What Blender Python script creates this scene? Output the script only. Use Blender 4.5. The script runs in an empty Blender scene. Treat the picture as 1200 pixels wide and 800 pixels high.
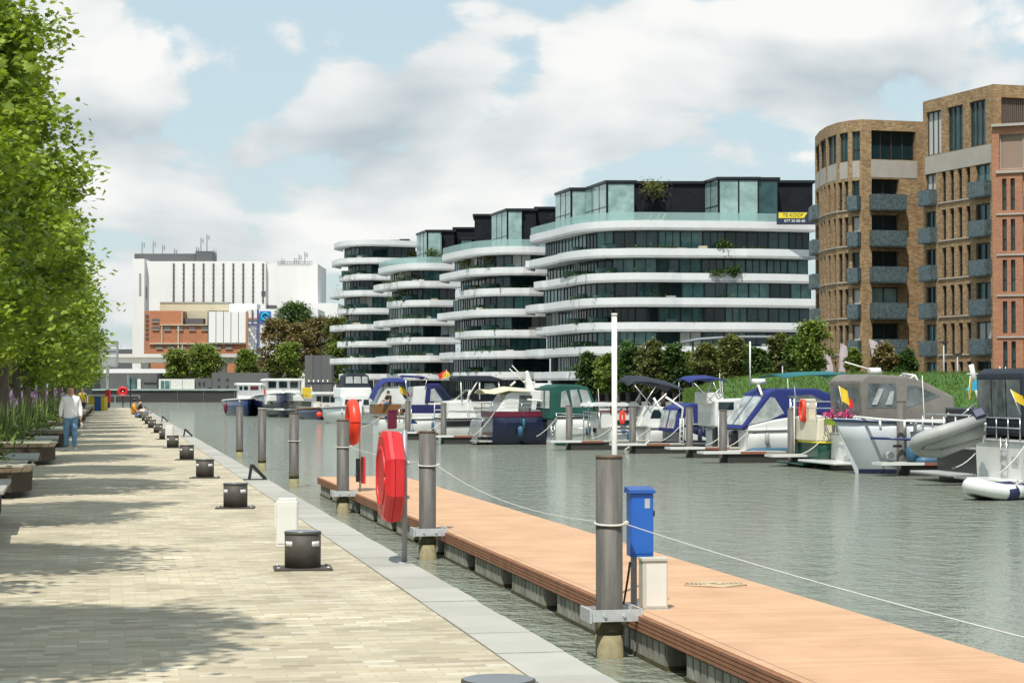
import bpy, math, random
from mathutils import Vector, Matrix, noise as mnoise
R = math.radians
sc = bpy.context.scene
col = sc.collection
# ------------------------------------------------------------------ camera
F = 2300.0                      # focal length in photo pixels (1200 wide)
YAW = math.atan(470 / F); PIT = math.atan(55 / F)
EYE = Vector((0, 0, 1.65)); WATER = -1.35
cam = bpy.data.objects.new('camera', bpy.data.cameras.new('camera'))
col.objects.link(cam); sc.camera = cam
cam.location = EYE
cam.rotation_euler = (math.pi / 2 + PIT, 0, -YAW)
cam.data.sensor_width = 36; cam.data.lens = 36 * F / 1200
cam.data.clip_start = .1; cam.data.clip_end = 6000
# ------------------------------------------------------------------ sun and sky
SUN_EL = R(60.5); SUN_AZ = R(209)         # azimuth clockwise from +Y: the sun stands left of and a little behind the camera
sd = Vector((math.sin(SUN_AZ) * math.cos(SUN_EL), math.cos(SUN_AZ) * math.cos(SUN_EL), math.sin(SUN_EL)))
sl = bpy.data.lights.new('sun', 'SUN'); sl.energy = 4.2; sl.angle = R(.6); sl.color = (1, .955, .87)
so = bpy.data.objects.new('sun', sl); col.objects.link(so)
so.rotation_euler = sd.to_track_quat('Z', 'Y').to_euler(); so.location = (-30, -20, 60)
w = bpy.data.worlds.new('World'); sc.world = w; w.use_nodes = True
nt = w.node_tree; nt.nodes.clear()
def N(t, **k):
    n = nt.nodes.new(t)
    for a, b in k.items():
        if a.startswith('i_'):
            n.inputs[a[2:].replace('_', ' ')].default_value = b
        else: setattr(n, a, b)
    return n
def LK(a, b): nt.links.new(a, b)
sky = N('ShaderNodeTexSky', sky_type='NISHITA', sun_disc=False, sun_elevation=SUN_EL, sun_rotation=SUN_AZ, air_density=1.2, dust_density=1.5)
bgs = N('ShaderNodeBackground'); bgs.inputs[1].default_value = .13
LK(sky.outputs[0], bgs.inputs[0])
tc = N('ShaderNodeTexCoord')
def cloudfield(off, scale=6.5, det=9, sq=(1, 1, 2.3)):
    mp = N('ShaderNodeMapping'); mp.inputs['Scale'].default_value = sq; mp.inputs['Location'].default_value = off
    LK(tc.outputs['Generated'], mp.inputs['Vector'])
    nz = N('ShaderNodeTexNoise'); nz.inputs['Scale'].default_value = scale; nz.inputs['Detail'].default_value = det
    nz.inputs['Roughness'].default_value = .53; nz.inputs['Distortion'].default_value = .25
    LK(mp.outputs[0], nz.inputs['Vector']); return nz.outputs[0]
def math_(op, a, b=None, clamp=False):
    n = N('ShaderNodeMath', operation=op, use_clamp=clamp)
    for i, v in enumerate((a, b)):
        if v is None: continue
        if isinstance(v, (int, float)): n.inputs[i].default_value = v
        else: LK(v, n.inputs[i])
    return n.outputs[0]
def ramp(v, lo, hi, interp='SMOOTHSTEP'):
    n = N('ShaderNodeMapRange', interpolation_type=interp); n.inputs[1].default_value = lo; n.inputs[2].default_value = hi
    LK(v, n.inputs[0]); return n.outputs[0]
SQ = N('ShaderNodeVectorMath', operation='MULTIPLY'); LK(tc.outputs['Generated'], SQ.inputs[0]); SQ.inputs[1].default_value = (1, 1, 1.5)
O0 = (3.1, .35, .22)
c0 = cloudfield(O0); c1 = cloudfield((O0[0] + .02, O0[1], O0[2] - .075), det=3)
big = cloudfield((7.3, 2.2, 1.4), 2.6, 2, (1, 1, 2.6))
sxyz = N('ShaderNodeSeparateXYZ'); LK(tc.outputs['Generated'], sxyz.inputs[0])
puff = N('ShaderNodeTexVoronoi', feature='SMOOTH_F1'); puff.inputs['Scale'].default_value = 26; puff.inputs['Smoothness'].default_value = .6
wv = N('ShaderNodeVectorMath', operation='MULTIPLY_ADD'); nzv = N('ShaderNodeTexNoise'); nzv.inputs['Scale'].default_value = 30; nzv.inputs['Detail'].default_value = 5
LK(tc.outputs['Generated'], nzv.inputs['Vector']); LK(nzv.outputs['Color'], wv.inputs[0]); wv.inputs[1].default_value = (.045, .045, .045); LK(tc.outputs['Generated'], wv.inputs[2]); LK(wv.outputs[0], puff.inputs['Vector'])
def dirv(px, py):
    v = Vector(((px - 600) / F, (400 - py) / F, -1)); v = Matrix.Rotation(-YAW, 3, 'Z') @ Matrix.Rotation(math.pi / 2 + PIT, 3, 'X') @ v
    return v.normalized()
blob = None; base = None
for (px, py, rad, amp) in ((455, 105, 100, 1), (380, 140, 80, .8), (520, 90, 60, .7), (740, 100, 110, 1), (850, 70, 120, .9), (960, 60, 110, .8), (640, 130, 80, .6), (125, 115, 90, 1), (190, 170, 90, .7), (570, 235, 60, .7), (470, 250, 90, .5), (700, 165, 120, .6), (300, 300, 130, .4), (1100, 130, 120, .5), (250, 90, 60, .3), (880, 160, 120, .5), (255, 55, 80, .6), (300, 190, 70, .6), (570, 30, 70, .5), (600, 180, 70, .5), (60, 30, 80, .5), (480, 200, 110, .4), (1060, 40, 90, .6), (210, 250, 80, .5)):
    ds = N('ShaderNodeVectorMath', operation='DISTANCE'); LK(SQ.outputs[0], ds.inputs[0]); dv = dirv(px, py); ds.inputs[1].default_value = (dv.x, dv.y, dv.z * 1.5)
    g = N('ShaderNodeMapRange', interpolation_type='SMOOTHSTEP'); LK(ds.outputs['Value'], g.inputs[0]); g.inputs[1].default_value = rad / F * 1.5; g.inputs[2].default_value = 0; g.inputs[3].default_value = 0; g.inputs[4].default_value = amp
    blob = g.outputs[0] if blob is None else math_('ADD', blob, g.outputs[0])
    # height inside the mass: above its centre is lit, below is shaded
    hh = math_('SUBTRACT', sxyz.outputs[2], dv.z - 14 / F); hh = math_('MULTIPLY', math_('MULTIPLY', hh, F / rad * 1.1), g.outputs[0]); base = hh if base is None else math_('ADD', base, hh)
blob = math_('MINIMUM', blob, 1.15)
den = math_('ADD', c0, math_('MULTIPLY', math_('SUBTRACT', big, .5), .5))
den = math_('ADD', den, math_('MULTIPLY', blob, .22)); den = math_('SUBTRACT', den, math_('MULTIPLY', puff.outputs['Distance'], .26))
fine = cloudfield((1.3, 4.2, 2.2), 34, 6, (1, 1, 1.6)); den = math_('ADD', den, math_('MULTIPLY', math_('SUBTRACT', fine, .42), .16))
cover = ramp(den, .415, .50)
lit = math_('SUBTRACT', c0, c1)
shade = math_('ADD', math_('MULTIPLY', lit, 2.8), .74)
shade = math_('ADD', shade, math_('MULTIPLY', base, .6)); shade = math_('SUBTRACT', shade, math_('MULTIPLY', puff.outputs['Distance'], .42))
thick = ramp(den, .5, .8)
shade2 = math_('SUBTRACT', shade, math_('MULTIPLY', thick, .16), True)
cr = N('ShaderNodeMix', data_type='RGBA'); LK(shade2, cr.inputs[0])
cr.inputs[6].default_value = (.50, .575, .62, 1); cr.inputs[7].default_value = (1.0, .995, .97, 1)
bgc = N('ShaderNodeBackground'); bgc.inputs[1].default_value = .84; LK(cr.outputs[2], bgc.inputs[0])
lift = N('ShaderNodeBackground'); lift.inputs[0].default_value = (.60, .745, .80, 1); lift.inputs[1].default_value = .84   # thin high cloud veiling the blue
veil = N('ShaderNodeMixShader'); veil.inputs[0].default_value = .72; LK(bgs.outputs[0], veil.inputs[1]); LK(lift.outputs[0], veil.inputs[2])
mx = N('ShaderNodeMixShader'); LK(math_('MULTIPLY', cover, .93), mx.inputs[0]); LK(veil.outputs[0], mx.inputs[1]); LK(bgc.outputs[0], mx.inputs[2])
wo = N('ShaderNodeOutputWorld'); LK(mx.outputs[0], wo.inputs[0])
sc.view_settings.view_transform = 'Standard'; sc.view_settings.look = 'None'
sc.view_settings.exposure = 0.24; sc.view_settings.gamma = 1; sc.view_settings.use_curve_mapping = False
sc.cycles.max_bounces = 8; sc.cycles.transparent_max_bounces = 12; sc.cycles.caustics_reflective = False; sc.cycles.caustics_refractive = False
# ------------------------------------------------------------------ photo-pixel to world helpers
_m = cam.rotation_euler.to_matrix()
def ray(px, py): return _m @ Vector(((px - 600) / F, (400 - py) / F, -1))
def G(px, py, z=0.0):
    r = ray(px, py); return EYE + r * ((z - EYE.z) / r.z)
_f = Vector((math.sin(YAW), math.cos(YAW), 0)); _r = Vector((math.cos(YAW), -math.sin(YAW), 0))
def W(px, d, z=0.0):
    p = _f * d + _r * ((px - 600) / F * d); return Vector((p.x, p.y, z))
def Zp(py, d): return EYE.z - (py - 455) * d / F
def XZ(px, py, Y):                # hit the vertical plane y = Y
    r = ray(px, py); p = EYE + r * (Y / r.y); return p.x, p.z
def LX(px, X, z=0.0):             # point of the plane x = X seen at column px
    r = ray(px, 455); return Vector((X, X * r.y / r.x, z))
# ------------------------------------------------------------------ materials
MATS = {}
def mat(name, c, rough=.6, metal=0, var=.12, vs=3.0, bump=0, bs=30, spec=.5, c2=None, coord='Object', stretch=(1, 1, 1), emit=None, alpha=1, coat=0):
    if name in MATS: return MATS[name]
    m = bpy.data.materials.new(name); m.use_nodes = True; t = m.node_tree; b = t.nodes['Principled BSDF']
    b.inputs['Roughness'].default_value = rough; b.inputs['Metallic'].default_value = metal
    b.inputs['Specular IOR Level'].default_value = spec; b.inputs['Alpha'].default_value = alpha
    b.inputs['Coat Weight'].default_value = coat
    tc = t.nodes.new('ShaderNodeTexCoord'); mp = t.nodes.new('ShaderNodeMapping'); mp.inputs['Scale'].default_value = stretch
    t.links.new(tc.outputs[coord], mp.inputs[0])
    nz = t.nodes.new('ShaderNodeTexNoise'); nz.inputs['Scale'].default_value = vs; nz.inputs['Detail'].default_value = 6; nz.inputs['Roughness'].default_value = .62
    t.links.new(mp.outputs[0], nz.inputs['Vector'])
    mr = t.nodes.new('ShaderNodeMapRange'); mr.inputs[1].default_value = .3; mr.inputs[2].default_value = .7
    t.links.new(nz.outputs[0], mr.inputs[0])
    mix = t.nodes.new('ShaderNodeMix'); mix.data_type = 'RGBA'
    a = tuple(max(0, v * (1 - var)) for v in c[:3]) + (1,); bb = (tuple(c2[:3]) if c2 else tuple(min(1, v * (1 + var)) for v in c[:3])) + (1,)
    mix.inputs[6].default_value = a; mix.inputs[7].default_value = bb
    t.links.new(mr.outputs[0], mix.inputs[0]); t.links.new(mix.outputs[2], b.inputs['Base Color'])
    if bump:
        n2 = t.nodes.new('ShaderNodeTexNoise'); n2.inputs['Scale'].default_value = bs; n2.inputs['Detail'].default_value = 3
        t.links.new(mp.outputs[0], n2.inputs['Vector'])
        bp = t.nodes.new('ShaderNodeBump'); bp.inputs['Strength'].default_value = bump; bp.inputs['Distance'].default_value = .02
        t.links.new(n2.outputs[0], bp.inputs['Height']); t.links.new(bp.outputs[0], b.inputs['Normal'])
    MATS[name] = m; return m
def per_piece(name, amt=.12):
    m = MATS[name]; t = m.node_tree; b = t.nodes['Principled BSDF']; src = b.inputs['Base Color'].links[0].from_socket
    g = t.nodes.new('ShaderNodeNewGeometry'); r = t.nodes.new('ShaderNodeMapRange'); r.inputs[3].default_value = 1 - amt; r.inputs[4].default_value = 1 + amt; t.links.new(g.outputs['Random Per Island'], r.inputs[0])
    v = t.nodes.new('ShaderNodeVectorMath'); v.operation = 'SCALE'; t.links.new(src, v.inputs[0]); t.links.new(r.outputs[0], v.inputs['Scale']); t.links.new(v.outputs[0], b.inputs['Base Color'])
def nodes_of(m): return m.node_tree, m.node_tree.nodes['Principled BSDF']
def brickmat(name, cols, mortar, bw, bh, ms, off=.5, coord='Object', rot=(0, 0, 0), rough=.85, patch=None, bump=.3, pscale=.3):
    m = bpy.data.materials.new(name); m.use_nodes = True; t, b = nodes_of(m); b.inputs['Roughness'].default_value = rough
    tc = t.nodes.new('ShaderNodeTexCoord'); mp = t.nodes.new('ShaderNodeMapping'); mp.inputs['Rotation'].default_value = rot
    t.links.new(tc.outputs[coord], mp.inputs[0])
    br = t.nodes.new('ShaderNodeTexBrick'); br.offset = off
    br.inputs['Scale'].default_value = 1; br.inputs['Brick Width'].default_value = bw; br.inputs['Row Height'].default_value = bh
    br.inputs['Mortar Size'].default_value = ms; br.inputs['Mortar Smooth'].default_value = .2
    br.inputs['Color1'].default_value = (0, 0, 0, 1); br.inputs['Color2'].default_value = (1, 1, 1, 1); br.inputs['Mortar'].default_value = (.5, .5, .5, 1)
    t.links.new(mp.outputs[0], br.inputs['Vector'])
    rp = t.nodes.new('ShaderNodeValToRGB'); e = rp.color_ramp.elements
    while len(e) < len(cols): e.new(.5)
    for i, c in enumerate(cols): e[i].position = i / max(1, len(cols) - 1); e[i].color = tuple(c) + (1,)
    t.links.new(br.outputs['Color'], rp.inputs[0])
    nz = t.nodes.new('ShaderNodeTexNoise'); nz.inputs['Scale'].default_value = pscale; nz.inputs['Detail'].default_value = 8
    t.links.new(tc.outputs[coord], nz.inputs['Vector'])
    mr = t.nodes.new('ShaderNodeMapRange'); mr.inputs[1].default_value = .3; mr.inputs[2].default_value = .7; mr.inputs[3].default_value = (patch or (.85, 1.12))[0]; mr.inputs[4].default_value = (patch or (.85, 1.12))[1]
    t.links.new(nz.outputs[0], mr.inputs[0])
    ml = t.nodes.new('ShaderNodeVectorMath'); ml.operation = 'SCALE'; t.links.new(rp.outputs[0], ml.inputs[0]); t.links.new(mr.outputs[0], ml.inputs['Scale'])
    mx = t.nodes.new('ShaderNodeMix'); mx.data_type = 'RGBA'; t.links.new(br.outputs['Fac'], mx.inputs[0]); t.links.new(ml.outputs[0], mx.inputs[6]); mx.inputs[7].default_value = tuple(mortar) + (1,)
    t.links.new(mx.outputs[2], b.inputs['Base Color'])
    bp = t.nodes.new('ShaderNodeBump'); bp.inputs['Strength'].default_value = bump; bp.inputs['Distance'].default_value = .01; bp.invert = True
    t.links.new(br.outputs['Fac'], bp.inputs['Height']); t.links.new(bp.outputs[0], b.inputs['Normal'])
    MATS[name] = m; return m
def glassmat(name, c, alpha_mix=.6, rough=.03):      # thin see-through sheet: tinted transparency plus reflection
    m = bpy.data.materials.new(name); m.use_nodes = True; t = m.node_tree; b = t.nodes['Principled BSDF']; out = t.nodes['Material Output']
    b.inputs['Base Color'].default_value = tuple(c) + (1,); b.inputs['Roughness'].default_value = rough
    tr = t.nodes.new('ShaderNodeBsdfTransparent'); tr.inputs[0].default_value = tuple(min(1, .55 + v * .6) for v in c) + (1,)
    mx = t.nodes.new('ShaderNodeMixShader'); mx.inputs[0].default_value = alpha_mix
    t.links.new(tr.outputs[0], mx.inputs[1]); t.links.new(b.outputs[0], mx.inputs[2]); t.links.new(mx.outputs[0], out.inputs[0])
    MATS[name] = m; return m
# ------------------------------------------------------------------ objects
def tag(o, label=None, cat=None, group=None, kind=None):
    if label: o['label'] = label
    if cat: o['category'] = cat
    if group: o['group'] = group
    if kind: o['kind'] = kind
    return o
def empty(name, loc, rz=0, label=None, cat=None, group=None):
    o = bpy.data.objects.new(name, None); o.location = loc; o.rotation_euler = (0, 0, rz); o.empty_display_size = .3
    col.objects.link(o); return tag(o, label, cat, group)
def copy_tree(o, parent=None):
    c = o.copy(); col.objects.link(c); c.parent = parent
    for ch in list(o.children): copy_tree(ch, c)
    return c
class MB:
    def __init__(s): s.v = []; s.f = []; s.mi = []; s.sm = []; s.cur = 0; s.smooth = False
    def face(s, idx): s.f.append(tuple(idx)); s.mi.append(s.cur); s.sm.append(s.smooth)
    def add(s, vs, fs):
        o = len(s.v); s.v += [tuple(v) for v in vs]
        for f in fs: s.face([i + o for i in f])
        return s
    def quad(s, a, b, c, d): return s.add([a, b, c, d], [(0, 1, 2, 3)])
    def box(s, x0, y0, z0, x1, y1, z1):
        return s.hexa([(x0, y0, z0), (x1, y0, z0), (x1, y1, z0), (x0, y1, z0)], [(x0, y0, z1), (x1, y0, z1), (x1, y1, z1), (x0, y1, z1)])
    def hexa(s, lo, hi): return s.add(list(lo) + list(hi), [(3, 2, 1, 0), (4, 5, 6, 7), (0, 1, 5, 4), (1, 2, 6, 5), (2, 3, 7, 6), (3, 0, 4, 7)])
    def bar(s, a, b, w, h=None, up=(0, 0, 1)):        # square bar from a to b
        a = Vector(a); b = Vector(b); h = h or w; d = (b - a).normalized(); u = Vector(up)
        if abs(d.dot(u)) > .95: u = Vector((1, 0, 0))
        x = d.cross(u).normalized() * w / 2; y = x.cross(d).normalized() * h / 2
        return s.hexa([a - x - y, a + x - y, a + x + y, a - x + y], [b - x - y, b + x - y, b + x + y, b - x + y])
    def prism(s, pts, z0, z1):                        # plan polygon, counter-clockwise
        n = len(pts); o = [(p[0], p[1], z0) for p in pts] + [(p[0], p[1], z1) for p in pts]
        return s.add(o, [tuple(range(n - 1, -1, -1)), tuple(range(n, 2 * n))] + [(i, (i + 1) % n, n + (i + 1) % n, n + i) for i in range(n)])
    def side(s, pts, y0, y1):                         # polygon in x,z extruded along y
        n = len(pts); o = [(p[0], y0, p[1]) for p in pts] + [(p[0], y1, p[1]) for p in pts]
        return s.add(o, [tuple(range(n)), tuple(range(2 * n - 1, n - 1, -1))] + [((i + 1) % n, i, n + i, n + (i + 1) % n) for i in range(n)])
    def tube(s, pts, r, n=8, cap=True):
        pts = [Vector(p) for p in pts]; k = len(pts); rr = r if isinstance(r, (list, tuple)) else [r] * k
        rings = []; sm = s.smooth; s.smooth = True; o = len(s.v); prev = None
        for i, p in enumerate(pts):
            d = (pts[min(i + 1, k - 1)] - pts[max(i - 1, 0)]).normalized()
            u = prev if prev is not None else (Vector((0, 0, 1)) if abs(d.z) < .9 else Vector((1, 0, 0)))
            x = d.cross(u).normalized(); y = x.cross(d).normalized(); prev = y
            for j in range(n):
                a = 2 * math.pi * j / n; s.v.append(tuple(p + x * math.cos(a) * rr[i] + y * math.sin(a) * rr[i]))
        for i in range(k - 1):
            for j in range(n): s.face((o + i * n + j, o + i * n + (j + 1) % n, o + (i + 1) * n + (j + 1) % n, o + (i + 1) * n + j))
        s.smooth = False
        if cap: s.face([o + j for j in range(n - 1, -1, -1)]); s.face([o + (k - 1) * n + j for j in range(n)])
        s.smooth = sm; return s
    def cyl(s, x, y, z0, z1, r, n=20, r2=None): return s.tube([(x, y, z0), (x, y, z1)], [r, r2 if r2 is not None else r], n)
    def ball(s, c, r, n=10, sz=None):
        sz = sz or (1, 1, 1); sm = s.smooth; s.smooth = True; o = len(s.v); m = n // 2
        for i in range(m + 1):
            t = math.pi * i / m
            for j in range(n):
                a = 2 * math.pi * j / n
                s.v.append((c[0] + r * sz[0] * math.sin(t) * math.cos(a), c[1] + r * sz[1] * math.sin(t) * math.sin(a), c[2] + r * sz[2] * math.cos(t)))
        for i in range(m):
            for j in range(n): s.face((o + i * n + j, o + (i + 1) * n + j, o + (i + 1) * n + (j + 1) % n, o + i * n + (j + 1) % n))
        s.smooth = sm; return s
    def loft(s, secs, cap=True, smooth=True, closed=False):
        n = len(secs[0]); o = len(s.v); sm = s.smooth; s.smooth = smooth
        for q in secs: s.v += [tuple(p) for p in q]
        for i in range(len(secs) - 1):
            for j in range(n if closed else n - 1): s.face((o + i * n + j, o + i * n + (j + 1) % n, o + (i + 1) * n + (j + 1) % n, o + (i + 1) * n + j))
        s.smooth = False
        if cap: s.face([o + j for j in range(n - 1, -1, -1)]); s.face([o + (len(secs) - 1) * n + j for j in range(n)])
        s.smooth = sm; return s
    def xf(s, M):
        s.v = [tuple(M @ Vector(v)) for v in s.v]; return s
    def build(s, name, m, parent=None, bevel=0, loc=None, fix=True):
        me = bpy.data.meshes.new(name); me.from_pydata(s.v, [], s.f)
        for q in (m if isinstance(m, (list, tuple)) else [m]): me.materials.append(MATS[q] if isinstance(q, str) else q)
        me.polygons.foreach_set('material_index', s.mi); me.polygons.foreach_set('use_smooth', s.sm)
        if fix and len(s.f) < 60000:
            import bmesh
            bm = bmesh.new(); bm.from_mesh(me)
            bmesh.ops.recalc_face_normals(bm, faces=bm.faces)
            if bevel: bmesh.ops.bevel(bm, geom=[e for e in bm.edges if len(e.link_faces) == 2 and e.calc_face_angle(0) > .6], offset=bevel, segments=2, affect='EDGES', profile=.6)
            bm.to_mesh(me); bm.free()
        me.update(); o = bpy.data.objects.new(name, me); col.objects.link(o)
        if parent: o.parent = parent
        if loc is not None: o.location = loc
        return o
def text(body, name, m, size, loc, rot, parent=None, depth=.01, align='CENTER', sx=1):
    c = bpy.data.curves.new(name, 'FONT'); c.body = body; c.size = size; c.extrude = depth; c.align_x = align; c.align_y = 'CENTER'
    t = bpy.data.objects.new(name, c); col.objects.link(t)
    me = bpy.data.meshes.new_from_object(t.evaluated_get(bpy.context.evaluated_depsgraph_get())); bpy.data.objects.remove(t)
    me.materials.clear(); me.materials.append(MATS[m]); o = bpy.data.objects.new(name, me); col.objects.link(o)
    o.location = loc; o.rotation_euler = rot; o.scale = (sx, 1, 1); o.parent = parent; return o
# ------------------------------------------------------------------ the setting
# paving
pav = brickmat('pavers', [(.355, .30, .21), (.46, .40, .285), (.53, .465, .34), (.395, .335, .225), (.60, .555, .44)], (.385, .355, .28), .20, .10, .006, patch=(.70, 1.14), pscale=.8, bump=.6)
mat('coping', (.36, .352, .318), .8, var=.1, vs=1.5, bump=.25, bs=60)
per_piece('coping', .09)
mat('edge_stone', (.50, .465, .365), .8, var=.14, vs=5)
MB().quad((-14, -8, 0), (2.349, -8, 0), (2.349, 172, 0), (-14, 172, 0)).build('pavement', pav)['kind'] = 'structure'
m = MB(); y = -8
while y < 172: m.box(2.353, y + .008, -.3, 2.79 + random.Random(int(y)).uniform(-.006, .006), y + .992, .008 + random.Random(int(y) + 7).uniform(-.003, .003)); y += 1
m.box(2.2, -8, -2.2, 2.765, 172, -.305); m.box(-14, 172.02, -2.2, 2.765, 172.5, 0)
m.build('quay_wall', 'coping', bevel=0)['kind'] = 'structure'
mat('asphalt_ground', (.12, .12, .11), .9, var=.2, vs=.2)
mat('dry_grass', (.075, .11, .03), .9, var=.35, vs=.15, bump=.4, bs=5)
m = MB()
m.quad((-900, -60, -.02), (-14, -60, -.02), (-14, 455, -.02), (-900, 455, -.02))
m.quad((-900, 455, -.02), (2500, 455, -.02), (2500, 3000, -.02), (-900, 3000, -.02))
m.quad((38, -60, -.02), (2500, -60, -.02), (2500, 455, -.02), (32, 455, -.02))
m.quad((-14, -60, -2.2), (-14, 455, -2.2), (-14, 455, -.02), (-14, -60, -.02))
m.build('ground', 'asphalt_ground')['kind'] = 'structure'
m = MB(); m.quad((-14, 455, -2.2), (32, 455, -2.2), (32, 455, -.02), (-14, 455, -.02)); m.quad((32, 455, -2.2), (38, -60, -2.2), (38, -60, -.02), (32, 455, -.02))
m.box(32.03, -60, -.5, 39.5, 455, 0.0)
m.build('far_quay', 'coping')['kind'] = 'structure'
# water
wm = bpy.data.materials.new('dock_water'); wm.use_nodes = True; t, b = nodes_of(wm)
b.inputs['Roughness'].default_value = .05; b.inputs['IOR'].default_value = 1.33; b.inputs['Specular IOR Level'].default_value = .5
tcw = t.nodes.new('ShaderNodeTexCoord')
def nz(scale, det, st=(1, 1, 1), rot=0):
    mp = t.nodes.new('ShaderNodeMapping'); mp.inputs['Scale'].default_value = st; mp.inputs['Rotation'].default_value = (0, 0, rot); t.links.new(tcw.outputs['Object'], mp.inputs[0])
    n = t.nodes.new('ShaderNodeTexNoise'); n.inputs['Scale'].default_value = scale; n.inputs['Detail'].default_value = det; n.inputs['Roughness'].default_value = .6
    t.links.new(mp.outputs[0], n.inputs['Vector']); return n.outputs[0]
a1 = nz(1.7, 3, (1, .8, 1), .5); a2 = nz(5.5, 3, (1, .8, 1), .3); a3 = nz(.045, 3, (1, .35, 1), .2); a4 = nz(.09, 3, (1, .3, 1), 1.1)
ad = t.nodes.new('ShaderNodeMath'); ad.operation = 'MULTIPLY_ADD'; t.links.new(a2, ad.inputs[0]); ad.inputs[1].default_value = .5; t.links.new(a1, ad.inputs[2])
bp = t.nodes.new('ShaderNodeBump'); bp.inputs['Distance'].default_value = .42
ws = t.nodes.new('ShaderNodeMapRange'); ws.inputs[1].default_value = .35; ws.inputs[2].default_value = .65; ws.inputs[3].default_value = .6; ws.inputs[4].default_value = 1.0; t.links.new(a4, ws.inputs[0]); t.links.new(ws.outputs[0], bp.inputs['Strength'])
t.links.new(ad.outputs[0], bp.inputs['Height']); t.links.new(bp.outputs[0], b.inputs['Normal'])
mxw = t.nodes.new('ShaderNodeMix'); mxw.data_type = 'RGBA'; t.links.new(a3, mxw.inputs[0]); mxw.inputs[6].default_value = (.185, .21, .165, 1); mxw.inputs[7].default_value = (.235, .26, .21, 1)
t.links.new(mxw.outputs[2], b.inputs['Base Color'])
MB().quad((-20, -60, WATER), (60, -60, WATER), (60, 470, WATER), (-20, 470, WATER)).build('water', wm)['kind'] = 'structure'
# ------------------------------------------------------------------ trees and plants
def leafmat(name, c1, c2, c3=None, trans=.35):
    m = bpy.data.materials.new(name); m.use_nodes = True; t = m.node_tree; b = t.nodes['Principled BSDF']; out = t.nodes['Material Output']
    g = t.nodes.new('ShaderNodeNewGeometry'); tc = t.nodes.new('ShaderNodeTexCoord')
    n = t.nodes.new('ShaderNodeTexNoise'); n.inputs['Scale'].default_value = .9; n.inputs['Detail'].default_value = 2; t.links.new(tc.outputs['Object'], n.inputs['Vector'])
    a = t.nodes.new('ShaderNodeMath'); a.operation = 'MULTIPLY_ADD'; t.links.new(g.outputs['Random Per Island'], a.inputs[0]); a.inputs[1].default_value = .55; t.links.new(n.outputs[0], a.inputs[2])
    rp = t.nodes.new('ShaderNodeValToRGB'); e = rp.color_ramp.elements; e[0].position = .4; e[0].color = c1 + (1,); e[1].position = .95; e[1].color = c2 + (1,)
    if c3: x = e.new(.99); x.color = c3 + (1,)
    t.links.new(a.outputs[0], rp.inputs[0]); t.links.new(rp.outputs[0], b.inputs['Base Color']); b.inputs['Roughness'].default_value = .5; b.inputs['Specular IOR Level'].default_value = .35
    tl = t.nodes.new('ShaderNodeBsdfTranslucent'); gm = t.nodes.new('ShaderNodeVectorMath'); gm.operation = 'MULTIPLY'; gm.inputs[1].default_value = (1.5, 1.5, .5)
    t.links.new(rp.outputs[0], gm.inputs[0]); t.links.new(gm.outputs[0], tl.inputs[0])
    mx = t.nodes.new('ShaderNodeMixShader'); mx.inputs[0].default_value = trans; t.links.new(b.outputs[0], mx.inputs[1]); t.links.new(tl.outputs[0], mx.inputs[2]); t.links.new(mx.outputs[0], out.inputs[0])
    MATS[name] = m; return m
leafmat('oak_leaves', (.08, .145, .022), (.28, .37, .05))
leafmat('green_leaves', (.075, .125, .025), (.22, .28, .06), trans=.25)
leafmat('dark_leaves', (.03, .065, .018), (.08, .14, .035), trans=.2)
leafmat('rust_leaves', (.09, .085, .03), (.24, .18, .075), trans=.2)
leafmat('olive_leaves', (.075, .095, .03), (.16, .17, .055), trans=.25)
leafmat('bank_leaves', (.045, .085, .02), (.12, .19, .035), trans=.25)
mat('bark', (.10, .085, .065), .9, var=.3, vs=6, bump=.6, bs=18, stretch=(1, 1, .3))
LOBED = [(0, 0), (.22, .10), (.42, .05), (.36, .3), (.5, .5), (.28, .55), (.3, .8), (.1, .75), (0, 1), (-.1, .75), (-.3, .8), (-.28, .55), (-.5, .5), (-.36, .3), (-.42, .05), (-.22, .10)]
PLAIN = [(0, 0), (.3, .35), (.2, .8), (0, 1), (-.2, .8), (-.3, .35)]
def leaf(mb, rnd, p, s, shape, droop=.4):
    a = rnd.uniform(0, 6.283); el = rnd.uniform(-.9, .7) - droop * .3
    d = Vector((math.cos(a) * math.cos(el), math.sin(a) * math.cos(el), math.sin(el)))
    up = Vector((rnd.uniform(-.7, .7), rnd.uniform(-.7, .7), 1)); x = d.cross(up).normalized(); z = x.cross(d)
    o = len(mb.v)
    for (u, v) in shape: mb.v.append(tuple(p + x * (u * s) + d * (v * s) + z * (-.35 * abs(u) * s)))
    mb.face(range(o, o + len(shape)))
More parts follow.
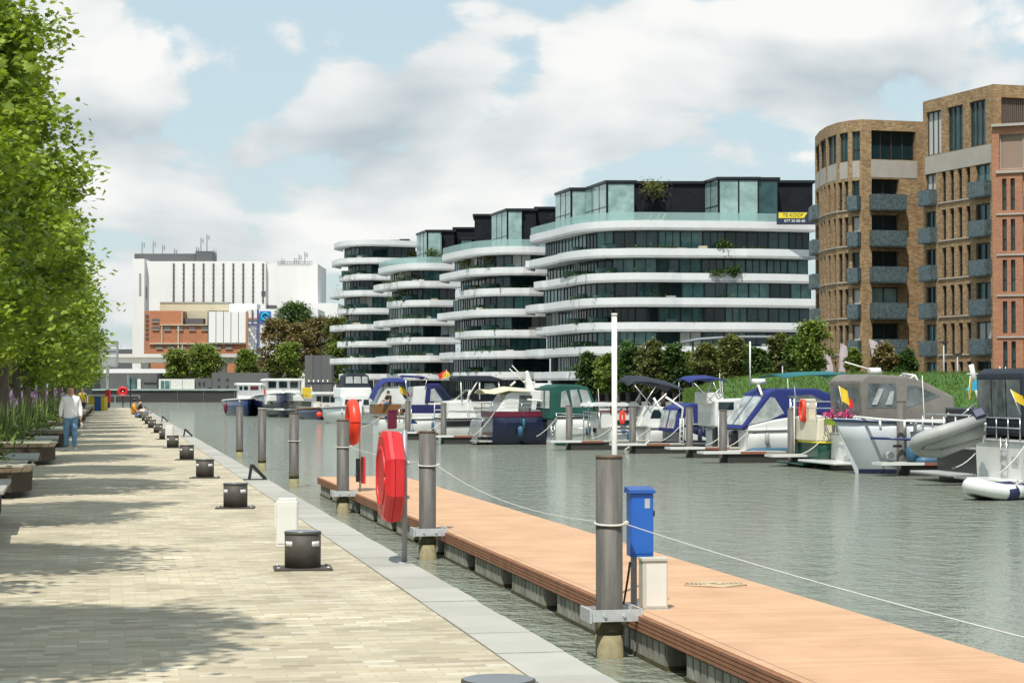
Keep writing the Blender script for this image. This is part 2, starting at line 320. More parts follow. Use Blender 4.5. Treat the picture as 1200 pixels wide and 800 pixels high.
def tree_parts(seed, h, base, rad, nclump, nleaf, ls, shape, clump=.45, trunk_r=.13, flat=.5, limbs=9, prof=None, cx=0):
    rnd = random.Random(seed); c = MB(); t = MB()
    tp = [Vector((0, 0, 0))]; n = 6
    for i in range(1, n + 1): tp.append(Vector((rnd.uniform(-.05, .05) * i * .5, rnd.uniform(-.05, .05) * i * .5, (h - .8) * i / n)))
    t.tube(tp, [trunk_r * (1 - .8 * i / n) + .01 for i in range(n + 1)], 8)
    cl = []
    def R_(z): 
        u = (z - base) / (h - base)
        return rad * (prof(u) if prof else math.sin(math.pi * min(1, max(0, u * .86 + .12))) ** .6)
    for i in range(nclump):
        z = base + (h - base) * rnd.random() ** .95; a = rnd.uniform(0, 6.283); rr = R_(z) * (rnd.random() ** flat) * rnd.uniform(.75, 1.03)
        cl.append(Vector((cx + math.cos(a) * rr, math.sin(a) * rr, z)))
    for i in range(limbs):
        q = cl[i]; k = max(.5, q.z - .6 - q.to_2d().length * .5)
        s0 = Vector((0, 0, min(k, h * .8))); t.tube([s0, (s0 + q) / 2 + Vector((0, 0, .1)), q], [trunk_r * .4, trunk_r * .25, .012], 5)
    for q in cl:
        m = int(nleaf * rnd.uniform(.6, 1.4)); cr = clump * rnd.uniform(.7, 1.3)
        for _ in range(m):
            p = q + Vector((rnd.gauss(0, cr * .55), rnd.gauss(0, cr * .55), rnd.gauss(0, cr * .42)))
            leaf(c, rnd, p, ls * rnd.uniform(.7, 1.25), shape)
    return c, t
def make_tree(name, loc, label, group, leafm, rz=0, **k):
    c, t = tree_parts(**k); r = empty(name, loc, rz, label, 'tree', group)
    t.build('trunk', 'bark', r, fix=False); c.build('crown', leafm, r, fix=False); return r
ORD = ['first', 'second', 'third', 'fourth', 'fifth', 'sixth', 'seventh', 'eighth', 'ninth', 'tenth', 'eleventh', 'twelfth', 'thirteenth', 'fourteenth', 'fifteenth', 'sixteenth', 'seventeenth', 'eighteenth', 'nineteenth', 'twentieth', 'twenty-first', 'twenty-second', 'twenty-third', 'twenty-fourth']
gq = 'young oaks in a row along the promenade'
def oak(seed, h, rad, nb, ncl, nleaf, ls, shape, base=2.0):
    """oak built bough by bough, so that the outline is lumpy and gaps stay between the boughs"""
    rn = random.Random(seed); c = MB(); t = MB(); r = empty('oak_tree', (0, 0, 0), 0, '', 'tree', gq)
    tp = [Vector((0, 0, 0))] + [Vector((rn.uniform(-.05, .05) * i * .4, rn.uniform(-.05, .05) * i * .4, (h - 1) * i / 7)) for i in range(1, 8)]
    t.tube(tp, [.15 * (1 - .85 * i / 7) + .012 for i in range(8)], 9)
    for i in range(nb):
        u = (i + rn.random()) / nb; z = base + (h - base) * (u ** .9) * .97
        a = i * 2.4 + rn.uniform(-.5, .5); prof = (.75 + .9 * u) if u < .28 else 1.0 - .42 * (u - .28) / .5 if u < .8 else .58 - 2.0 * (u - .8)
        L = rad * prof * rn.uniform(.62, 1.12); rise = rn.uniform(-.1, .55) * L + .25
        o0 = Vector((0, 0, max(1.3, z - .35 * L))); tip = Vector((math.cos(a) * L, math.sin(a) * L, z + rise * .4)); mid = o0.lerp(tip, .5) + Vector((0, 0, .12 * L))
        t.tube([o0, mid, tip], [.05, .03, .008], 5)
        for j in range(ncl):
            v = rn.uniform(.3, 1.06); q = (o0.lerp(mid, v * 2) if v < .5 else mid.lerp(tip, v * 2 - 1)) + Vector((rn.gauss(0, .24), rn.gauss(0, .24), rn.gauss(0, .16) + .03))
            cr = rn.uniform(.17, .34)
            if rn.random() < .4: t.tube([mid.lerp(tip, max(0, v * 2 - 1.2)), q], [.012, .004], 4)
            for _ in range(int(nleaf * rn.uniform(.6, 1.3))):
                g = [max(-1.7, min(1.7, rn.gauss(0, .75))) * cr for _ in range(3)]
                leaf(c, rn, q + Vector((g[0], g[1], g[2] * .75)), ls * rn.uniform(.7, 1.25), shape)
    t.build('trunk', 'bark', r, fix=False); c.build('crown', 'oak_leaves', r, fix=False); return r
near = [oak(5, 9.9, 2.15, 42, 14, 55, .115, LOBED), oak(8, 9.3, 2.2, 40, 14, 55, .115, LOBED), oak(12, 9.6, 2.05, 38, 14, 55, .115, LOBED)]
far = [oak(21, 9.7, 2.2, 40, 11, 24, .2, PLAIN), oak(22, 8.9, 2.1, 36, 11, 24, .2, PLAIN), oak(23, 9.3, 2.25, 38, 11, 24, .2, PLAIN)]
rnd = random.Random(3)
for i in range(23):
    if i < 3: o = near[i]
    elif i < 6: o = copy_tree(near[i % 3])
    elif i < 9: o = far[i - 6]
    else: o = copy_tree(far[(i * 2 + i // 3) % 3])
    o.location = ((-3.1 if i < 3 else -2.8) + rnd.uniform(-.12, .12), 9.6 + 7.1 * i + rnd.uniform(-.3, .3) + (.6 if i == 6 else -.7 if i == 5 else 0), 0); o.rotation_euler[2] = rnd.uniform(0, 6.28)
    s = rnd.uniform(.90, 1.1); o.scale = (s, s, s * rnd.uniform(.96, 1.05))
    o['label'] = ('leafy green oak nearest the camera in the promenade row, cut off by the left edge' if i == 0 else
                  'last and farthest green oak of the promenade row' if i == 22 else 'leafy green oak in the promenade row, %s tree from the camera' % ORD[i])
for i in range(8):
    o = copy_tree(far[i % 2]); o.location = (-7.6, 88 + 10 * i, 0); o.rotation_euler[2] = i * 1.3; o['group'] = 'oaks of the back row behind the promenade planting'
    o['label'] = 'oak of the back row behind the flower beds, %s from the camera' % ORD[i]
# planters
mat('planter_wood', (.36, .275, .20), .75, var=.28, vs=4, bump=.35, bs=25, stretch=(1, 1, .25), c2=(.52, .43, .33))
mat('slab', (.34, .34, .30), .8, var=.12, vs=4)
mat('top_slats', (.42, .40, .31), .8, var=.15, vs=6)
mat('soil', (.05, .038, .025), .95)
mat('steel_dark', (.032, .031, .029), .5, metal=.3, var=.2, vs=8)
def make_planter():
    r = empty('wooden_planter', (0, 0, 0), 0)
    # plan: blunt prow at the front right, long flared side to the back; wood sides lean outwards towards the top
    lo = [(-2.6, .35), (-.45, .35), (-.22, .75), (-.32, 5.7), (-.75, 6.3), (-2.6, 6.3)]
    hi = [(-2.9, 0), (-.3, 0), (0, .55), (-.08, 5.95), (-.6, 6.6), (-2.9, 6.6)]
    body = MB()
    per = lo + [lo[0]]; perh = hi + [hi[0]]
    for a, b_, c, d in zip(per, per[1:], perh, perh[1:]):
        A = Vector((a[0], a[1], .09)); B = Vector((b_[0], b_[1], .09)); C_ = Vector((c[0], c[1], .46)); D = Vector((d[0], d[1], .46))
        L = (B - A).length; k = max(1, round(L / .23))
        nrm = (B - A).cross(Vector((0, 0, 1))).normalized()
        for i in range(k):
            t0 = i / k + .012 / L; t1 = (i + 1) / k - .012 / L
            p = [A.lerp(B, t0), A.lerp(B, t1), C_.lerp(D, t1), C_.lerp(D, t0)]
            q = [x - nrm * .035 for x in p]
            body.add(p + q, [(0, 1, 2, 3), (7, 6, 5, 4), (0, 4, 5, 1), (1, 5, 6, 2), (2, 6, 7, 3), (3, 7, 4, 0)])
    body.build('plank_sides', 'planter_wood', r)
    MB().prism([(x * .97, y * .98 + .08) for x, y in lo], 0, .1).build('plinth', 'steel_dark', r)
    MB().prism([(x * .96 - .03, y * .985 + .05) for x, y in hi], .1, .38).build('soil_bed', 'soil', r)
    s = MB(); s.hexa([(-1.5, .25, .465), (-.15, .25, .465), (.02, .75, .465), (-1.5, .75, .465)], [(-1.5, .25, .5), (-.15, .25, .5), (.02, .75, .5), (-1.5, .75, .5)])
    s.build('front_board', 'top_slats', r)
    s = MB()
    for i in range(5): s.box(-1.45 + i * 0, 1.0 + i * .27, .465, -.12, 1.0 + i * .27 + .24, .5)
    s.build('slatted_seat', 'top_slats', r)
    MB().box(-.55, 2.6, .465, .02, 5.6, .51).build('seat_slab', 'slab', r, bevel=.008)
    return r
gp = 'wooden planters with seats along the promenade'
pl0 = make_planter()
pys = [14.6 + 13 * i for i in range(12)]
for i, y in enumerate(pys):
    o = pl0 if i == 0 else copy_tree(pl0)
    o.location = (-1.13, y + 2.6 + (2.8 if i == 0 else 0), 0); o.rotation_euler[2] = R(1.2); 
    tag(o, 'wooden plank planter with seat, cut off by the left edge, nearest the camera' if i == 0 else 'wooden plank planter with slab seat, %s from the camera on the promenade' % ORD[i], 'planter', gp)
# ornamental planting in and behind the planters
mat('grass_blade', (.12, .20, .035), .7, var=.3, vs=1.5, c2=(.22, .28, .07))
mat('flower_purple', (.36, .23, .38), .7, var=.25, vs=5)
rnd = random.Random(11); gb = MB(); fl = MB(); lv = MB()
for i in range(30000):
    y = rnd.uniform(14, 168) if i > 6000 else rnd.uniform(14, 60); x = rnd.uniform(-4.9, -2.0) - (rnd.random() ** 2) * 1.2
    if (y - 17.2) % 13 > 6.2 and x > -3.3: continue
    hgt = rnd.uniform(.25, .6) if (x > -2.3) else rnd.uniform(.45, 1.2); b0 = Vector((x, y, .3 if x > -4 and (y - 17.2) % 13 <= 6.2 else 0)); a = rnd.uniform(0, 6.28); ln = rnd.uniform(.05, .28)
    tip = b0 + Vector((math.cos(a) * ln, math.sin(a) * ln, hgt)); wv = Vector((rnd.uniform(-1, 1), rnd.uniform(-1, 1), 0)).normalized() * .016
    mid = b0.lerp(tip, .55) + Vector((0, 0, .05))
    gb.add([b0 - wv, b0 + wv, mid + wv, mid - wv, tip], [(0, 1, 2, 3), (3, 2, 4)])
for i in range(15000):
    y = rnd.uniform(34, 165); x = rnd.uniform(-5.6, -2.6); 
    if (y - 17.2) % 13 > 6.2 and x > -3.3: continue
    z = .3 + rnd.uniform(.6, 1.2) + .15 * math.sin(y * .7)
    p = Vector((x, y, z)); s = rnd.uniform(.02, .05); a = rnd.uniform(0, 3.14); d = Vector((math.cos(a) * s, math.sin(a) * s, 0))
    fl.add([p - d, p + Vector((0, 0, -s * 1.2)), p + d, p + Vector((0, 0, s * 2.2))], [(0, 1, 2, 3)])
for i in range(26000):
    y = rnd.uniform(14, 150); x = rnd.uniform(-3.9, -1.65)
    if (y - 17.2) % 13 > 6.2 and x > -3.4: continue
    leaf(lv, rnd, Vector((x, y, .38 + rnd.random() * (.35 + .35 * (x < -2.4)) * (1 if x < -1.9 else .5))), .12, PLAIN)
mat('bed_soil', (.06, .055, .03), .95, var=.3, vs=3); MB().quad((-9, 12, .004), (-3.9, 12, .004), (-3.9, 168, .004), (-9, 168, .004)).build('planting_bed', 'bed_soil')['kind'] = 'structure'
tag(gb.build('tall_grass', 'grass_blade', fix=False), 'tall green grasses filling the promenade planters', 'grass', kind='stuff')
tag(fl.build('purple_flowers', 'flower_purple', fix=False), 'haze of purple flowers above the promenade planters', 'flowers', kind='stuff')
tag(lv.build('leafy_ground_cover', 'bank_leaves', fix=False), 'low leafy ground cover at the front of the planters', 'ground cover', kind='stuff')
# ------------------------------------------------------------------ far side: white banded apartment blocks
mat('white_band', (.66, .68, .68), .55, var=.05, vs=.6)
mat('dark_cladding', (.012, .014, .018), .75, var=.3, vs=1, spec=.15)
mat('frame_dark', (.02, .022, .025), .4, metal=.4)
mat('ceiling_grey', (.25, .25, .25), .8)
mat('curtain', (.45, .47, .45), .9, var=.15, vs=2, stretch=(4, 4, .2))
def reflglass(name, c, rough=.04, metal=0, c2=None, spec=.8, vs=.6):
    m = mat(name, c, rough, metal, var=.35, vs=vs, spec=spec, c2=c2); return m
reflglass('glass_dark', (.008, .024, .028), spec=.45); reflglass('glass_teal', (.045, .13, .13), c2=(.11, .24, .235), spec=.5); reflglass('glass_mid', (.02, .06, .066), c2=(.04, .10, .105), spec=.5)
reflglass('glass_pale', (.22, .36, .34), .08, c2=(.33, .48, .45)); glassmat('rail_glass', (.45, .62, .60), .38, .05)
mat('green_screen', (.02, .06, .052), .5, var=.3, vs=1, c2=(.07, .17, .15))
mat('cream', (.50, .45, .33), .8, var=.08, vs=.2); mat('mill_white', (.72, .72, .70), .8, var=.07, vs=.12, stretch=(1, 1, .4)); mat('mill_shade', (.30, .31, .31), .8)
def arc(pts, k=4):                      # Catmull-Rom smoothing of a plan line
    out = []; P = [Vector(p[:2]) for p in pts]; P = [P[0] * 2 - P[1]] + P + [P[-1] * 2 - P[-2]]
    for i in range(1, len(P) - 2):
        a, b, c, d = P[i - 1:i + 3]
        for j in range(k):
            t = j / k; out.append(.5 * ((2 * b) + (c - a) * t + (2 * a - 5 * b + 4 * c - d) * t * t + (3 * b - a - 3 * c + d) * t ** 3))
    out.append(P[-2]); return out
def offset(line, dist):
    out = []; n = len(line)
    for i, p in enumerate(line):
        t = (line[min(i + 1, n - 1)] - line[max(i - 1, 0)]).normalized(); nn = Vector((-t.y, t.x)); out.append(p + nn * dist)
    return out
def clip_close(line, depth=16):         # plan polygon: front line then straight back
    back = _f.to_2d() * depth
    return line + [line[-1] + back, line[0] + back]
def wall_strip(m, line, z0, z1, th=.25, inward=None):
    inner = offset(line, -th)
    for i in range(len(line) - 1):
        a, b = line[i], line[i + 1]; c, d = inner[i + 1], inner[i]
        m.hexa([(a.x, a.y, z0), (b.x, b.y, z0), (c.x, c.y, z0), (d.x, d.y, z0)], [(a.x, a.y, z1), (b.x, b.y, z1), (c.x, c.y, z1), (d.x, d.y, z1)])
wrnd = random.Random(77)
def pane(name, a, b, z0, z1, gm, parent, frame=True, mull=1):
    a = Vector((a.x, a.y, 0)); b = Vector((b.x, b.y, 0)); t = (b - a); L = t.length; t.normalize(); n = Vector((t.y, -t.x, 0))
    if n.dot(_f) > 0: n = -n
    m = MB()
    m.cur = 0; q = [a + t * .04, b - t * .04]; m.hexa([(p.x, p.y, z0) for p in (q[0], q[1], q[1] - n * .05, q[0] - n * .05)], [(p.x, p.y, z1) for p in (q[0], q[1], q[1] - n * .05, q[0] - n * .05)])
    m.cur = 1
    for k in range(mull + 1):
        p = a + t * (.05 + (L - .1) * k / mull); m.bar(p + n * .04 + Vector((0, 0, z0)), p + n * .04 + Vector((0, 0, z1)), .07, .08)
    m.bar(a + n * .04 + Vector((0, 0, z0 + .06)), b + n * .04 + Vector((0, 0, z0 + .06)), .07, .08)
    m.bar(a + n * .04 + Vector((0, 0, z1 - .06)), b + n * .04 + Vector((0, 0, z1 - .06)), .07, .08)
    return m.build(name, [gm, 'frame_dark'], parent, fix=False)
def walk(line, step):                   # resample a polyline into equal steps
    out = [line[0]]; acc = 0; need = step
    for a, b in zip(line, line[1:]):
        L = (b - a).length; pos = 0
        while pos + need <= L: pos += need; out.append(a.lerp(b, pos / L)); need = step
        need -= L - pos
    return out
def banded_block(label, pts, ys, dref, ndrop, seed, depthb=18, odd=0.0, npane=100, group='white banded apartment blocks'):
    """pts: plan line as (column, distance); ys: rows of the band centres at the reference distance, from the top down"""
    rn = random.Random(seed)
    base = W(pts[0][0], pts[0][1]); r = empty('apartment_block', (base.x, base.y, 0), 0, label, 'apartment building', group)
    sh = Vector((-base.x, -base.y))
    line = arc([W(a, d).to_2d() + sh for a, d in pts])           # from right to left as seen
    zs = [Zp(y, dref) for y in ys]; cnt = 0
    extra = []
    core = offset(line, -2.3)
    body = MB(); body.prism([tuple(p) for p in clip_close(offset(line, -3.4), depthb)], 0, zs[0] - .3); body.build('core_walls', 'dark_cladding', r)
    for k, z in enumerate(zs):
        # alternate floors reach farther out, as a stagger
        amp = odd * .5 if k % 2 else 0
        ph = rn.uniform(0, 6); n = len(line); l2 = []
        cut = n if (k % 2 == 1 or k == 0) else n - 4
        for i, p in enumerate(line[:cut]):
            t = (line[min(i + 1, n - 1)] - line[max(i - 1, 0)]).normalized(); nn = Vector((-t.y, t.x))
            u = i / (n - 1); wv = amp + .18 * (1 if math.sin(u * 11 + ph) > 0 else -1)
            l2.append(p + nn * wv * (0 if k == 0 else 1))
        l2.append(l2[-1] + _f.to_2d() * 5 + _r.to_2d() * 1.2)
        m = MB(); wall_strip(m, l2, z - .66, z + .5, .22)
        o2 = offset(l2, -3.6)
        for i in range(len(l2) - 2):   # slab behind the band
            a, b = l2[i], l2[i + 1]; c, d = o2[i + 1], o2[i]
            m.hexa([(a.x, a.y, z - .64), (b.x, b.y, z - .64), (c.x, c.y, z - .64), (d.x, d.y, z - .64)], [(a.x, a.y, z - .38), (b.x, b.y, z - .38), (c.x, c.y, z - .38), (d.x, d.y, z - .38)])
        m.build('balcony_band', 'white_band', r, fix=True)
        # glazing of the storey below this band
        zb = (zs[k + 1] if k + 1 < len(zs) else max(z - 3.6, .3)) + .1
        setb = 1.5 + .5 * math.sin(k * 2.1)
        st = walk(offset(line, -setb - .5), 2.9)
        for i in range(len(st) - 1):
            if cnt >= npane: break
            g = rn.choice(['glass_dark'] * 6 + ['glass_teal'] * 4 + ['glass_mid'] * 5 + ['curtain'] * 2)
            pane('window', st[i], st[i + 1], zb - .5, z - .6, g, r, mull=rn.choice((2, 2, 3))); cnt += 1
        # a few rounded green glass screens behind the balustrade
        if k < len(zs) - 1:
            for q in range(2):
                i = int(len(l2) * (.42 + .2 * q + .08 * rn.random())); 
                if i >= len(l2) - 2: continue
                p = offset(l2, -1.9)[i]; mm = MB(); mm.loft([[(p.x + math.cos(a) * 1.3, p.y + math.sin(a) * .45, zq) for a in [j * .4488 for j in range(14)]] for zq in (zs[k + 1] + .3, zs[k + 1] + .9, zs[k + 1] + 1.3)], closed=True); mm.build('glass_screen', 'green_screen', r)
    g = MB(); o9 = offset(line, -.75)
    for k in range(1, len(zs)):
        for _ in range(5):
            i = rn.randrange(int(len(o9) * .12), int(len(o9) * .8)); q = o9[i]; w_ = rn.uniform(.4, 1.5); hh = rn.uniform(.3, .9)
            for _ in range(60): leaf(g, rn, Vector((q.x + rn.gauss(0, w_), q.y + rn.gauss(0, .15), zs[k] + .45 + abs(rn.gauss(0, hh * .5)))), .3, PLAIN)
    g.build('balcony_greenery', 'dark_leaves', r, fix=False)['kind'] = 'stuff'
    # chairs, parasols and boxes on the balconies, seen as small pale shapes
    for k in range(1, len(zs) - 1):
        for _ in range(2):
            i = rn.randrange(int(len(o9) * .05), int(len(o9) * .7)); q = o9[i]; g = MB(); w_ = rn.uniform(.3, .8)
            g.box(q.x - w_, q.y - .3, zs[k] - .3, q.x + w_, q.y + .3, zs[k] + rn.uniform(.6, .95)); g.build('balcony_cabinet', rn.choice(['cream', 'mill_white', 'glass_mid', 'mill_shade']) if 'cream' in MATS else 'white_band', r)
    return r, line, zs, base
# block A, the nearest and largest
A, lineA, zsA, bA = banded_block('nearest and widest white banded apartment block, with a glazed rooftop pavilion',
    [(957, 252), (900, 250), (850, 249), (800, 248.5), (750, 248), (715, 249), (694, 250.5), (676, 253.5), (662, 257.5), (650, 262), (636, 267), (627, 270), (621, 273)],
    [264, 296.5, 325, 354, 382.5, 410.5, 439], 250, 2, 4, 20, odd=.9)
B, lineB, zsB, bB = banded_block('second white banded apartment block, just left of the widest one',
    [(650, 292), (620, 290), (590, 290), (572, 291.5), (556, 294), (545, 297.5), (532, 302), (518, 309)],
    [293, 317.5, 341.5, 366, 390.5, 415, 439.5], 291, 2, 5, 18, odd=1.2)
C_, lineC, zsC, bC = banded_block('third white banded apartment block, between the second and the farthest',
    [(540, 332), (510, 330), (488, 330), (474, 331.5), (462, 335), (452, 339), (443, 345)],
    [312, 333, 355, 377, 398.5, 420, 441], 331, 2, 6, 18, odd=1.3)
D, lineD, zsD, bD = banded_block('farthest white banded apartment block, with a rounded white roof slab',
    [(492, 372), (455, 369), (430, 368), (415, 369), (404, 371), (396, 374), (391, 379)],
    [285, 306, 325, 344, 364.5, 383.5, 403, 422.5, 441], 371, 2, 7, 18, odd=1.2)
def rooftop(parent, base, line, z, pav, rail_frac, seed):
    """glazed pavilions: list of (px0,px1,d,ytop,depth,kind) in front order"""
    for (x0, x1, d, yt, dp, kind) in pav:
        a = W(x0, d) - Vector((base.x, base.y, 0)); b = W(x1, d) - Vector((base.x, base.y, 0)); bk = _f * dp - _r * (dp * .27 if kind == 'glass_pale' else 0)
        z1 = Zp(yt, d); m = MB()
        m.hexa([(a.x, a.y, z), (b.x, b.y, z), ((b + bk).x, (b + bk).y, z), ((a + bk).x, (a + bk).y, z)], [(a.x, a.y, z1 - .35), (b.x, b.y, z1 - .35), ((b + bk).x, (b + bk).y, z1 - .35), ((a + bk).x, (a + bk).y, z1 - .35)])
        ph = m.build('penthouse', 'dark_cladding', parent)
        rf = MB(); e = .3; a2 = a - _r * e - _f * e; b2 = b + _r * e - _f * e; c2 = b2 + bk + _f * 2 * e; d2 = a2 + bk + _f * 2 * e
        rf.hexa([(p.x, p.y, z1 - .345) for p in (a2, b2, c2, d2)], [(p.x, p.y, z1) for p in (a2, b2, c2, d2)]); rf.build('roof_slab', 'frame_dark', ph)
        if kind:
            L = (b - a).length; n = max(1, round(L / 2.4))
            for i in range(n):
                p = a + (b - a) * (i / n) - _f * .12; q = a + (b - a) * ((i + 1) / n) - _f * .12
                pane('window', p.to_2d(), q.to_2d(), z + .1, z1 - .4, kind, ph, mull=1)
            n = max(1, round(dp / 2.6)); s0 = a - _r * .12
            for i in range(n):
                p = s0 + bk * (i / n); q = s0 + bk * ((i + 1) / n); mm = MB(); mm.cur = 0
                mm.quad((p.x, p.y, z + .1), (q.x, q.y, z + .1), (q.x, q.y, z1 - .4), (p.x, p.y, z1 - .4)); mm.cur = 1
                mm.bar((p.x, p.y, z), (p.x, p.y, z1 - .4), .1); mm.bar((p.x, p.y, z + 3), (q.x, q.y, z + 3), .08); mm.build('side_window', [kind, 'frame_dark'], ph, fix=False)
    m = MB(); l = offset(line, -.12); k0 = 0; k1 = int(len(l) * rail_frac)
    wall_strip(m, l[k0:k1], z + .5, z + 1.75, .03); m.build('glass_balustrade', 'rail_glass', parent, fix=False)
rooftop(A, bA, lineA, zsA[0] - .2, [(670, 691, 264, 219.5, 7, 'glass_pale'), (712, 744, 254, 211, 9, 'glass_pale'), (744, 836, 257, 212, 9, None), (843, 889, 252.5, 207, 10, 'glass_pale'), (889, 912, 252.8, 207.5, 9, 'glass_mid'), (912, 953, 256, 211, 9, None)], 1, 1)
rooftop(B, bB, lineB, zsB[0] - .2, [(556, 580, 316, 250.5, 8, None), (595, 612, 299, 244, 9, 'glass_pale'), (612.2, 628, 299.5, 244, 9, None), (628.2, 662, 303, 242, 9, None), (640, 655, 300, 262, 4, 'glass_teal')], 1, 2)
rooftop(C_, bC, lineC, zsC[0] - .2, [(501, 517, 337, 269, 8, 'glass_pale'), (517.2, 532, 338, 269, 9, None), (532.2, 560, 342, 266, 9, None), (540, 553, 339.5, 278, 3, 'glass_teal')], 1, 3)
rooftop(D, bD, lineD, zsD[0] - .4, [(470, 478, 385, 280, 5, None), (458, 470, 384, 281, 4, None)], .01, 4)
# windows inside the dark long walls of the A rooftop
for (x0, x1, y0, y1, g) in ((700, 712, 0, 0, None), (774, 790, 236, 262, 'glass_teal'), (792, 812, 237, 262, 'glass_teal'), (790, 812, 228, 234, 'glass_mid'), (914, 930, 247, 262, 'glass_teal'), (931, 950, 247, 262, 'glass_teal')):
    if g:
        d = 256.5 if x0 < 900 else 256.7
        p = W(x0, d - (-2 if x0 < 900 else 0) - 1.0 + (0 if x0 < 900 else .9)) - Vector((bA.x, bA.y, 0)); q = W(x1, d - (-2 if x0 < 900 else 0) - 1.0 + (0 if x0 < 900 else .9)) - Vector((bA.x, bA.y, 0))
        pane('terrace_door', p.to_2d(), q.to_2d(), Zp(y1, d), Zp(y0, d), g, A)
# for-sale banner on the right end of the top balustrade
mat('banner_blue', (.02, .03, .06), .6); mat('banner_yellow', (.75, .62, .03), .6); mat('letter_white', (.8, .8, .8), .6); mat('letter_dark', (.03, .03, .04), .6)
dB = 248.5; p0 = W(913, dB); rz = -YAW
bn = empty('sale_banner', W(931, dB, Zp(262, dB)), rz, 'dark estate agent banner with yellow strip on the top terrace rail', 'banner')
MB().box(-2.2, 0, -.1, 2.75, .06, 1.55).build('backing', 'banner_blue', bn)
MB().side([(-1.95, .72), (1.25, .72), (1.7, 1.42), (-1.95, 1.42)], -.03, -.005).build('yellow_strip', 'banner_yellow', bn)
text('TE KOOP', 'lettering', 'letter_dark', .62, (-.15, -.04, 1.07), (math.pi / 2, 0, 0), bn)
text('077 20 00 60', 'phone_number', 'letter_white', .5, (.1, -.01, .36), (math.pi / 2, 0, 0), bn)
text('S', 'large_letter', 'letter_white', 1.3, (2.35, -.01, .8), (math.pi / 2, 0, 0), bn)
# shrubs standing on the terraces
def shrub(name, loc, r, h, leafm, label, seed, group=None, n=500, ls=.16, cat='shrub'):
    rn = random.Random(seed); m = MB()
    cls = [Vector((rn.gauss(0, r * .4), rn.gauss(0, r * .4), h * (.25 + .6 * rn.random()))) for _ in range(9)]
    for i in range(n):
        q = rn.choice(cls); leaf(m, rn, q + Vector((rn.gauss(0, r * .28), rn.gauss(0, r * .28), rn.gauss(0, h * .14))), ls * rn.uniform(.7, 1.3), PLAIN)
    o = empty(name, loc, 0, label, cat, group); m.build('foliage', leafm, o, fix=False)
    t = MB(); 
    for q in cls[:5]: t.tube([(0, 0, 0), tuple(q * .6), tuple(q)], [.05, .04, .01], 5)
    t.build('stems', 'bark', o, fix=False); return o
gsh = 'shrubs growing on the apartment terraces'
for i, (px, d, y, r, h, lm, lab) in enumerate([
    (765, 254, 233, 1.9, 3.0, 'olive_leaves', 'large yellowish shrub on the upper roof terrace of the widest white block'),
    (662, 270, 291, 1.1, 2.4, 'dark_leaves', 'dark potted shrub at the left corner of the widest white block'),
    (642, 303, 266, 1.6, 2.6, 'olive_leaves', 'olive shrub on the roof terrace of the second white block'),
    (577, 294, 313, 1.9, 3.0, 'olive_leaves', 'spreading olive tree on the upper balcony of the second white block'),
    (556, 300, 313, 1.7, 2.3, 'olive_leaves', 'smaller bush left of the spreading olive on the second white block'),
    (507, 334, 305, 1.6, 2.6, 'dark_leaves', 'bush on the roof terrace of the third white block'),
    (484, 332, 331, 2.6, 2.0, 'olive_leaves', 'low trailing bush on the upper balcony of the third white block'),
    (476, 335, 352, 2.2, 2.2, 'dark_leaves', 'dark bush one balcony lower on the third white block'),
    (484, 372, 303, 1.2, 2.0, 'olive_leaves', 'small bush at the right end of the farthest white block'),
    (850, 248.6, 294, 1.0, 1.8, 'dark_leaves', 'round potted shrub on the upper balcony of the widest white block'),
    (860, 248.4, 322, .9, 1.7, 'dark_leaves', 'round potted shrub one balcony below the top one'),
    (842, 248.4, 322, 1.4, 1.2, 'dark_leaves', 'low wide balcony plant beside the round potted shrub')]):
    shrub('terrace_shrub', W(px, d + 1.2, Zp(y, d) - .4), r, h, lm, lab, 50 + i, gsh, n=700, ls=.3)
# ------------------------------------------------------------------ brick towers
tan = brickmat('tan_brick', [(.20, .12, .055), (.28, .17, .075), (.34, .22, .105), (.40, .29, .165), (.24, .145, .065)], (.20, .155, .10), .34, .115, .012, coord='UV', patch=(.8, 1.15), pscale=.5)
org = brickmat('orange_brick', [(.30, .12, .06), (.38, .165, .08), (.34, .13, .07), (.42, .20, .11)], (.26, .19, .14), .3, .1, .01, coord='UV', patch=(.88, 1.1), pscale=.25)
mat('concrete_pale', (.36, .34, .30), .8, var=.1, vs=1); mat('window_frame_brown', (.05, .04, .035), .5)
mat('balcony_metal', (.09, .125, .135), .45, metal=.2, var=.55, vs=5, bump=.5, bs=8); mat('louvre', (.10, .08, .065), .7, var=.3, vs=6, stretch=(6, 6, .2))
def uvmap(o):
    me = o.data; uv = me.uv_layers.new(name='UVMap')
    for p in me.polygons:
        n = p.normal
        if abs(n.z) > .7: ax = (1, 0, 0); ay = (0, 1, 0)
        else: t = Vector((-n.y, n.x, 0)).normalized(); ax = t; ay = (0, 0, 1)
        for li in p.loop_indices:
            v = me.vertices[me.loops[li].vertex_index].co; uv.data[li].uv = (v.dot(Vector(ax)), v.dot(Vector(ay)))
    return o
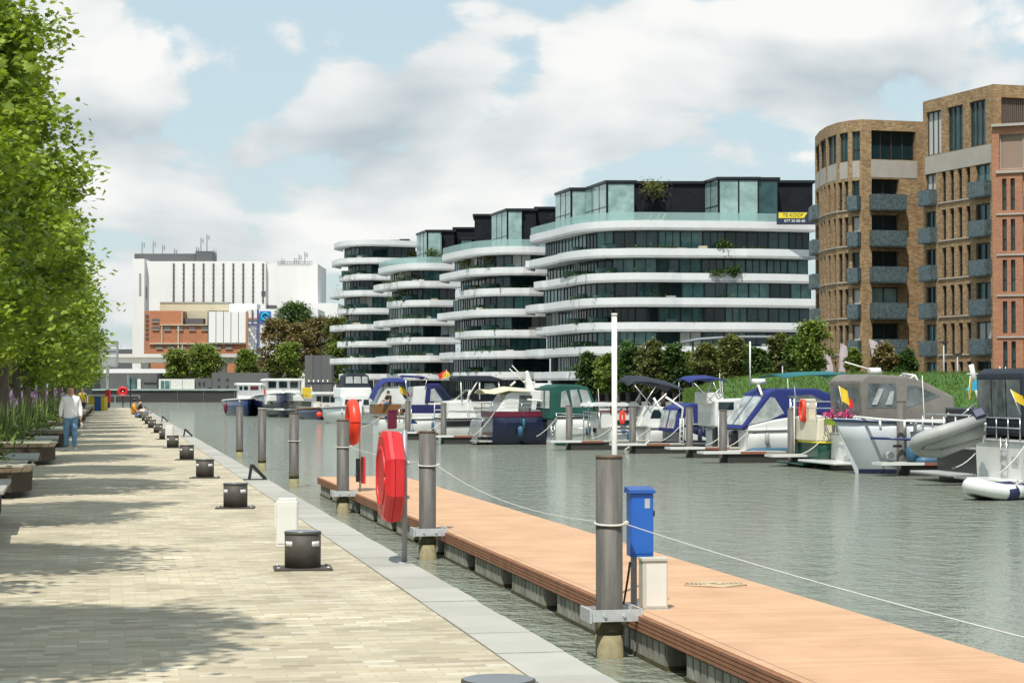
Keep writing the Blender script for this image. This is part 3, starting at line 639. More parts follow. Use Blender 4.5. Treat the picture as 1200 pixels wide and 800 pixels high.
def facade(mb, a, b, z0, z1, ops, rev=.35):
    """wall from a to b (plan points; outside on the right-hand side of a->b) with recessed openings (u0,u1,z0,z1)"""
    a = Vector((a[0], a[1], 0)); b = Vector((b[0], b[1], 0)); L = (b - a).length; t = (b - a) / L; n = Vector((t.y, -t.x, 0))
    P = lambda u, z, s=0: tuple(a + t * u - n * s + Vector((0, 0, z)))
    us = sorted({0, L, *[o[0] for o in ops], *[o[1] for o in ops]}); vs = sorted({z0, z1, *[o[2] for o in ops], *[o[3] for o in ops]})
    for v0, v1 in zip(vs, vs[1:]):
        run = None
        for u0, u1 in zip(us, us[1:]):
            cu = (u0 + u1) / 2; cv = (v0 + v1) / 2
            if not any(o[0] < cu < o[1] and o[2] < cv < o[3] for o in ops): mb.add([P(u0, v0), P(u1, v0), P(u1, v1), P(u0, v1)], [(0, 1, 2, 3)])
    for (u0, u1, v0, v1) in [o[:4] for o in ops]:
        mb.add([P(u0, v0), P(u1, v0), P(u1, v1), P(u0, v1), P(u0, v0, rev), P(u1, v0, rev), P(u1, v1, rev), P(u0, v1, rev)], [(0, 4, 5, 1), (1, 5, 6, 2), (2, 6, 7, 3), (3, 7, 4, 0)])
    return P, n, t
def win_at(P, o, rev, parent, gm, mull=1, fm='window_frame_brown', name='window', sill=None):
    u0, u1, v0, v1 = o[:4]; m = MB(); m.cur = 0; s = rev - .02
    m.add([P(u0, v0, s), P(u1, v0, s), P(u1, v1, s), P(u0, v1, s)], [(0, 1, 2, 3)]); m.cur = 1
    w_ = .07
    for k in range(mull + 1):
        u = u0 + w_ / 2 + (u1 - u0 - w_) * k / mull; m.bar(P(u, v0, s - .05), P(u, v1, s - .05), w_, .08)
    m.bar(P(u0, v0 + .04, s - .05), P(u1, v0 + .04, s - .05), .08, .08); m.bar(P(u0, v1 - .04, s - .05), P(u1, v1 - .04, s - .05), .08, .08)
    if v1 - v0 > 2 and u1 - u0 < 1: m.bar(P(u0, v0 + 1, s - .05), P(u1, v0 + 1, s - .05), .06, .08)
    return m.build(name, [gm, fm], parent, fix=False)
def balcony(P, n, t, u0, u1, z0, z1, out, parent, m='balcony_metal'):
    mb = MB(); a = Vector(P(u0, z0, -.01)); b = Vector(P(u1, z0, -.01)); c = b + n * out; d = a + n * out; up = Vector((0, 0, z1 - z0))
    mb.hexa([a, b, c, d], [p + Vector((0, 0, .12)) for p in (a, b, c, d)])
    for p, q in ((a, d), (d, c), (c, b)):
        mid = (p + q) / 2; mb.bar(p + up / 2 + Vector((0, 0, .05)), q + up / 2 + Vector((0, 0, .05)), .06, (z1 - z0) - .1)
    return mb.build('balcony', m, parent, fix=False)
def tower(name, label, group=None):
    return empty(name, (0, 0, 0), 0, label, 'apartment building', group)
gb_ = 'brick apartment towers on the far quay'
brn = random.Random(9)
def glz(): return brn.choice(['glass_dark', 'glass_dark', 'glass_mid', 'curtain', 'glass_teal'])
# tower 2: long left face (toward the dock) and a front face
def pl(px, d): v = W(px, d); return (v.x, v.y)
def rel(o, pts): o0 = pts[0]; o.location = (o0[0], o0[1], 0); return [(p[0] - o0[0], p[1] - o0[1]) for p in pts]
zt2 = Zp(97.5, 153)
T2 = tower('brick_tower', 'taller tan brick apartment tower with louvred top corner, beside the orange brick one', gb_)
c = rel(T2, [pl(1166, 153), pl(1083, 162.5), pl(1150, 176), pl(1240, 166), pl(1212, 154)])
wl = MB(); L = (Vector(c[0]) - Vector(c[1])).length; fh = 3.1; zb0 = Zp(207, 153) - 1.35     # balcony rows
rows = [zb0 - 3.1 * i for i in range(0, 6)]
ops = []; wins = []
for i, z in enumerate(rows):                       # z = floor level of the balcony
    for (u0, u1) in ((.35, 1.9), (L - 2.5, L - .5)): ops.append((u0, u1, z, z + 2.5)); wins.append((ops[-1], 'b'))
    for k in range(4): u = 2.75 + k * (L - 6.0) / 3.55; ops.append((u, u + .62, z + .05, z + 2.5)); wins.append((ops[-1], 's'))
ph = [(.5 + k * (L - .7) / 3, .5 + k * (L - .7) / 3 + (L - .7) / 3 - .9, zt2 - 4.6, zt2 - 1.0) for k in range(3)]
P, n, t = facade(wl, c[1], c[0], 0, zt2, ops + ph, .28)
for o, kd in wins: win_at(P, o, .28, T2, glz() if kd == 'b' else 'glass_dark', 2 if kd == 'b' else 1)
for o in ph: win_at(P, o, .28, T2, brn.choice(['glass_pale', 'curtain', 'glass_mid']), 3)
for i, z in enumerate(rows[:-1]):
    balcony(P, n, t, .2, 2.0, z - .15, z + 1.15, .6, T2); balcony(P, n, t, L - 2.6, L - .4, z - .15, z + 1.15, .6, T2)
    sl_ = MB(); sl_.bar(P(2.3, z - .04, -.04), P(L - 2.9, z - .04, -.04), .12, .1); sl_.build('sill', 'concrete_pale', T2)
cp = MB(); cp.hexa([P(.35, zt2 - 6.1, -.03), P(L - .3, zt2 - 6.1, -.03), P(L - .3, zt2 - 6.1, .1), P(.35, zt2 - 6.1, .1)], [P(.35, zt2 - 4.65, -.03), P(L - .3, zt2 - 4.65, -.03), P(L - .3, zt2 - 4.65, .1), P(.35, zt2 - 4.65, .1)]); cp.build('parapet_panel', 'concrete_pale', T2)
Lf = (Vector(c[4]) - Vector(c[0])).length
P, n, t = facade(wl, c[0], c[4], 0, zt2, [(.7, Lf, zt2 - 4.3, zt2 - 1.0)], .4)
lv_ = MB(); lv_.add([P(.7, zt2 - 4.3, .38), P(Lf, zt2 - 4.3, .38), P(Lf, zt2 - 1, .38), P(.7, zt2 - 1, .38)], [(0, 1, 2, 3)])
for k in range(14): u = .8 + k * (Lf - .9) / 14; lv_.bar(P(u, zt2 - 4.3, .3), P(u, zt2 - 1, .3), .12, .12)
lv_.build('louvres', 'louvre', T2, fix=False)
for a, b in ((c[4], c[3]), (c[3], c[2]), (c[2], c[1])): facade(wl, a, b, 0, zt2, [])
wl.add([(p[0], p[1], zt2) for p in (c[0], c[4], c[3], c[2], c[1])], [(0, 1, 2, 3, 4)])
uvmap(wl.build('brick_wall', tan, T2, fix=True))
# tower 1: right flat facet and curved left side
zt1 = Zp(139, 168)
T1 = tower('brick_tower', 'tan brick apartment tower with a rounded left side, next to the white blocks', gb_)
cur = [pl(1083, 169.5), pl(1011, 168), pl(996, 168.8), pl(982, 170.2), pl(969, 172.8), pl(961, 176), pl(956, 180)]
c = rel(T1, cur); wl = MB(); rows = [Zp(227, 168) - 1.3 - 3.1 * i for i in range(6)]
L = (Vector(c[0]) - Vector(c[1])).length; ops = [(.9, 3.5, z, z + 2.65) for z in rows]; ph = [(.9, 5.1, zt1 - 3.4, zt1 - .9)]
P, n, t = facade(wl, c[1], c[0], 0, zt1, ops + ph, .6)
for i, o in enumerate(ops): win_at(P, o, .6, T1, ['glass_dark', 'glass_dark', 'glass_dark', 'glass_pale', 'glass_dark', 'glass_dark'][i], 2)
win_at(P, ph[0], .6, T1, 'glass_dark', 4)
for z in rows[:-1]: balcony(P, n, t, .7, 3.7, z - .15, z + 1.25, 1.0, T1)
cp = MB(); cp.hexa([P(.85, zt1 - 4.95, -.03), P(5.2, zt1 - 4.95, -.03), P(5.2, zt1 - 4.95, .1), P(.85, zt1 - 4.95, .1)], [P(.85, zt1 - 3.45, -.03), P(5.2, zt1 - 3.45, -.03), P(5.2, zt1 - 3.45, .1), P(.85, zt1 - 3.45, .1)]); cp.build('parapet_panel', 'concrete_pale', T1)
sgn = MB(); sgn.bar(P(.95, rows[5] + 2.45, .2), P(3.4, rows[5] + 2.45, .2), .06, .4); mat('shop_red', (.55, .03, .03), .5); sgn.build('red_fascia', 'shop_red', T1)
for j in range(1, 6):
    a, b = c[j + 1], c[j]; Lj = (Vector(a) - Vector(b)).length; ops = []
    for z in rows:
        if j in (1, 5): ops.append((Lj * .2, Lj * .8, z, z + 2.5))
        else:
            k = 2; 
            for q in range(k): u = Lj * (q + .5) / k - .28; ops.append((u, u + .55, z + .05, z + 2.5))
    po = (.3, Lj - .15, zt1 - 3.5, zt1 - 1.0)
    P, n, t = facade(wl, a, b, 0, zt1, ops + [po], .28)
    for o in ops: win_at(P, o, .28, T1, glz() if j in (1, 5) else 'glass_mid', 1)
    win_at(P, po, .28, T1, 'glass_mid', 2)
    if j in (1, 5):
        for z in rows[:-1]: balcony(P, n, t, Lj * .1, Lj * .9, z - .15, z + 1.15, .6, T1)
    for z in rows[:-1]:
        if j not in (1, 5): s_ = MB(); s_.bar(P(.1, z - .04, -.04), P(Lj - .1, z - .04, -.04), .12, .1); s_.build('sill', 'concrete_pale', T1)
    cp = MB(); cp.hexa([P(.35, zt1 - 5.0, -.02), P(Lj - .2, zt1 - 5.0, -.02), P(Lj - .2, zt1 - 5.0, .1), P(.35, zt1 - 5.0, .1)], [P(.35, zt1 - 3.55, -.02), P(Lj - .2, zt1 - 3.55, -.02), P(Lj - .2, zt1 - 3.55, .1), P(.35, zt1 - 3.55, .1)]); cp.build('parapet_panel', 'concrete_pale', T1)
bk = [W(960, 200).to_2d() - Vector(cur[0]), W(1090, 190).to_2d() - Vector(cur[0])]
facade(wl, bk[0], c[6], 0, zt1, []); facade(wl, bk[1], bk[0], 0, zt1, []); facade(wl, c[0], bk[1], 0, zt1, [])
wl.add([(p[0], p[1], zt1) for p in c + [tuple(bk[0]), tuple(bk[1])]], [tuple(range(9))])
uvmap(wl.build('brick_wall', tan, T1, fix=True))
# orange brick building at the right edge
zt3 = Zp(150, 152)
T3 = tower('brick_building', 'orange brick apartment building cut off by the right edge', None)
c = rel(T3, [pl(1164, 151.2), pl(1290, 148), pl(1310, 168), pl(1166.5, 152.6)]); wl = MB(); L = (Vector(c[1]) - Vector(c[0])).length
rows = [Zp(y_, 150) for y_ in (245, 293, 341, 390, 437)]; ops = []
for z in rows: ops += [(.75, 1.08, z, z + 2.45), (1.38, 1.71, z, z + 2.45), (2.3, 4.2, z, z + 2.75), (4.9, 5.3, z, z + 2.45), (5.7, 7.6, z, z + 2.75)]
top = (.55, 7.5, zt3 - 3.3, zt3 - .55)
P, n, t = facade(wl, c[0], c[1], 0, zt3, ops + [top], .35)
for o in ops: win_at(P, o, .35, T3, 'glass_mid' if o[1] - o[0] < 1 else 'glass_dark', 1 if o[1] - o[0] < 1 else 2, fm='concrete_pale' if o[1] - o[0] > 1 else 'window_frame_brown')
win_at(P, top, .35, T3, 'orange_brick', 4, fm='concrete_pale')
for z in rows:
    s_ = MB(); s_.bar(P(.3, z - .3, -.04), P(8, z - .3, -.04), .12, .12); s_.build('sill', 'concrete_pale', T3)
    s_ = MB(); s_.bar(P(2.3, z + .55, .0), P(4.2, z + .55, .0), .05, 1.0); s_.build('balustrade', 'balcony_metal', T3)
s_ = MB(); s_.bar(P(0, zt3 + .1, -.1), P(L, zt3 + .1, -.1), .4, .2); s_.bar(P(.3, zt3 - 3.5, -.05), P(8, zt3 - 3.5, -.05), .2, .2); s_.build('coping_rail', 'concrete_pale', T3)
for a, b in ((c[1], c[2]), (c[2], c[3]), (c[3], c[0])): facade(wl, a, b, 0, zt3, [])
wl.add([(p[0], p[1], zt3) for p in c], [(0, 1, 2, 3)]); uvmap(wl.build('brick_wall', org, T3, fix=True))
# ------------------------------------------------------------------ far end: the white mill, brick building, viaduct
mat('mill_white', (.72, .72, .70), .8, var=.07, vs=.12, stretch=(1, 1, .4)); mat('mill_shade', (.30, .31, .31), .8); mat('slot_dark', (.10, .10, .10), .7); mat('roof_dark', (.10, .105, .11), .8)
mat('cream', (.50, .45, .33), .8, var=.08, vs=.2); brickmat('red_brick', [(.36, .14, .07), (.44, .18, .09), (.40, .155, .08)], (.38, .22, .15), 1.2, .4, .01, coord='Object', rot=(math.pi / 2, 0, 0), pscale=.1, bump=0)
mat('steel_mast', (.30, .31, .32), .5, metal=.4)
def frame_at(px, d): p = W(px, d); return p
def far_box(m, x0, x1, y1, y0, d, dep):            # box facing the camera between columns x0..x1 and rows y1(top)..y0
    a = W(x0, d); b = W(x1, d); f = _f * dep; z0 = Zp(y0, d); z1 = Zp(y1, d)
    m.hexa([(p.x, p.y, z0) for p in (a, b, b + f, a + f)], [(p.x, p.y, z1) for p in (a, b, b + f, a + f)])
dM = 610
Mo = empty('flour_mill', W(155, dM), 0, 'large white industrial mill with rows of dark vertical slots and roof masts', 'factory'); off = -Mo.location
def fb(name, m, parent, *boxes):
    k = MB()
    for b_ in boxes: far_box(k, *b_)
    k.xf(Matrix.Translation(-parent.location if parent.parent is None else -parent.parent.location)); return k.build(name, m, parent)
fb('main_block', 'mill_white', Mo, (169, 311, 306, 470, dM, 30))
fb('stair_tower', 'mill_white', Mo, (155, 168.6, 303, 470, dM - 3, 26))
fb('east_block', 'mill_white', Mo, (311.5, 372, 309, 470, dM + 2, 28))
fb('low_wing', 'mill_white', Mo, (360, 396, 355, 470, dM - 12, 24))
fb('roof_house', 'roof_dark', Mo, (157, 228, 297, 306, dM + 6, 14), (228.5, 248, 294, 305.9, dM + 2, 10))
for k in range(10):
    x = 203 + k * 11.65; sb = []
    for q in range(9): y = 308.5 + q * 5.2; sb.append((x - 1, x + 1, y, y + 4.2, dM - .3, .28))
    fb('slot_window', 'slot_dark', Mo, *sb)
fb('vertical_slot', 'slot_dark', Mo, (170.2, 171.2, 336, 350, dM - .3, .25)); fb('vertical_slot', 'mill_shade', Mo, (162.5, 164.5, 320, 345, dM - 3.3, .25))
fb('wall_vent', 'slot_dark', Mo, (306, 311, 341, 346, dM - .3, .25)); fb('wall_vent', 'slot_dark', Mo, (313, 324, 357.5, 361, dM + 1.7, .28))
ms = MB()
for x, y in ((166, 281), (179, 280), (190, 284), (204, 289), (230, 287), (235, 276), (242, 272), (250, 290), (330, 301), (350, 296), (357, 293), (345, 300)):
    p = W(x, dM + 8) + off; ms.bar((p.x, p.y, Zp(312, dM)), (p.x, p.y, Zp(y, dM)), .32); q = W(x + 2.5, dM + 8) + off; ms.bar((p.x, p.y, Zp(y + 4, dM)), (q.x, q.y, Zp(y + 4, dM)), .22); ms.bar((q.x, q.y, Zp(y + 7, dM)), (q.x, q.y, Zp(y + 1, dM)), .3)
ms.build('masts', 'steel_mast', Mo)
ms = MB()
for i in range(15):
    x = 326 + i * 2.6; p = W(x, dM + 1.7) + off; ms.bar((p.x, p.y, Zp(309, dM)), (p.x, p.y, Zp(306, dM)), .15)
p = W(324, dM + 1.7) + off; q = W(366, dM + 1.7) + off; ms.bar((p.x, p.y, Zp(306, dM)), (q.x, q.y, Zp(306, dM)), .2); ms.build('roof_railing', 'steel_mast', Mo)
dK = 575
K = empty('brick_warehouse', W(169, dK), 0, 'orange-red brick industrial building in front of the white mill', 'factory')
fb('brick_wall', 'red_brick', K, (169, 213, 364, 470, dK, 20), (213.3, 243.5, 381, 470, dK, 20), (243.8, 288, 402, 470, dK, 20))
fb('cream_wall', 'cream', K, (187, 268, 355, 364, dK + 14, 8), (213.5, 243, 364, 380.9, dK + 8, 8)); fb('cream_wall', 'mill_white', K, (268.2, 301, 356, 365, dK + 13, 8))
fb('roof_plant', 'roof_dark', K, (215, 238, 373, 380, dK + 3, 4)); fb('roof_plant', 'mill_shade', K, (187, 268, 353.6, 355, dK + 13.8, 8))
fb('metal_cladding', 'mill_white', K, *[(244.5 + i * 8.8, 244.5 + i * 8.8 + 8.0, 365, 401.5, dK - 1, 18) for i in range(5)])
fb('cladding_joints', 'mill_shade', K, (244.2, 288.2, 365.3, 401.3, dK - .5, 17))
fb('cornice', 'cream', K, (187, 243, 380, 381.2, dK - .6, 1), (175, 288, 401.8, 403.2, dK - .7, 1)); fb('downpipe', 'cream', K, (189, 190.2, 381.3, 401.5, dK - .5, .4)); fb('downpipe', 'cream', K, (208, 209.6, 381.3, 412, dK - .5, .4)); fb('downpipe', 'cream', K, (212.6, 213.6, 364, 380, dK - .5, .4)); fb('downpipe', 'cream', K, (213, 214.2, 403.4, 418, dK - .6, .4))
for (x, y) in [(182 + 0, 375), (182, 384)] + [(196 + i * 14.5, 384.5) for i in range(4)] + [(186.5 + i * 13.6, 406) for i in range(7)]:
    wv = fb('window', 'slot_dark', K, (x - 4, x + 4, y - 1.6, y + 1.9, dK - .35, .32)); s_ = fb('sill', 'cream', K, (x - 4.2, x + 4.2, y + 2, y + 2.7, dK - .45, .4))
fb('side_openings', 'slot_dark', K, *[(170.2, 173.6, 368 + i * 5.3, 370.5 + i * 5.3, dK - .3, .28) for i in range(6)])
# sign hall
dS = 560
S = empty('sign_hall', W(288.5, dS), 0, 'white hall with blue emblem square and pale lettering behind the far trees', 'hall')
fb('white_wall', 'mill_white', S, (303, 372.5, 362, 470, dS, 20)); mat('stripe_orange', (.55, .20, .08), .6); mat('stripe_blue', (.06, .07, .25), .6); mat('logo_blue', (.02, .13, .42), .5); mat('logo_teal', (.02, .50, .50), .5); mat('letter_grey', (.42, .43, .45), .6); mat('poster_grey', (.35, .36, .40), .7, var=.6, vs=.6)
fb('end_wall', 'mill_white', S, (288.6, 302.7, 362, 420, dS - .5, 19)); fb('stripe', 'stripe_orange', S, (288.6, 290, 364, 425, dS - 1.1, .5), (289.9, 302, 372, 373, dS - 1.1, .4)); fb('stripe', 'stripe_blue', S, (301, 302.8, 362, 425, dS - 1.1, .5), (290.2, 301, 379, 380, dS - 1.1, .5)); fb('stripe', 'slot_dark', S, (294.6, 296.2, 363, 379, dS - 1.1, .45))
gr = [(291 + 2.5 * i, 291 + 2.5 * i + 1.7, 383 + 4.2 * j + (i % 2), 383 + 4.2 * j + 2.6, dS - 1.05, .4) for i in range(4) for j in range(8) if (i * 3 + j * 5) % 4]
fb('wall_pattern', 'poster_grey', S, *gr)
fb('logo_square', 'logo_blue', S, (304.5, 317, 364.5, 378, dS - .4, .35))
cL = W(310.6, dS - .55) - S.location; cL.z = Zp(371, dS); lg = MB(); Rr = 1.05
ringp = [cL + _r * (Rr * math.cos(a)) + Vector((0, 0, Rr * math.sin(a))) for a in [R(-35 + 30 * k_) * 1 + .5 for k_ in range(11)]]
lg.tube(ringp, .22, 8); lg.tube([cL + _r * .35 + Vector((0, 0, -.3)), cL + _r * 1.15 + Vector((0, 0, -1.15))], .22, 8); lg.build('logo_letter', 'logo_teal', S)
for ch, x in (('Q', 325), ('U', 333.5), ('A', 342), ('R', 350), ('E', 358), ('S', 366)):
    p = W(x, dS - .05) - S.location; text(ch, 'sign_letter', 'letter_grey', 3.0, (p.x, p.y, Zp(371.5, dS)), (math.pi / 2, 0, -YAW), S, .06)
# viaduct
mat('viaduct_concrete', (.55, .54, .50), .8, var=.08, vs=.15)
V = empty('viaduct', W(110, 505), 0, 'pale concrete viaduct running across the far end of the dock', 'bridge')
fb('parapet', 'viaduct_concrete', V, (60, 330, 414.5, 418.5, 503, 12)); fb('girder', 'viaduct_concrete', V, (60, 330, 418.7, 425, 505, 8)); fb('lower_deck', 'mill_white', V, (104, 230, 432, 437, 498, 10))
for x in (70, 120, 165, 210, 255, 300): fb('pier', 'viaduct_concrete', V, (x, x + 9, 424.8, 470, 507, 3))
fb('retaining_wall', 'mill_shade', V, (60, 330, 436.5, 470, 512, 2))
fb('low_building', 'roof_dark', empty('far_building', W(60, 700), 0, 'low dark-roofed building beyond the viaduct', 'building'), (60, 165, 409, 470, 700, 10))
# distant greenery behind
# dark box building and houseboat barge
mat('barge_grey', (.105, .108, .105), .7, var=.1, vs=.3); mat('barge_hull', (.035, .032, .032), .6, var=.3, vs=.5, stretch=(.2, .2, 1)); mat('cream_paint', (.62, .62, .57), .6); mat('pale_green_metal', (.30, .38, .36), .5)
tb = empty('dark_panel_building', W(357, 430), 0, 'small dark grey panelled building standing behind the moored boats', 'building')
fb('panel', 'barge_grey', tb, (357.2, 366.5, 416, 462, 430, 6)); fb('panel', 'roof_dark', tb, (366.7, 377, 416.3, 462, 430.2, 6)); fb('panel', 'barge_grey', tb, (377.2, 388.5, 416, 462, 430, 6))
dG = 428; BG = empty('house_barge', W(112, dG, WATER), 0, 'long grey houseboat barge with white doors, moored across the far end', 'barge')
def bgb(name, m, *bx): return fb(name, m, BG, *bx)
k = MB(); far_box(k, 108, 292, 457.6, 476, dG, 5.5); k.xf(Matrix.Translation(-BG.location)); k.build('hull', 'barge_hull', BG)
bgb('gunwale', 'pale_green_metal', (108, 292, 455.5, 457.4, dG - .3, 6)); bgb('superstructure', 'barge_grey', (118, 184, 437.5, 455.4, dG + 1, 4)); bgb('superstructure', 'barge_grey', (184.3, 222, 443.5, 455.4, dG + 1.4, 4)); bgb('superstructure', 'barge_grey', (222.5, 248, 443, 455.4, dG + 1.2, 4)); bgb('superstructure', 'barge_grey', (248.3, 314, 436.5, 456, dG + 1, 4))
bgb('white_panel', 'cream_paint', (200, 213.5, 444, 459, dG + .6, .5), (214, 228, 444, 459, dG + .6, .5)); wf = bgb('window', 'cream_paint', (186.3, 199.5, 444, 459, dG + .6, .5)); 
bgb('window', 'glass_teal', (188.5, 192.3, 446, 457, dG + .4, .18)); bgb('window', 'glass_teal', (193.6, 198.3, 446, 457, dG + .4, .18)); bgb('window', 'glass_teal', (150, 159, 443, 455, dG + .7, .4))
bgb('door', 'cream_paint', (161, 165, 444, 457.5, dG + .6, .5)); bgb('pipe', 'slot_dark', (168, 183, 446.3, 448, dG + .7, .35)); bgb('door', 'slot_dark', (243, 248, 444, 454, dG + .8, .5))
for x, y in ((256, 443), (266, 443), (256, 451), (266, 451), (233, 447), (238, 447)): bgb('porthole', 'slot_dark', (x - 1.3, x + 1.3, y - 1.2, y + 1.2, dG + .7, .35))
for x in (208.5, 239, 275): bgb('hull_rib', 'barge_grey', (x - .4, x + .4, 457.8, 472, dG - .2, .2))
mat('pale_hull_grey', (.28, .28, .27), .6)
# trees at the far end
gt = 'trees at the far end of the dock'
def farprof(u): return max(.15, math.sin(math.pi * min(1, max(0, .12 + u * .8))) ** .55)
def bush_tree(px, d, ytop, ybase, rpx, leafm, label, seed, group=gt, ls=.62, n=75, m=80, nm='broadleaf_tree', z0=0, flat=.45):
    h = Zp(ytop, d) - z0; rad = rpx * d / F
    return make_tree(nm, W(px, d, z0), label, group, leafm, seed=seed, h=h + .6, base=max(.3, Zp(ybase, d) - z0), rad=rad, nclump=n, nleaf=m, ls=ls, shape=PLAIN, clump=rad * .27, trunk_r=.22, flat=flat, limbs=8, prof=farprof)
bush_tree(207, 470, 413, 441, 15, 'green_leaves', 'green tree above the left part of the grey barge', 101)
bush_tree(238, 470, 409, 441, 22, 'green_leaves', 'widest green tree above the middle of the grey barge', 102, n=90)
bush_tree(289, 470, 414, 441, 14, 'green_leaves', 'green tree below the striped end wall of the sign hall', 103)
bush_tree(345, 500, 359, 400, 24, 'dark_leaves', 'tall dark green tree in front of the sign lettering', 104, n=110)
bush_tree(322, 490, 378, 440, 20, 'rust_leaves', 'brownish tree left of the tall dark green one', 105, n=90)
bush_tree(352, 485, 384, 435, 19, 'rust_leaves', 'rust coloured tree below the tall dark green one', 106, n=90)
bush_tree(373, 492, 376, 425, 17, 'rust_leaves', 'rust coloured tree right of the tall dark green one', 107, n=80)
bush_tree(395, 480, 377, 420, 19, 'olive_leaves', 'yellowish tree touching the farthest white block', 108, n=80)
bush_tree(338, 455, 408, 446, 19, 'green_leaves', 'bright green tree left of the dark panelled building', 109, n=80)
bush_tree(397, 450, 407, 446, 15, 'green_leaves', 'bright green tree right of the dark panelled building', 110, n=70)
bush_tree(318, 452, 424, 448, 10, 'olive_leaves', 'low bush left of the bright green tree behind the white cruiser', 111, n=40)
bush_tree(407, 560, 366, 400, 8, 'green_leaves', 'treetop glimpsed behind the farthest white block', 112, n=40)
# green bank with trees on the right
mat('bank_grass', (.04, .115, .018), .9, var=.25, vs=.5, bump=.5, bs=4, c2=(.065, .16, .025))
bk_ = MB(); ln = [(800, 144, 459), (822, 142, 454), (845, 138, 446), (900, 132, 440), (960, 128, 439), (1010, 124, 438), (1080, 120, 438), (1150, 118, 438), (1230, 115, 438), (1330, 112, 438)]
pr = []
for (x, d, y) in ln:
    z = Zp(y, d); a = W(x, d - 9, 0); b = W(x, d - 4, z * .55); c = W(x, d, z); e = W(x, d + 8, z * .96); f = W(x, d + 14, 0); pr.append([a, b, c, e, f])
bk_.loft(pr, cap=True, smooth=True); tag(bk_.build('grass_bank', 'bank_grass', fix=True), kind='structure')
bg = MB(); rn = random.Random(31)
for i in range(26000):
    k = rn.uniform(0, len(ln) - 1.001); j = int(k); t = k - j; v = rn.uniform(.0, 3.2); q = int(v); s = v - q
    A_ = pr[j][q].lerp(pr[j][q + 1], s); B_ = pr[j + 1][q].lerp(pr[j + 1][q + 1], s); p = A_.lerp(B_, t); hh = rn.uniform(.08, .3); wv = Vector((rn.uniform(-1, 1), rn.uniform(-.3, .3), 0)) * .04
    bg.add([p - wv, p + wv, p + Vector((rn.uniform(-.15, .15), rn.uniform(-.1, .1), hh))], [(0, 1, 2)])
tag(bg.build('long_grass', 'bank_leaves', fix=False), 'long green grass on the bank behind the moored boats', 'grass', kind='stuff')
gm = 'small trees along the far quay in front of the white and brick buildings'
for i, (px, d, yt, yb, rp, lm, lab) in enumerate([
    (688, 175, 421, 452, 12, 'dark_leaves', 'dark round tree at the left end of the far quay row'),
    (712, 172, 424, 452, 14, 'green_leaves', 'light green bush tree left of the white pole'),
    (736, 170, 411, 452, 17, 'dark_leaves', 'dark green tree just right of the white pole'),
    (762, 168, 409, 452, 16, 'olive_leaves', 'olive brown tree second right of the white pole'),
    (790, 168, 414, 452, 14, 'dark_leaves', 'dark green tree third right of the white pole'),
    (826, 165, 413, 440, 16, 'olive_leaves', 'olive tree before the grey awning of the widest white block'),
    (858, 160, 404, 440, 17, 'olive_leaves', 'taller olive tree left of the thin boat mast'),
    (886, 158, 418, 441, 13, 'dark_leaves', 'low dark tree right of the thin boat mast'),
    (915, 160, 399, 430, 14, 'olive_leaves', 'thin olive tree before the right end of the widest white block'),
    (952, 140, 388, 428, 20, 'green_leaves', 'bright green tree before the rounded brick tower'),
    (1000, 150, 418, 440, 8, 'green_leaves', 'green shrub behind the leaning feather flag'),
    (1038, 146, 414, 440, 14, 'rust_leaves', 'brownish shrub at the foot of the rounded brick tower'),
    (1062, 145, 420, 441, 12, 'dark_leaves', 'dark shrub at the foot of the taller brick tower')]):
    bush_tree(px, d, yt, yb + 5, rp * 1.12, lm, lab, 200 + i, gm, ls=.26, n=80, m=80, nm='small_tree', flat=.8)
for i, (px, d, yt, yb, rp, lm, lab) in enumerate([
    (700, 180, 430, 455, 12, 'dark_leaves', 'low dark tree behind the light green bush tree'),
    (724, 178, 416, 452, 9, 'olive_leaves', 'narrow olive tree showing on both sides of the white pole'),
    (749, 177, 420, 450, 12, 'bank_leaves', 'mid green tree filling the gap second right of the white pole'),
    (777, 176, 419, 450, 11, 'bank_leaves', 'mid green tree filling the gap behind the small blue bimini'),
    (806, 174, 422, 446, 13, 'green_leaves', 'light green low tree left of the grey entrance canopy'),
    (842, 170, 417, 446, 13, 'bank_leaves', 'mid green tree below the grey entrance canopy'),
    (873, 168, 413, 442, 11, 'green_leaves', 'light green narrow tree just left of the thin boat mast'),
    (902, 168, 421, 442, 12, 'bank_leaves', 'mid green low tree under the right end of the entrance canopy'),
    (932, 156, 406, 438, 13, 'bank_leaves', 'mid green tree at the right end of the widest white block')]):
    bush_tree(px, d, yt, yb, rp, lm, lab, 240 + i, gm, ls=.26, n=80, m=80, nm='small_tree', flat=.8)
for i, (px, cc) in enumerate(((758, 'banner_yellow'), (767, 'banner_yellow'), (774, 'white_band'))):
    p = W(px, 249.5, Zp(262, 249.5) + .1); o = empty('lounge_chair', p, -YAW, ('leftmost yellow lounge chair on the top terrace', 'second yellow lounge chair on the top terrace', 'white lounge chair on the top terrace')[i], 'chair')
    k = MB(); k.hexa([(-.3, 0, .35), (.3, 0, .35), (.3, 1, .35), (-.3, 1, .35)], [(-.3, 0, .45), (.3, 0, .45), (.3, 1, .45), (-.3, 1, .45)]); k.build('seat', cc, o); k = MB(); k.side([(.25, .45), (.35, .45), (.75, 1.2), (.65, 1.2)], 0, 1); k.build('backrest', cc, o); MB().box(-.25, .1, 0, .25, .9, .34).build('base', 'steel_mast', o)
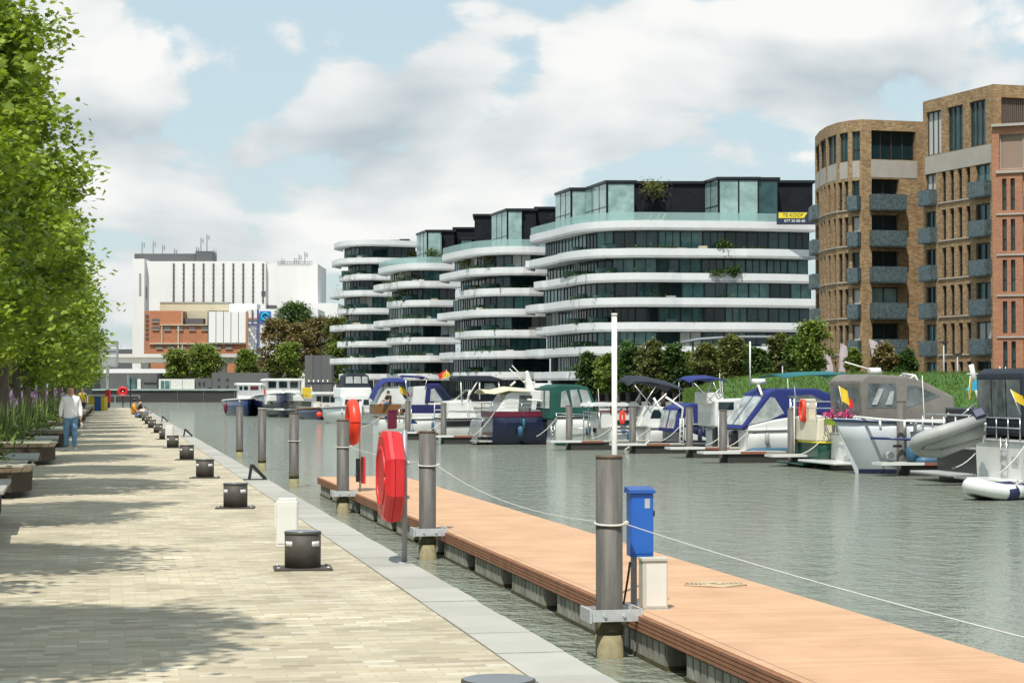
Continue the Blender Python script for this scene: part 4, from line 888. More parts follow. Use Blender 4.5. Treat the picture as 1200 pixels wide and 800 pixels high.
# low awning roof in front of block A, feather flags, street lamp
mat('awning_grey', (.16, .19, .21), .5)
aw = empty('entrance_canopy', W(868, 210), 0, 'thin grey entrance canopy in front of the widest white block', 'canopy')
k = MB(); pp = []
for (x, y) in ((798, 403), (820, 399), (860, 396.5), (910, 396.5), (945, 400)):
    p = W(x, 205) - aw.location; q = W(x, 210) - aw.location; z = Zp(y, 205); pp.append([(p.x, p.y, z), (p.x, p.y, z + .25), (q.x, q.y, z + .45), (q.x, q.y, z + .2)])
k.loft(pp, closed=True); k.build('roof', 'awning_grey', aw)
k = MB()
for x in (812, 870, 930): p = W(x, 208) - aw.location; k.cyl(p.x, p.y, 0, Zp(400, 208), .12, 8)
k.build('columns', 'steel_mast', aw)
mat('flag_pale', (.50, .42, .44), .8, var=.2, vs=2)
for i, (px, yt, lean, lab) in enumerate([(964, 408, 0, 'pale feather flag farthest left before the rounded brick tower'), (981, 402, 1, 'pale feather flag standing next to the leftmost one'), (1028, 397, -2, 'leaning pale feather flag right of the shop entrance')]):
    d = 150; o = empty('feather_flag', W(px, d), -YAW, lab, 'flag', 'feather flags by the brick tower')
    h = Zp(yt, d); k = MB(); pole = [(0, 0, 0), (lean * .12, 0, h * .6), (lean * .3, 0, h)]; k.tube(pole, .03, 6); k.build('pole', 'steel_mast', o)
    k = MB(); k.side([(0 + .02, .6), (.75, .9), (.8 + lean * .12, h * .7), (.5 + lean * .25, h - .25), (lean * .3 + .05, h), (lean * .12 + .02, h * .6)], -.012, .012); k.build('sail', 'flag_pale', o)
for i, (px, yt, d, lab) in enumerate([(1147 - 25, 416, 140, 'street lamp with flat head before the taller brick tower'), (917, 427, 150, 'short lamp post between the small trees before the widest white block'), (1106, 402, 140, 'tall street lamp before the middle of the taller brick tower')]):
    o = empty('street_lamp', W(px, d), -YAW, lab, 'street lamp', 'street lamps on the far quay'); h = Zp(yt, d)
    MB().cyl(0, 0, 0, h, .06, 8).build('post', 'steel_mast', o); k = MB(); k.box(-.3, -.12, h, .3, .12, h + .12); k.build('lamp_head', 'steel_dark', o)
# ------------------------------------------------------------------ pontoon, piles, quay furniture
mat('deck_tan', (.50, .295, .165), .7, var=.08, vs=.9, bump=.15, bs=40, c2=(.59, .365, .22)); per_piece('deck_tan', .05)
mat('deck_edge', (.30, .14, .08), .7, var=.2, vs=4)
mat('float_concrete', (.22, .215, .185), .85, var=.3, vs=2.5, bump=.3, bs=20, stretch=(1, 1, .4), c2=(.40, .39, .35)); mat('float_dark', (.035, .034, .03), .8)
mat('algae', (.07, .065, .03), .8, var=.4, vs=5); mat('galvanised', (.58, .59, .59), .45, metal=.3, var=.15, vs=12); mat('black_rubber', (.02, .02, .02), .8)
mat('pile_steel', (.085, .08, .072), .62, metal=.1, var=.3, vs=3.5, stretch=(3, 3, .35), c2=(.15, .142, .128)); mat('pile_rust', (.10, .07, .045), .7, var=.4, vs=8); mat('pile_ochre', (.23, .20, .11), .8, var=.25, vs=9)
mat('rope_white', (.62, .61, .56), .8, var=.1, vs=30); mat('rope_beige', (.45, .38, .26), .9, var=.2, vs=40)
pt = empty('floating_pontoon', (5.75, 0, -.85), 0, 'long floating pontoon with salmon coloured deck running from the right foreground', 'pontoon')
k = MB(); yy = 2.0; 
while yy < 55.6: k.box(.03, yy + .003, -.04, 2.42, yy + .147, 0); yy += .15
k.build('deck_boards', 'deck_tan', pt, fix=False)
k = MB(); k.box(.045, 2, -.17, 2.4, 55.7, -.045)
for i in range(4): k.box(.0, 2, -.19 + i * .045, .03, 55.7, -.155 + i * .045); k.box(2.42, 2, -.19 + i * .045, 2.45, 55.7, -.155 + i * .045); k.box(0, 55.705, -.19 + i * .045, 2.45, 55.73, -.155 + i * .045)
k.build('edge_fascia', 'deck_edge', pt, fix=False)
MB().box(.3, 2, -.34, 2.2, 55.6, -.18).build('frame', 'float_dark', pt)
for i in range(18):
    y0 = 2.3 + i * 2.98
    k = MB(); n = 9
    k.box(.055, y0, -1.0, 2.39, y0 + 2.25, -.20)
    for j in range(n): k.box(.04, y0 + .04 + j * .245, -.8, .0545, y0 + .04 + j * .245 + .19, -.22)
    k.build('float', 'float_concrete', pt, fix=False)
    MB().box(.03, y0 - .01, -.62, 2.41, y0 + 2.27, -.45).build('weed_line', 'algae', pt)
# piles
def pile(loc, top, r, label, group, collar=True, tie=None, base_ochre=True):
    o = empty('mooring_pile', (loc[0], loc[1], WATER), 0, label, 'mooring pile', group)
    h = top - WATER; k = MB(); k.tube([(0, 0, -2.2), (0, 0, h)], r, 28); k.build('tube', 'pile_steel', o, fix=False)
    k = MB(); k.tube([(0, 0, h - .035), (0, 0, h + .004)], r + .002, 28); k.build('rusty_rim', 'pile_rust', o, fix=False)
    if base_ochre:
        k = MB(); k.tube([(0, 0, -.8), (0, 0, .26)], r + .006, 28); k.build('dried_weed_band', 'pile_ochre', o, fix=False)
        k = MB(); k.tube([(0, 0, .262), (0, 0, .42)], r + .005, 28); k.build('dark_tide_band', 'algae', o, fix=False)
    if collar:
        k = MB(); z = .42; e = r + .03
        for s in (-1, 1): k.box(-e - .09, s * (e + .01) - .012, z, e + .16, s * (e + .01) + .012, z + .13)
        k.box(-e - .10, -e - .05, z - .01, -e - .075, e + .05, z + .14); k.box(e + .12, -e - .05, z - .01, e + .145, e + .05, z + .14)
        for s in (-1, 1):
            for x in (-.1, .12): k.tube([(x, s * (e + .03) - .012, z + .065), (x, s * (e + .03) + .012, z + .065)], .02, 6)
        for s in (-1, 1): k.tube([(s * e * .96, -.05, z + .05), (s * e * .96, .05, z + .05)], .035, 10)
        k.build('collar_bracket', 'galvanised', o, fix=False)
    if tie:
        k = MB(); zt = tie - WATER; pp = [(math.cos(a) * (r + .012), math.sin(a) * (r + .012), zt + .012 * math.sin(a)) for a in [j * .3142 for j in range(21)]]
        k.tube(pp, .013, 6); k.tube([(r + .01, -.03, zt), (r + .05, -.06, zt + .02)], .02, 6); k.build('rope_tie', 'rope_white', o, fix=False)
    return o
PX = 5.47; gpl = 'mooring piles along the near pontoon and quay'
def Yd(X, d): return (d - X * math.sin(YAW)) / math.cos(YAW)
pd = [9.4, 22, 34.6, 47.2, 59.8, 72.4, 85]; ties = [.12, .14, .30, .25, .06, None, None]
names = ['steel mooring pile outside the right edge', 'tall grey steel pile beside the blue service pillar, nearest the camera', 'grey steel pile just right of the red eight-sided lifebuoy case', 'grey steel pile left of the hanging lifebuoy, at the far end of the pontoon',
         'grey steel pile standing free in the water beyond the pontoon end', 'grey steel pile in open water, second from the left', 'grey steel pile in open water, farthest left']
for i, d in enumerate(pd):
    pile((PX, Yd(PX, d)), .9, .15, names[i], gpl, collar=i < 4, tie=ties[i])
k = MB(); pts = []
for i in range(0, 3):
    a = Vector((PX + (.0), Yd(PX, pd[i]), ties[i])); b = Vector((PX, Yd(PX, pd[i + 1]), ties[i + 1]))
    a.x += .165; b.x += .165
    for j in range(17): t_ = j / 16; p = a.lerp(b, t_); p.z -= .22 * 4 * t_ * (1 - t_) * (1.0 if i == 1 else .25); pts.append(p)
k.tube(pts, .006, 5); tag(k.build('mooring_rope', 'rope_white', fix=False), 'thin white rope strung between the pontoon piles', 'rope')
# white pole behind the nearest pile
k = empty('white_pole', (LX(720, 5.98).x, LX(720, 5.98).y, -.85), 0, 'tall slim white pole rising behind the nearest steel pile', 'pole')
q = MB(); q.cyl(0, 0, 0, 3.38, .034, 12); mat('white_paint', (.68, .68, .64), .5, var=.08, vs=6); q.build('shaft', 'white_paint', k, fix=False); q = MB(); q.cyl(0, 0, 0, .02, .08, 12); q.build('base_plate', 'galvanised', k); q = MB(); q.cyl(0, 0, 3.38, 3.41, .038, 12); q.build('cap', 'white_paint', k)
# blue service pillar
mat('blue_paint', (.012, .12, .50), .35, var=.06, vs=3, coat=.2); mat('blue_dark', (.01, .07, .30), .4); mat('cabinet_beige', (.52, .50, .42), .5, var=.05, vs=4); mat('cabinet_white', (.70, .70, .66), .45, var=.05, vs=4); mat('label_grey', (.42, .44, .46), .4)
c = LX(750, 6.02); bp_ = empty('service_pillar', (c.x, c.y, -.85), R(-4), 'bright blue metal service pillar on the pontoon deck', 'service pillar')
MB().box(-.135, -.11, .56, .135, .15, 1.29).build('cabinet', 'blue_paint', bp_, bevel=.01)
k = MB(); k.hexa([(-.16, -.14, 1.292), (.16, -.14, 1.292), (.16, .18, 1.292), (-.16, .18, 1.292)], [(-.15, -.13, 1.33), (.15, -.13, 1.33), (.15, .17, 1.36), (-.15, .17, 1.36)]); k.build('lid', 'blue_dark', bp_)
MB().box(-.115, -.1165, .6, .115, -.111, 1.24).build('door', 'blue_paint', bp_); MB().box(.03, -.121, 1.12, .09, -.1172, 1.23).build('sticker', 'label_grey', bp_)
k = MB(); k.tube([(.137, -.02, 1.08), (.155, -.02, 1.08), (.155, -.02, 1.02)], .014, 8); k.build('latch', 'steel_dark', bp_)
k = MB(); k.box(-.11, -.05, 0, -.05, .02, .56); k.box(.05, .05, 0, .11, .11, .56); k.build('stand', 'steel_mast', bp_); MB().box(-.16, -.13, 0, .16, .16, .012).build('foot_plate', 'galvanised', bp_)
k = MB(); k.tube([(-.13, -.05, .5), (-.16, -.06, .3), (-.2, -.02, .02), (-.42, .02, .015)], .014, 6); k.build('cable', 'steel_dark', bp_, fix=False)
c = LX(757, 6.05); cb = empty('meter_cabinet', (c.x, c.y - .3, -.85), R(-4), 'cream metal cabinet standing in front of the blue service pillar', 'cabinet')
MB().box(-.145, -.1, .012, .145, .12, .55).build('body', 'cabinet_beige', cb, bevel=.008); MB().box(-.155, -.115, .552, .155, .13, .58).build('lid', 'cabinet_beige', cb); MB().box(-.10, -.1045, .04, .13, -.1005, .52).build('door', 'cabinet_white', cb); MB().box(-.16, -.12, 0, .16, .13, .01).build('foot_plate', 'galvanised', cb)
# coil of rope
c = G(838, 685, -.85); k = MB(); pts = []
for i in range(120): a = i * .26; r_ = .09 + i * .0016; pts.append((r_ * math.cos(a) * 1.5, r_ * math.sin(a) * 1.1, .012 + .008 * math.sin(i * 1.3)))
k.tube(pts, .009, 5); tag(k.build('rope_coil', 'rope_beige', loc=(c.x, c.y, -.85), fix=False), 'flat coil of beige rope lying on the salmon deck', 'rope')
# red eight-sided lifebuoy case on a post at the quay edge
mat('case_red', (.58, .012, .018), .38, var=.1, vs=3, c2=(.66, .03, .035)); mat('case_shadow_red', (.40, .01, .014), .5); mat('buoy_orange', (.82, .05, .02), .4, var=.06, vs=4); mat('buoy_white', (.75, .75, .72), .5); mat('stain', (.30, .16, .12), .7)
c = LX(462, 2.62); lb = empty('lifebuoy_case', (c.x, c.y, .006), R(-89), 'big red eight-sided lifebuoy case on a grey post at the quay edge', 'lifebuoy case')
k = MB(); k.cyl(.0, .10, 0, 1.25, .026, 12); k.build('post', 'steel_mast', lb, fix=False); MB().box(-.06, .04, 0, .06, .16, .012).build('foot_plate', 'galvanised', lb)
def octa(r, z, y, sx=.9): return [(r * sx * math.cos(a), y, z + r * math.sin(a)) for a in [R(22.5 + 45 * j) for j in range(8)]]
zc = .82; k = MB(); k.loft([octa(.40, zc, .06), octa(.45, zc, .03), octa(.46, zc, -.045)], smooth=False, closed=True); k.build('back_shell', 'case_red', lb)
k = MB(); k.loft([octa(.46, zc, -.052), octa(.455, zc, -.09), octa(.40, zc, -.125)], smooth=False, closed=True, cap=True); k.build('front_shell', 'case_red', lb)
k = MB(); k.loft([octa(.452, zc, -.050), octa(.452, zc, -.046)], smooth=False, closed=True); k.build('seam', 'case_shadow_red', lb)
k = MB(); pp = [(.24 * math.cos(a), -.125, zc + .27 * math.sin(a)) for a in [j * .2618 for j in range(25)]]; k.tube(pp, .014, 10); k.build('moulded_ring', 'case_red', lb, fix=False)
k = MB(); k.box(-.05, -.131, zc - .36, .05, -.123, zc - .3); k.build('worn_corner', 'stain', lb)
for z in (zc + .12, zc - .2): k = MB(); k.tube([(0, .06, z), (0, .13, z)], .012, 8); k.ball((0, .135, z), .018, 8); k.build('bolt', 'galvanised', lb, fix=False)
# lifebuoy on the far end of the pontoon
X5 = 5.95; c = LX(421, X5); rg = empty('lifebuoy_stand', (c.x, c.y, -.85), R(-88), 'slim white stand at the far end of the pontoon', 'lifebuoy stand')
dd = c.y * math.cos(YAW) + c.x * math.sin(YAW); hz = lambda y: Zp(y, dd) + .85
k = MB(); k.cyl(0, .03, 0, hz(470), .03, 10); k.build('post', 'white_paint', rg, fix=False)
k = MB(); k.box(-.14, -.06, hz(564), .14, -.002, hz(537)); k.build('box', 'steel_dark', rg); MB().box(-.19, .075, hz(566), .19, .13, hz(535)).build('red_back_board', 'case_red', rg); k = MB(); k.ball((-.02, -.07, hz(556)), .04, 8); k.build('white_knob', 'buoy_white', rg)
bu = empty('lifebuoy', (c.x, c.y, -.85 + (hz(467) + hz(522)) / 2), R(-89), 'bright orange-red lifebuoy ring hanging on the slim white stand', 'lifebuoy')
R0 = (hz(467) - hz(522)) / 2; k = MB(); pp = [((R0 - .15) * .98 * math.cos(a), -.16, (R0 - .14) * math.sin(a)) for a in [j * .19635 for j in range(33)]]; k.tube(pp, .14, 14, cap=False); k.build('ring', 'buoy_orange', bu, fix=False)
# ---- quay bollards with reflectors
mat('bollard_iron', (.06, .054, .046), .65, metal=0, var=.2, vs=6, bump=.1, bs=60); mat('bollard_cap', (.22, .23, .24), .3, metal=.6, var=.15, vs=5); mat('reflector', (.66, .66, .64), .4)
def make_bollard():
    o = empty('mooring_bollard', (0, 0, 0)); k = MB(); n = 32; k.tube([(0, 0, .02), (0, 0, .338)], .165, n); k.build('drum', 'bollard_iron', o, fix=False)
    k = MB(); k.loft([[((.168 - .0) * math.cos(a), .168 * math.sin(a), z) for a in [j * 2 * math.pi / n for j in range(n)]] for z in (.32, .345)], closed=True); k.build('rim', 'bollard_iron', o, fix=False)
    k = MB(); k.cyl(0, 0, .345, .350, .158, n); k.build('cap', 'bollard_cap', o, fix=False)
    MB().box(-.265, -.2, .002, .265, .2, .02).build('base_plate', 'bollard_iron', o, bevel=.004)
    for a0 in (-145, -45, 35, 125):
        k = MB(); r_ = .1675; s = [R(a0 - 17 + j * 8.5) for j in range(5)]
        k.loft([[(r_ * math.cos(a), r_ * math.sin(a), z) for a in s] + [((r_ - .004) * math.cos(a), (r_ - .004) * math.sin(a), z) for a in reversed(s)] for z in (.215, .262)], closed=True); k.build('reflector', 'reflector', o, fix=False)
    k = MB()
    for sx in (-1, 1):
        for sy in (-1, 1): k = MB(); k.cyl(sx * .225, sy * .16, .02, .034, .016, 6); k.build('bolt', 'galvanised', o, fix=False)
    return o
b0 = make_bollard(); gbo = 'low iron bollards along the promenade'
inv = [.00233 + .00241 * i for i in range(17)]
for i, v in enumerate(inv):
    d = 1.65 * F * v; X = 1.71; o = b0 if i == 0 else copy_tree(b0)
    o.location = (X + .02 * math.sin(i * 2.1), Yd(X, d), 0); o.rotation_euler[2] = R(3 * math.sin(i * 1.7) - 6)
    tag(o, 'round iron bollard nearest the camera, cut off by the bottom edge' if i == 0 else 'round iron bollard with white reflectors and base plate, %s from the camera' % ORD[i], 'bollard', gbo)
# ---- white power cabinets on the promenade
def power_box(px, py0, wpx, hpx, label):
    d = 3795 / (py0 - 455); s = d / F; p = G(px, py0, 0); o = empty('power_cabinet', (p.x, p.y, 0), R(-8), label, 'cabinet', 'white power cabinets on the promenade')
    W_ = wpx * s; H = hpx * s
    MB().box(-W_ * .42, 0, 0, W_ * .5, W_ * .8, H * .95).build('body', 'cabinet_white', o, bevel=.01); MB().box(-W_ * .5, .02, H * .40, -W_ * .425, W_ * .75, H * .9).build('side_hatch', 'cabinet_white', o, bevel=.004)
    MB().box(-W_ * .34, .01, H * .952, W_ * .44, W_ * .76, H).build('lid', 'cabinet_white', o, bevel=.004); MB().box(-W_ * .36, -.006, H * .08, W_ * .44, -.001, H * .86).build('door', 'cabinet_white', o)
    return o
power_box(335, 641, 27, 57, 'white power cabinet just behind the second bollard'); power_box(198, 524, 9, 26, 'white power cabinet in the middle distance among the bollards'); power_box(166.5, 488, 6, 9, 'small white power cabinet beside the seated people')
# ---- folded mooring brackets on the quay edge
def bracket(px, py, hpx, label):
    X = 2.55; p = LX(px, X); d = p.y * math.cos(YAW) + p.x * math.sin(YAW); s = hpx * d / F; o = empty('mooring_bracket', (p.x, p.y, .008), 0, label, 'mooring bracket', 'black mooring brackets on the quay edge')
    MB().box(-.2, -.12, 0, .22, .12, .014).build('foot_plate', 'black_rubber', o); k = MB(); k.bar((-.1, 0, .01), (-.06, 0, s), .06, .05); k.build('upright', 'black_rubber', o); k = MB(); k.bar((-.05, 0, s * .95), (.19, 0, .014), .07, .06); k.build('strut', 'black_rubber', o)
bracket(299, 560, 18, 'black mooring bracket on the quay edge, nearest the camera'); bracket(219, 512, 9, 'black mooring bracket on the quay edge, second from the camera'); bracket(192, 495, 7, 'black mooring bracket on the quay edge, third from the camera'); bracket(171, 482, 5, 'black mooring bracket on the quay edge, farthest visible one')
# ---- end of the promenade: sign, bins, fence, red lifebuoy sign
mat('bin_yellow', (.55, .42, .02), .5, var=.08, vs=3); mat('bin_blue', (.02, .10, .34), .5); mat('fence_steel', (.30, .32, .32), .5, metal=.4); mat('red_matt', (.52, .012, .02), .5); mat('green_glass_rail', (.30, .42, .39), .3)
d0 = 145
def at(px, py0): p = G(px, py0, 0); return p
p = at(113, 481.5); db = p.y; cb = empty('coloured_container', p, -YAW, 'yellow and blue waste container at the far end of the promenade', 'container'); s = (p - EYE).length / F
MB().box(-9.5 * s, 0, 0, -2.5 * s, 1.2, 16.5 * s).build('yellow_bay', 'bin_yellow', cb); MB().box(-2.4 * s, .06, 0, 5 * s, 1.2, 16 * s).build('blue_bay', 'bin_blue', cb); MB().box(5.1 * s, .0, 0, 9 * s, 1.2, 16.5 * s).build('yellow_bay', 'bin_yellow', cb); MB().box(-9.6 * s, -.03, 16.6 * s, 9.1 * s, 1.23, 17.2 * s).build('lid', 'steel_dark', cb)
p = at(126, 476); s = (p - EYE).length / F; sg = empty('sign_gantry', p, -YAW, 'grey open sign frame on a single post above the promenade end', 'sign')
k = MB(); k.box(-.12, -.12, 0, .12, .12, 46 * s); k.build('post', 'fence_steel', sg); k = MB(); w_ = 11 * s
for a, b in (((-w_, 74), (w_, 74)), ((-w_, 46), (w_, 46))): k.bar((a[0], 0, a[1] * s), (b[0], 0, b[1] * s), .18)
for x in (-w_, w_): k.bar((x, 0, 46 * s), (x, 0, 74 * s), .18)
k.build('frame', 'fence_steel', sg); MB().box(-w_ + .1, -.04, 46.5 * s, w_ - .1, .04, 57 * s).build('lower_panel', 'mill_shade', sg)
for y in (59, 63.5, 68): MB().box(-w_ + .1, -.04, y * s, w_ - .1, .04, (y + 2.8) * s).build('slat', 'mill_shade', sg)
p = at(144, 477.5); s = (p - EYE).length / F; o = empty('red_lifebuoy_sign', p, -YAW, 'round red lifebuoy holder on a thin post by the end fence', 'lifebuoy')
k = MB(); k.bar((0, 0, 0), (0, 0, 14 * s), .1); k.build('post', 'steel_dark', o); k = MB(); k.tube([(5.6 * s * math.cos(a) * .8, -.05, 18.5 * s + 5.2 * s * math.sin(a) * .8) for a in [j * .2618 for j in range(25)]], 1.9 * s, 10, cap=False); k.build('ring', 'red_matt', o, fix=False); k = MB(); k.tube([(0, -.02, 18.5 * s), (0, .06, 18.5 * s)], 4.2 * s, 20); k.build('back_disc', 'red_matt', o, fix=False); k = MB(); k.ball((0, -.09, 18.5 * s), .9 * s, 10, (1, .5, 1)); k.build('hub', 'buoy_white', o)
p = at(125, 478); o = empty('red_post_box', p, -YAW, 'narrow red cabinet left of the sign post', 'cabinet'); s = (p - EYE).length / F; MB().box(-2.6 * s, .3, 6 * s, 1.8 * s, 1.0, 21 * s).build('body', 'red_matt', o); MB().box(-2 * s, .35, 0, 1.4 * s, .95, 5.95 * s).build('foot', 'steel_dark', o)
fn = empty('end_fence', (-9, 171, 0), 0, 'low steel railing closing off the far end of the promenade', 'fence')
for zz, nme in ((1.05, 'top_rail'), (.15, 'bottom_rail')): k = MB(); k.bar((-5, 0, zz), (11.4, 0, zz), .07); k.build(nme, 'fence_steel', fn)
for i in range(9): k = MB(); k.bar((-5 + i * 2.05, 0, 0), (-5 + i * 2.05, 0, 1.05), .09); k.build('post', 'fence_steel', fn)
p = at(153, 478); o = empty('info_post', p, -YAW, 'thin dark post with a pale glass panel by the end fence', 'sign'); s = (p - EYE).length / F; k = MB(); k.bar((0, 0, 0), (0, 0, 35 * s), .1); k.build('post', 'steel_dark', o); MB().box(-3.5 * s, -.04, 27 * s, -.2, .04, 39 * s).build('glass_panel', 'green_glass_rail', o)
# ------------------------------------------------------------------ people
mat('skin', (.50, .27, .18), .55, var=.08, vs=8); mat('hoodie', (.86, .85, .88), .85, var=.05, vs=6, bump=.3, bs=14); mat('jeans', (.10, .22, .38), .85, var=.3, vs=7, c2=(.18, .34, .52)); mat('shoe', (.60, .58, .55), .6); mat('eye', (.02, .015, .01), .3); mat('lip', (.28, .10, .08), .5)
def skin_obj(name, V, E, root, m, parent, sub=2):
    me = bpy.data.meshes.new(name); me.from_pydata([v[:3] for v in V], E, []); o = bpy.data.objects.new('tmp', me); col.objects.link(o)
    md = o.modifiers.new('s', 'SKIN'); md.use_smooth_shade = True
    for i, v in enumerate(V):
        sv = me.skin_vertices[0].data[i]; r = v[3]; sv.radius = r if isinstance(r, tuple) else (r, r); sv.use_root = (i == root)
    ss = o.modifiers.new('d', 'SUBSURF'); ss.levels = sub; ss.render_levels = sub
    dg = bpy.context.evaluated_depsgraph_get(); dg.update(); nm = bpy.data.meshes.new_from_object(o.evaluated_get(dg)); bpy.data.objects.remove(o)
    nm.materials.clear(); nm.materials.append(MATS[m]); nm.name = name; q = bpy.data.objects.new(name, nm); col.objects.link(q); q.parent = parent
    nm.polygons.foreach_set('use_smooth', [True] * len(nm.polygons)); return q
def chain(V, E, start, pts):
    p = start
    for q in pts: V.append(q); E.append((p, len(V) - 1)); p = len(V) - 1
    return p
def hand(V, E, w, side, curl=1.0):
    """wrist index w; palm and five fingers hanging down, slightly curled forwards (-y)"""
    x, y, z = V[w][:3]
    palm = chain(V, E, w, [(x, y - .01, z - .05, (.03, .022))])
    for k, (dy, ln) in enumerate(((-.028, .068), (-.010, .078), (.010, .072), (.028, .058))):
        chain(V, E, palm, [(x, y + dy, z - .09, .0095), (x - side * .004, y + dy - .004, z - .09 - ln * .55, .0085), (x - side * .022, y + dy - .01, z - .09 - ln, .007)])
    chain(V, E, palm, [(x - side * .008, y - .045, z - .07, .010), (x - side * .014, y - .058, z - .105, .008)])
def standing_man():
    p = G(82.5, 528, 0); o = empty('person', (p.x, p.y, 0), R(4), 'walking person in a white hoodie, blue jeans and white shoes', 'person', None)
    V = [(0, 0, .93, (.11, .08))]; E = []
    ch = chain(V, E, 0, [(0, 0, 1.08, (.12, .085)), (0, .0, 1.25, (.15, .10)), (0, .01, 1.38, (.12, .085))]); nk = chain(V, E, ch, [(0, .005, 1.46, .055), (0, -.005, 1.54, (.082, .088)), (0, -.012, 1.61, (.088, .10)), (0, -.005, 1.68, (.066, .08))])
    for s in (-1, 1):
        w = chain(V, E, ch, [(s * .17, .01, 1.375, .056), (s * .235, .02, 1.12, .043), (s * (.262), -.03 if s > 0 else 0, .88, .028)])
        hand(V, E, w, s)
        k = .16 if s > 0 else -.13
        chain(V, E, 0, [(s * .09, 0, .86, .088), (s * .10, -k * .45 - .02, .48, .056), (s * .105, -k if s > 0 else .06, .10, .040), (s * .115, (-k - .12) if s > 0 else -.05, .05, .034)])
    skin_obj('body', V, E, 0, 'skin', o)
    # hoodie
    V = [(0, 0, .80, (.20, .16))]; E = []; c = chain(V, E, 0, [(0, 0, .92, (.20, .155)), (0, 0, 1.06, (.20, .155)), (0, 0, 1.24, (.205, .15)), (0, .01, 1.38, (.17, .125)), (0, .02, 1.48, (.095, .09))])
    for s in (-1, 1): chain(V, E, 4, [(s * .185, .01, 1.37, .082), (s * .245, .02, 1.13, .07), (s * .262, -.025 if s > 0 else 0, .94, .05), (s * .264, -.03 if s > 0 else 0, .90, .042)])
    skin_obj('hoodie', V, E, 0, 'hoodie', o)
    k = MB(); k.tube([(math.cos(a) * .085, .03 + math.sin(a) * .07, 1.47 + .02 * math.sin(a)) for a in [j * .5236 for j in range(13)]], .028, 8, cap=False); k.build('hood', 'hoodie', o, fix=False)
    k = MB(); k.loft([[(-.11, -.146, 1.02), (-.11, -.15, 1.02)], [(-.07, -.152, 1.13), (-.07, -.156, 1.13)], [(.07, -.152, 1.13), (.07, -.156, 1.13)], [(.11, -.146, 1.02), (.11, -.15, 1.02)]], cap=False, smooth=False); k.build('pouch_pocket', 'hoodie', o)
    V = [(0, 0, 1.0, (.17, .13))]; E = []
    for s in (-1, 1):
        k_ = .16 if s > 0 else -.13
        chain(V, E, 0, [(s * .10, 0, .78, .12), (s * .10, -k_ * .45 - .02, .48, .082), (s * .105, -k_ * .9 if s > 0 else .05, .16, .07), (s * .106, -k_ if s > 0 else .055, .10, .066)])
    skin_obj('jeans', V, E, 0, 'jeans', o)
    for s in (-1, 1):
        y = -.16 if s > 0 else .05; V = [(s * .108, y + .05, .055, (.045, .05)), (s * .112, y - .06, .05, (.05, .045)), (s * .118, y - .17, .035, (.048, .032))]; skin_obj('shoe', V, [(0, 1), (1, 2)], 0, 'shoe', o)
    for s in (-1, 1):
        k = MB(); k.ball((s * .03, -.093, 1.60), .011, 8); k.build('eye', 'eye', o); k = MB(); k.ball((s * .079, .0, 1.59), .026, 8, (.35, .7, 1.1)); k.build('ear', 'skin', o)
    k = MB(); k.loft([[(-.012, -.088, 1.60), (.012, -.088, 1.60), (0, -.095, 1.61)], [(-.018, -.088, 1.565), (.018, -.088, 1.565), (0, -.118, 1.568)]], closed=True); k.build('nose', 'skin', o); k = MB(); k.tube([(-.026, -.086, 1.54), (0, -.094, 1.537), (.026, -.086, 1.54)], .006, 6); k.build('mouth', 'lip', o)
    k = MB(); k.loft([[(.30, -.09, .80), (.31, .0, .80)], [(.285, -.10, .66), (.325, .02, .66)], [(.29, -.09, .56), (.32, .01, .56)]], smooth=True); k.build('t', 'shoe', None); bpy.data.objects.remove(bpy.data.objects['t'])
    g = MB(); g.side([(.262, .74), (.30, .76), (.325, .62), (.25, .60)], -.09, .03); g = g.build('paper_bag', 'shoe', None, bevel=.006); g.location = (p.x, p.y, 0); tag(g, 'small white paper bag held by the walking person in the white hoodie', 'bag')
standing_man()
def sitting(px, py, cloth, label, rz, s=1.0, hair='eye'):
    if cloth not in MATS: raise KeyError(cloth)
    p = G(px, py, 0); o = empty('person', (p.x, p.y, 0), rz, label, 'person', None); o.scale = (s, s, s)
    V = [(0, 0, .12, (.15, .12))]; E = []; c = chain(V, E, 0, [(0, .02, .3, (.14, .10)), (0, 0, .5, (.15, .1)), (0, -.02, .62, .055), (0, -.03, .72, (.075, .085)), (0, -.03, .80, (.06, .07))])
    for sd_ in (-1, 1):
        w = chain(V, E, 2, [(sd_ * .18, 0, .55, .05), (sd_ * .24, -.1, .33, .04), (sd_ * .2, -.28, .28, .03)]); chain(V, E, w, [(sd_ * .19, -.34, .27, .025), (sd_ * .18, -.39, .26, .012)])
        chain(V, E, 0, [(sd_ * .12, -.25, .14, .08), (sd_ * .13, -.48, .12, .06), (sd_ * .12, -.62, .07, .04)])
    skin_obj('body', V, E, 0, 'skin', o, 1)
    V = [(0, 0, .1, (.18, .15))]; E = []; chain(V, E, 0, [(0, .02, .3, (.17, .13)), (0, 0, .5, (.18, .13)), (0, -.02, .58, (.1, .09))])
    for sd_ in (-1, 1): chain(V, E, 2, [(sd_ * .19, 0, .54, .07), (sd_ * .25, -.1, .34, .06)])
    skin_obj('jacket', V, E, 0, cloth, o, 1)
    V = [(0, 0, .1, (.16, .13))]; E = []
    for sd_ in (-1, 1): chain(V, E, 0, [(sd_ * .12, -.25, .14, .095), (sd_ * .13, -.46, .12, .08)])
    skin_obj('trousers', V, E, 0, 'jeans', o, 1)
    k = MB(); k.ball((0, -.015, .77), .1, 10, (.9, 1, 1)); k.build('hair', hair, o); return o
mat('cloth_orange', (.62, .28, .02), .8); mat('cloth_grey', (.5, .5, .5), .8); mat('cloth_black', (.02, .018, .02), .8)
sitting(157, 489, 'cloth_orange', 'person in an orange top sitting on the ground at the end of the bollard row', R(80), 1.25)
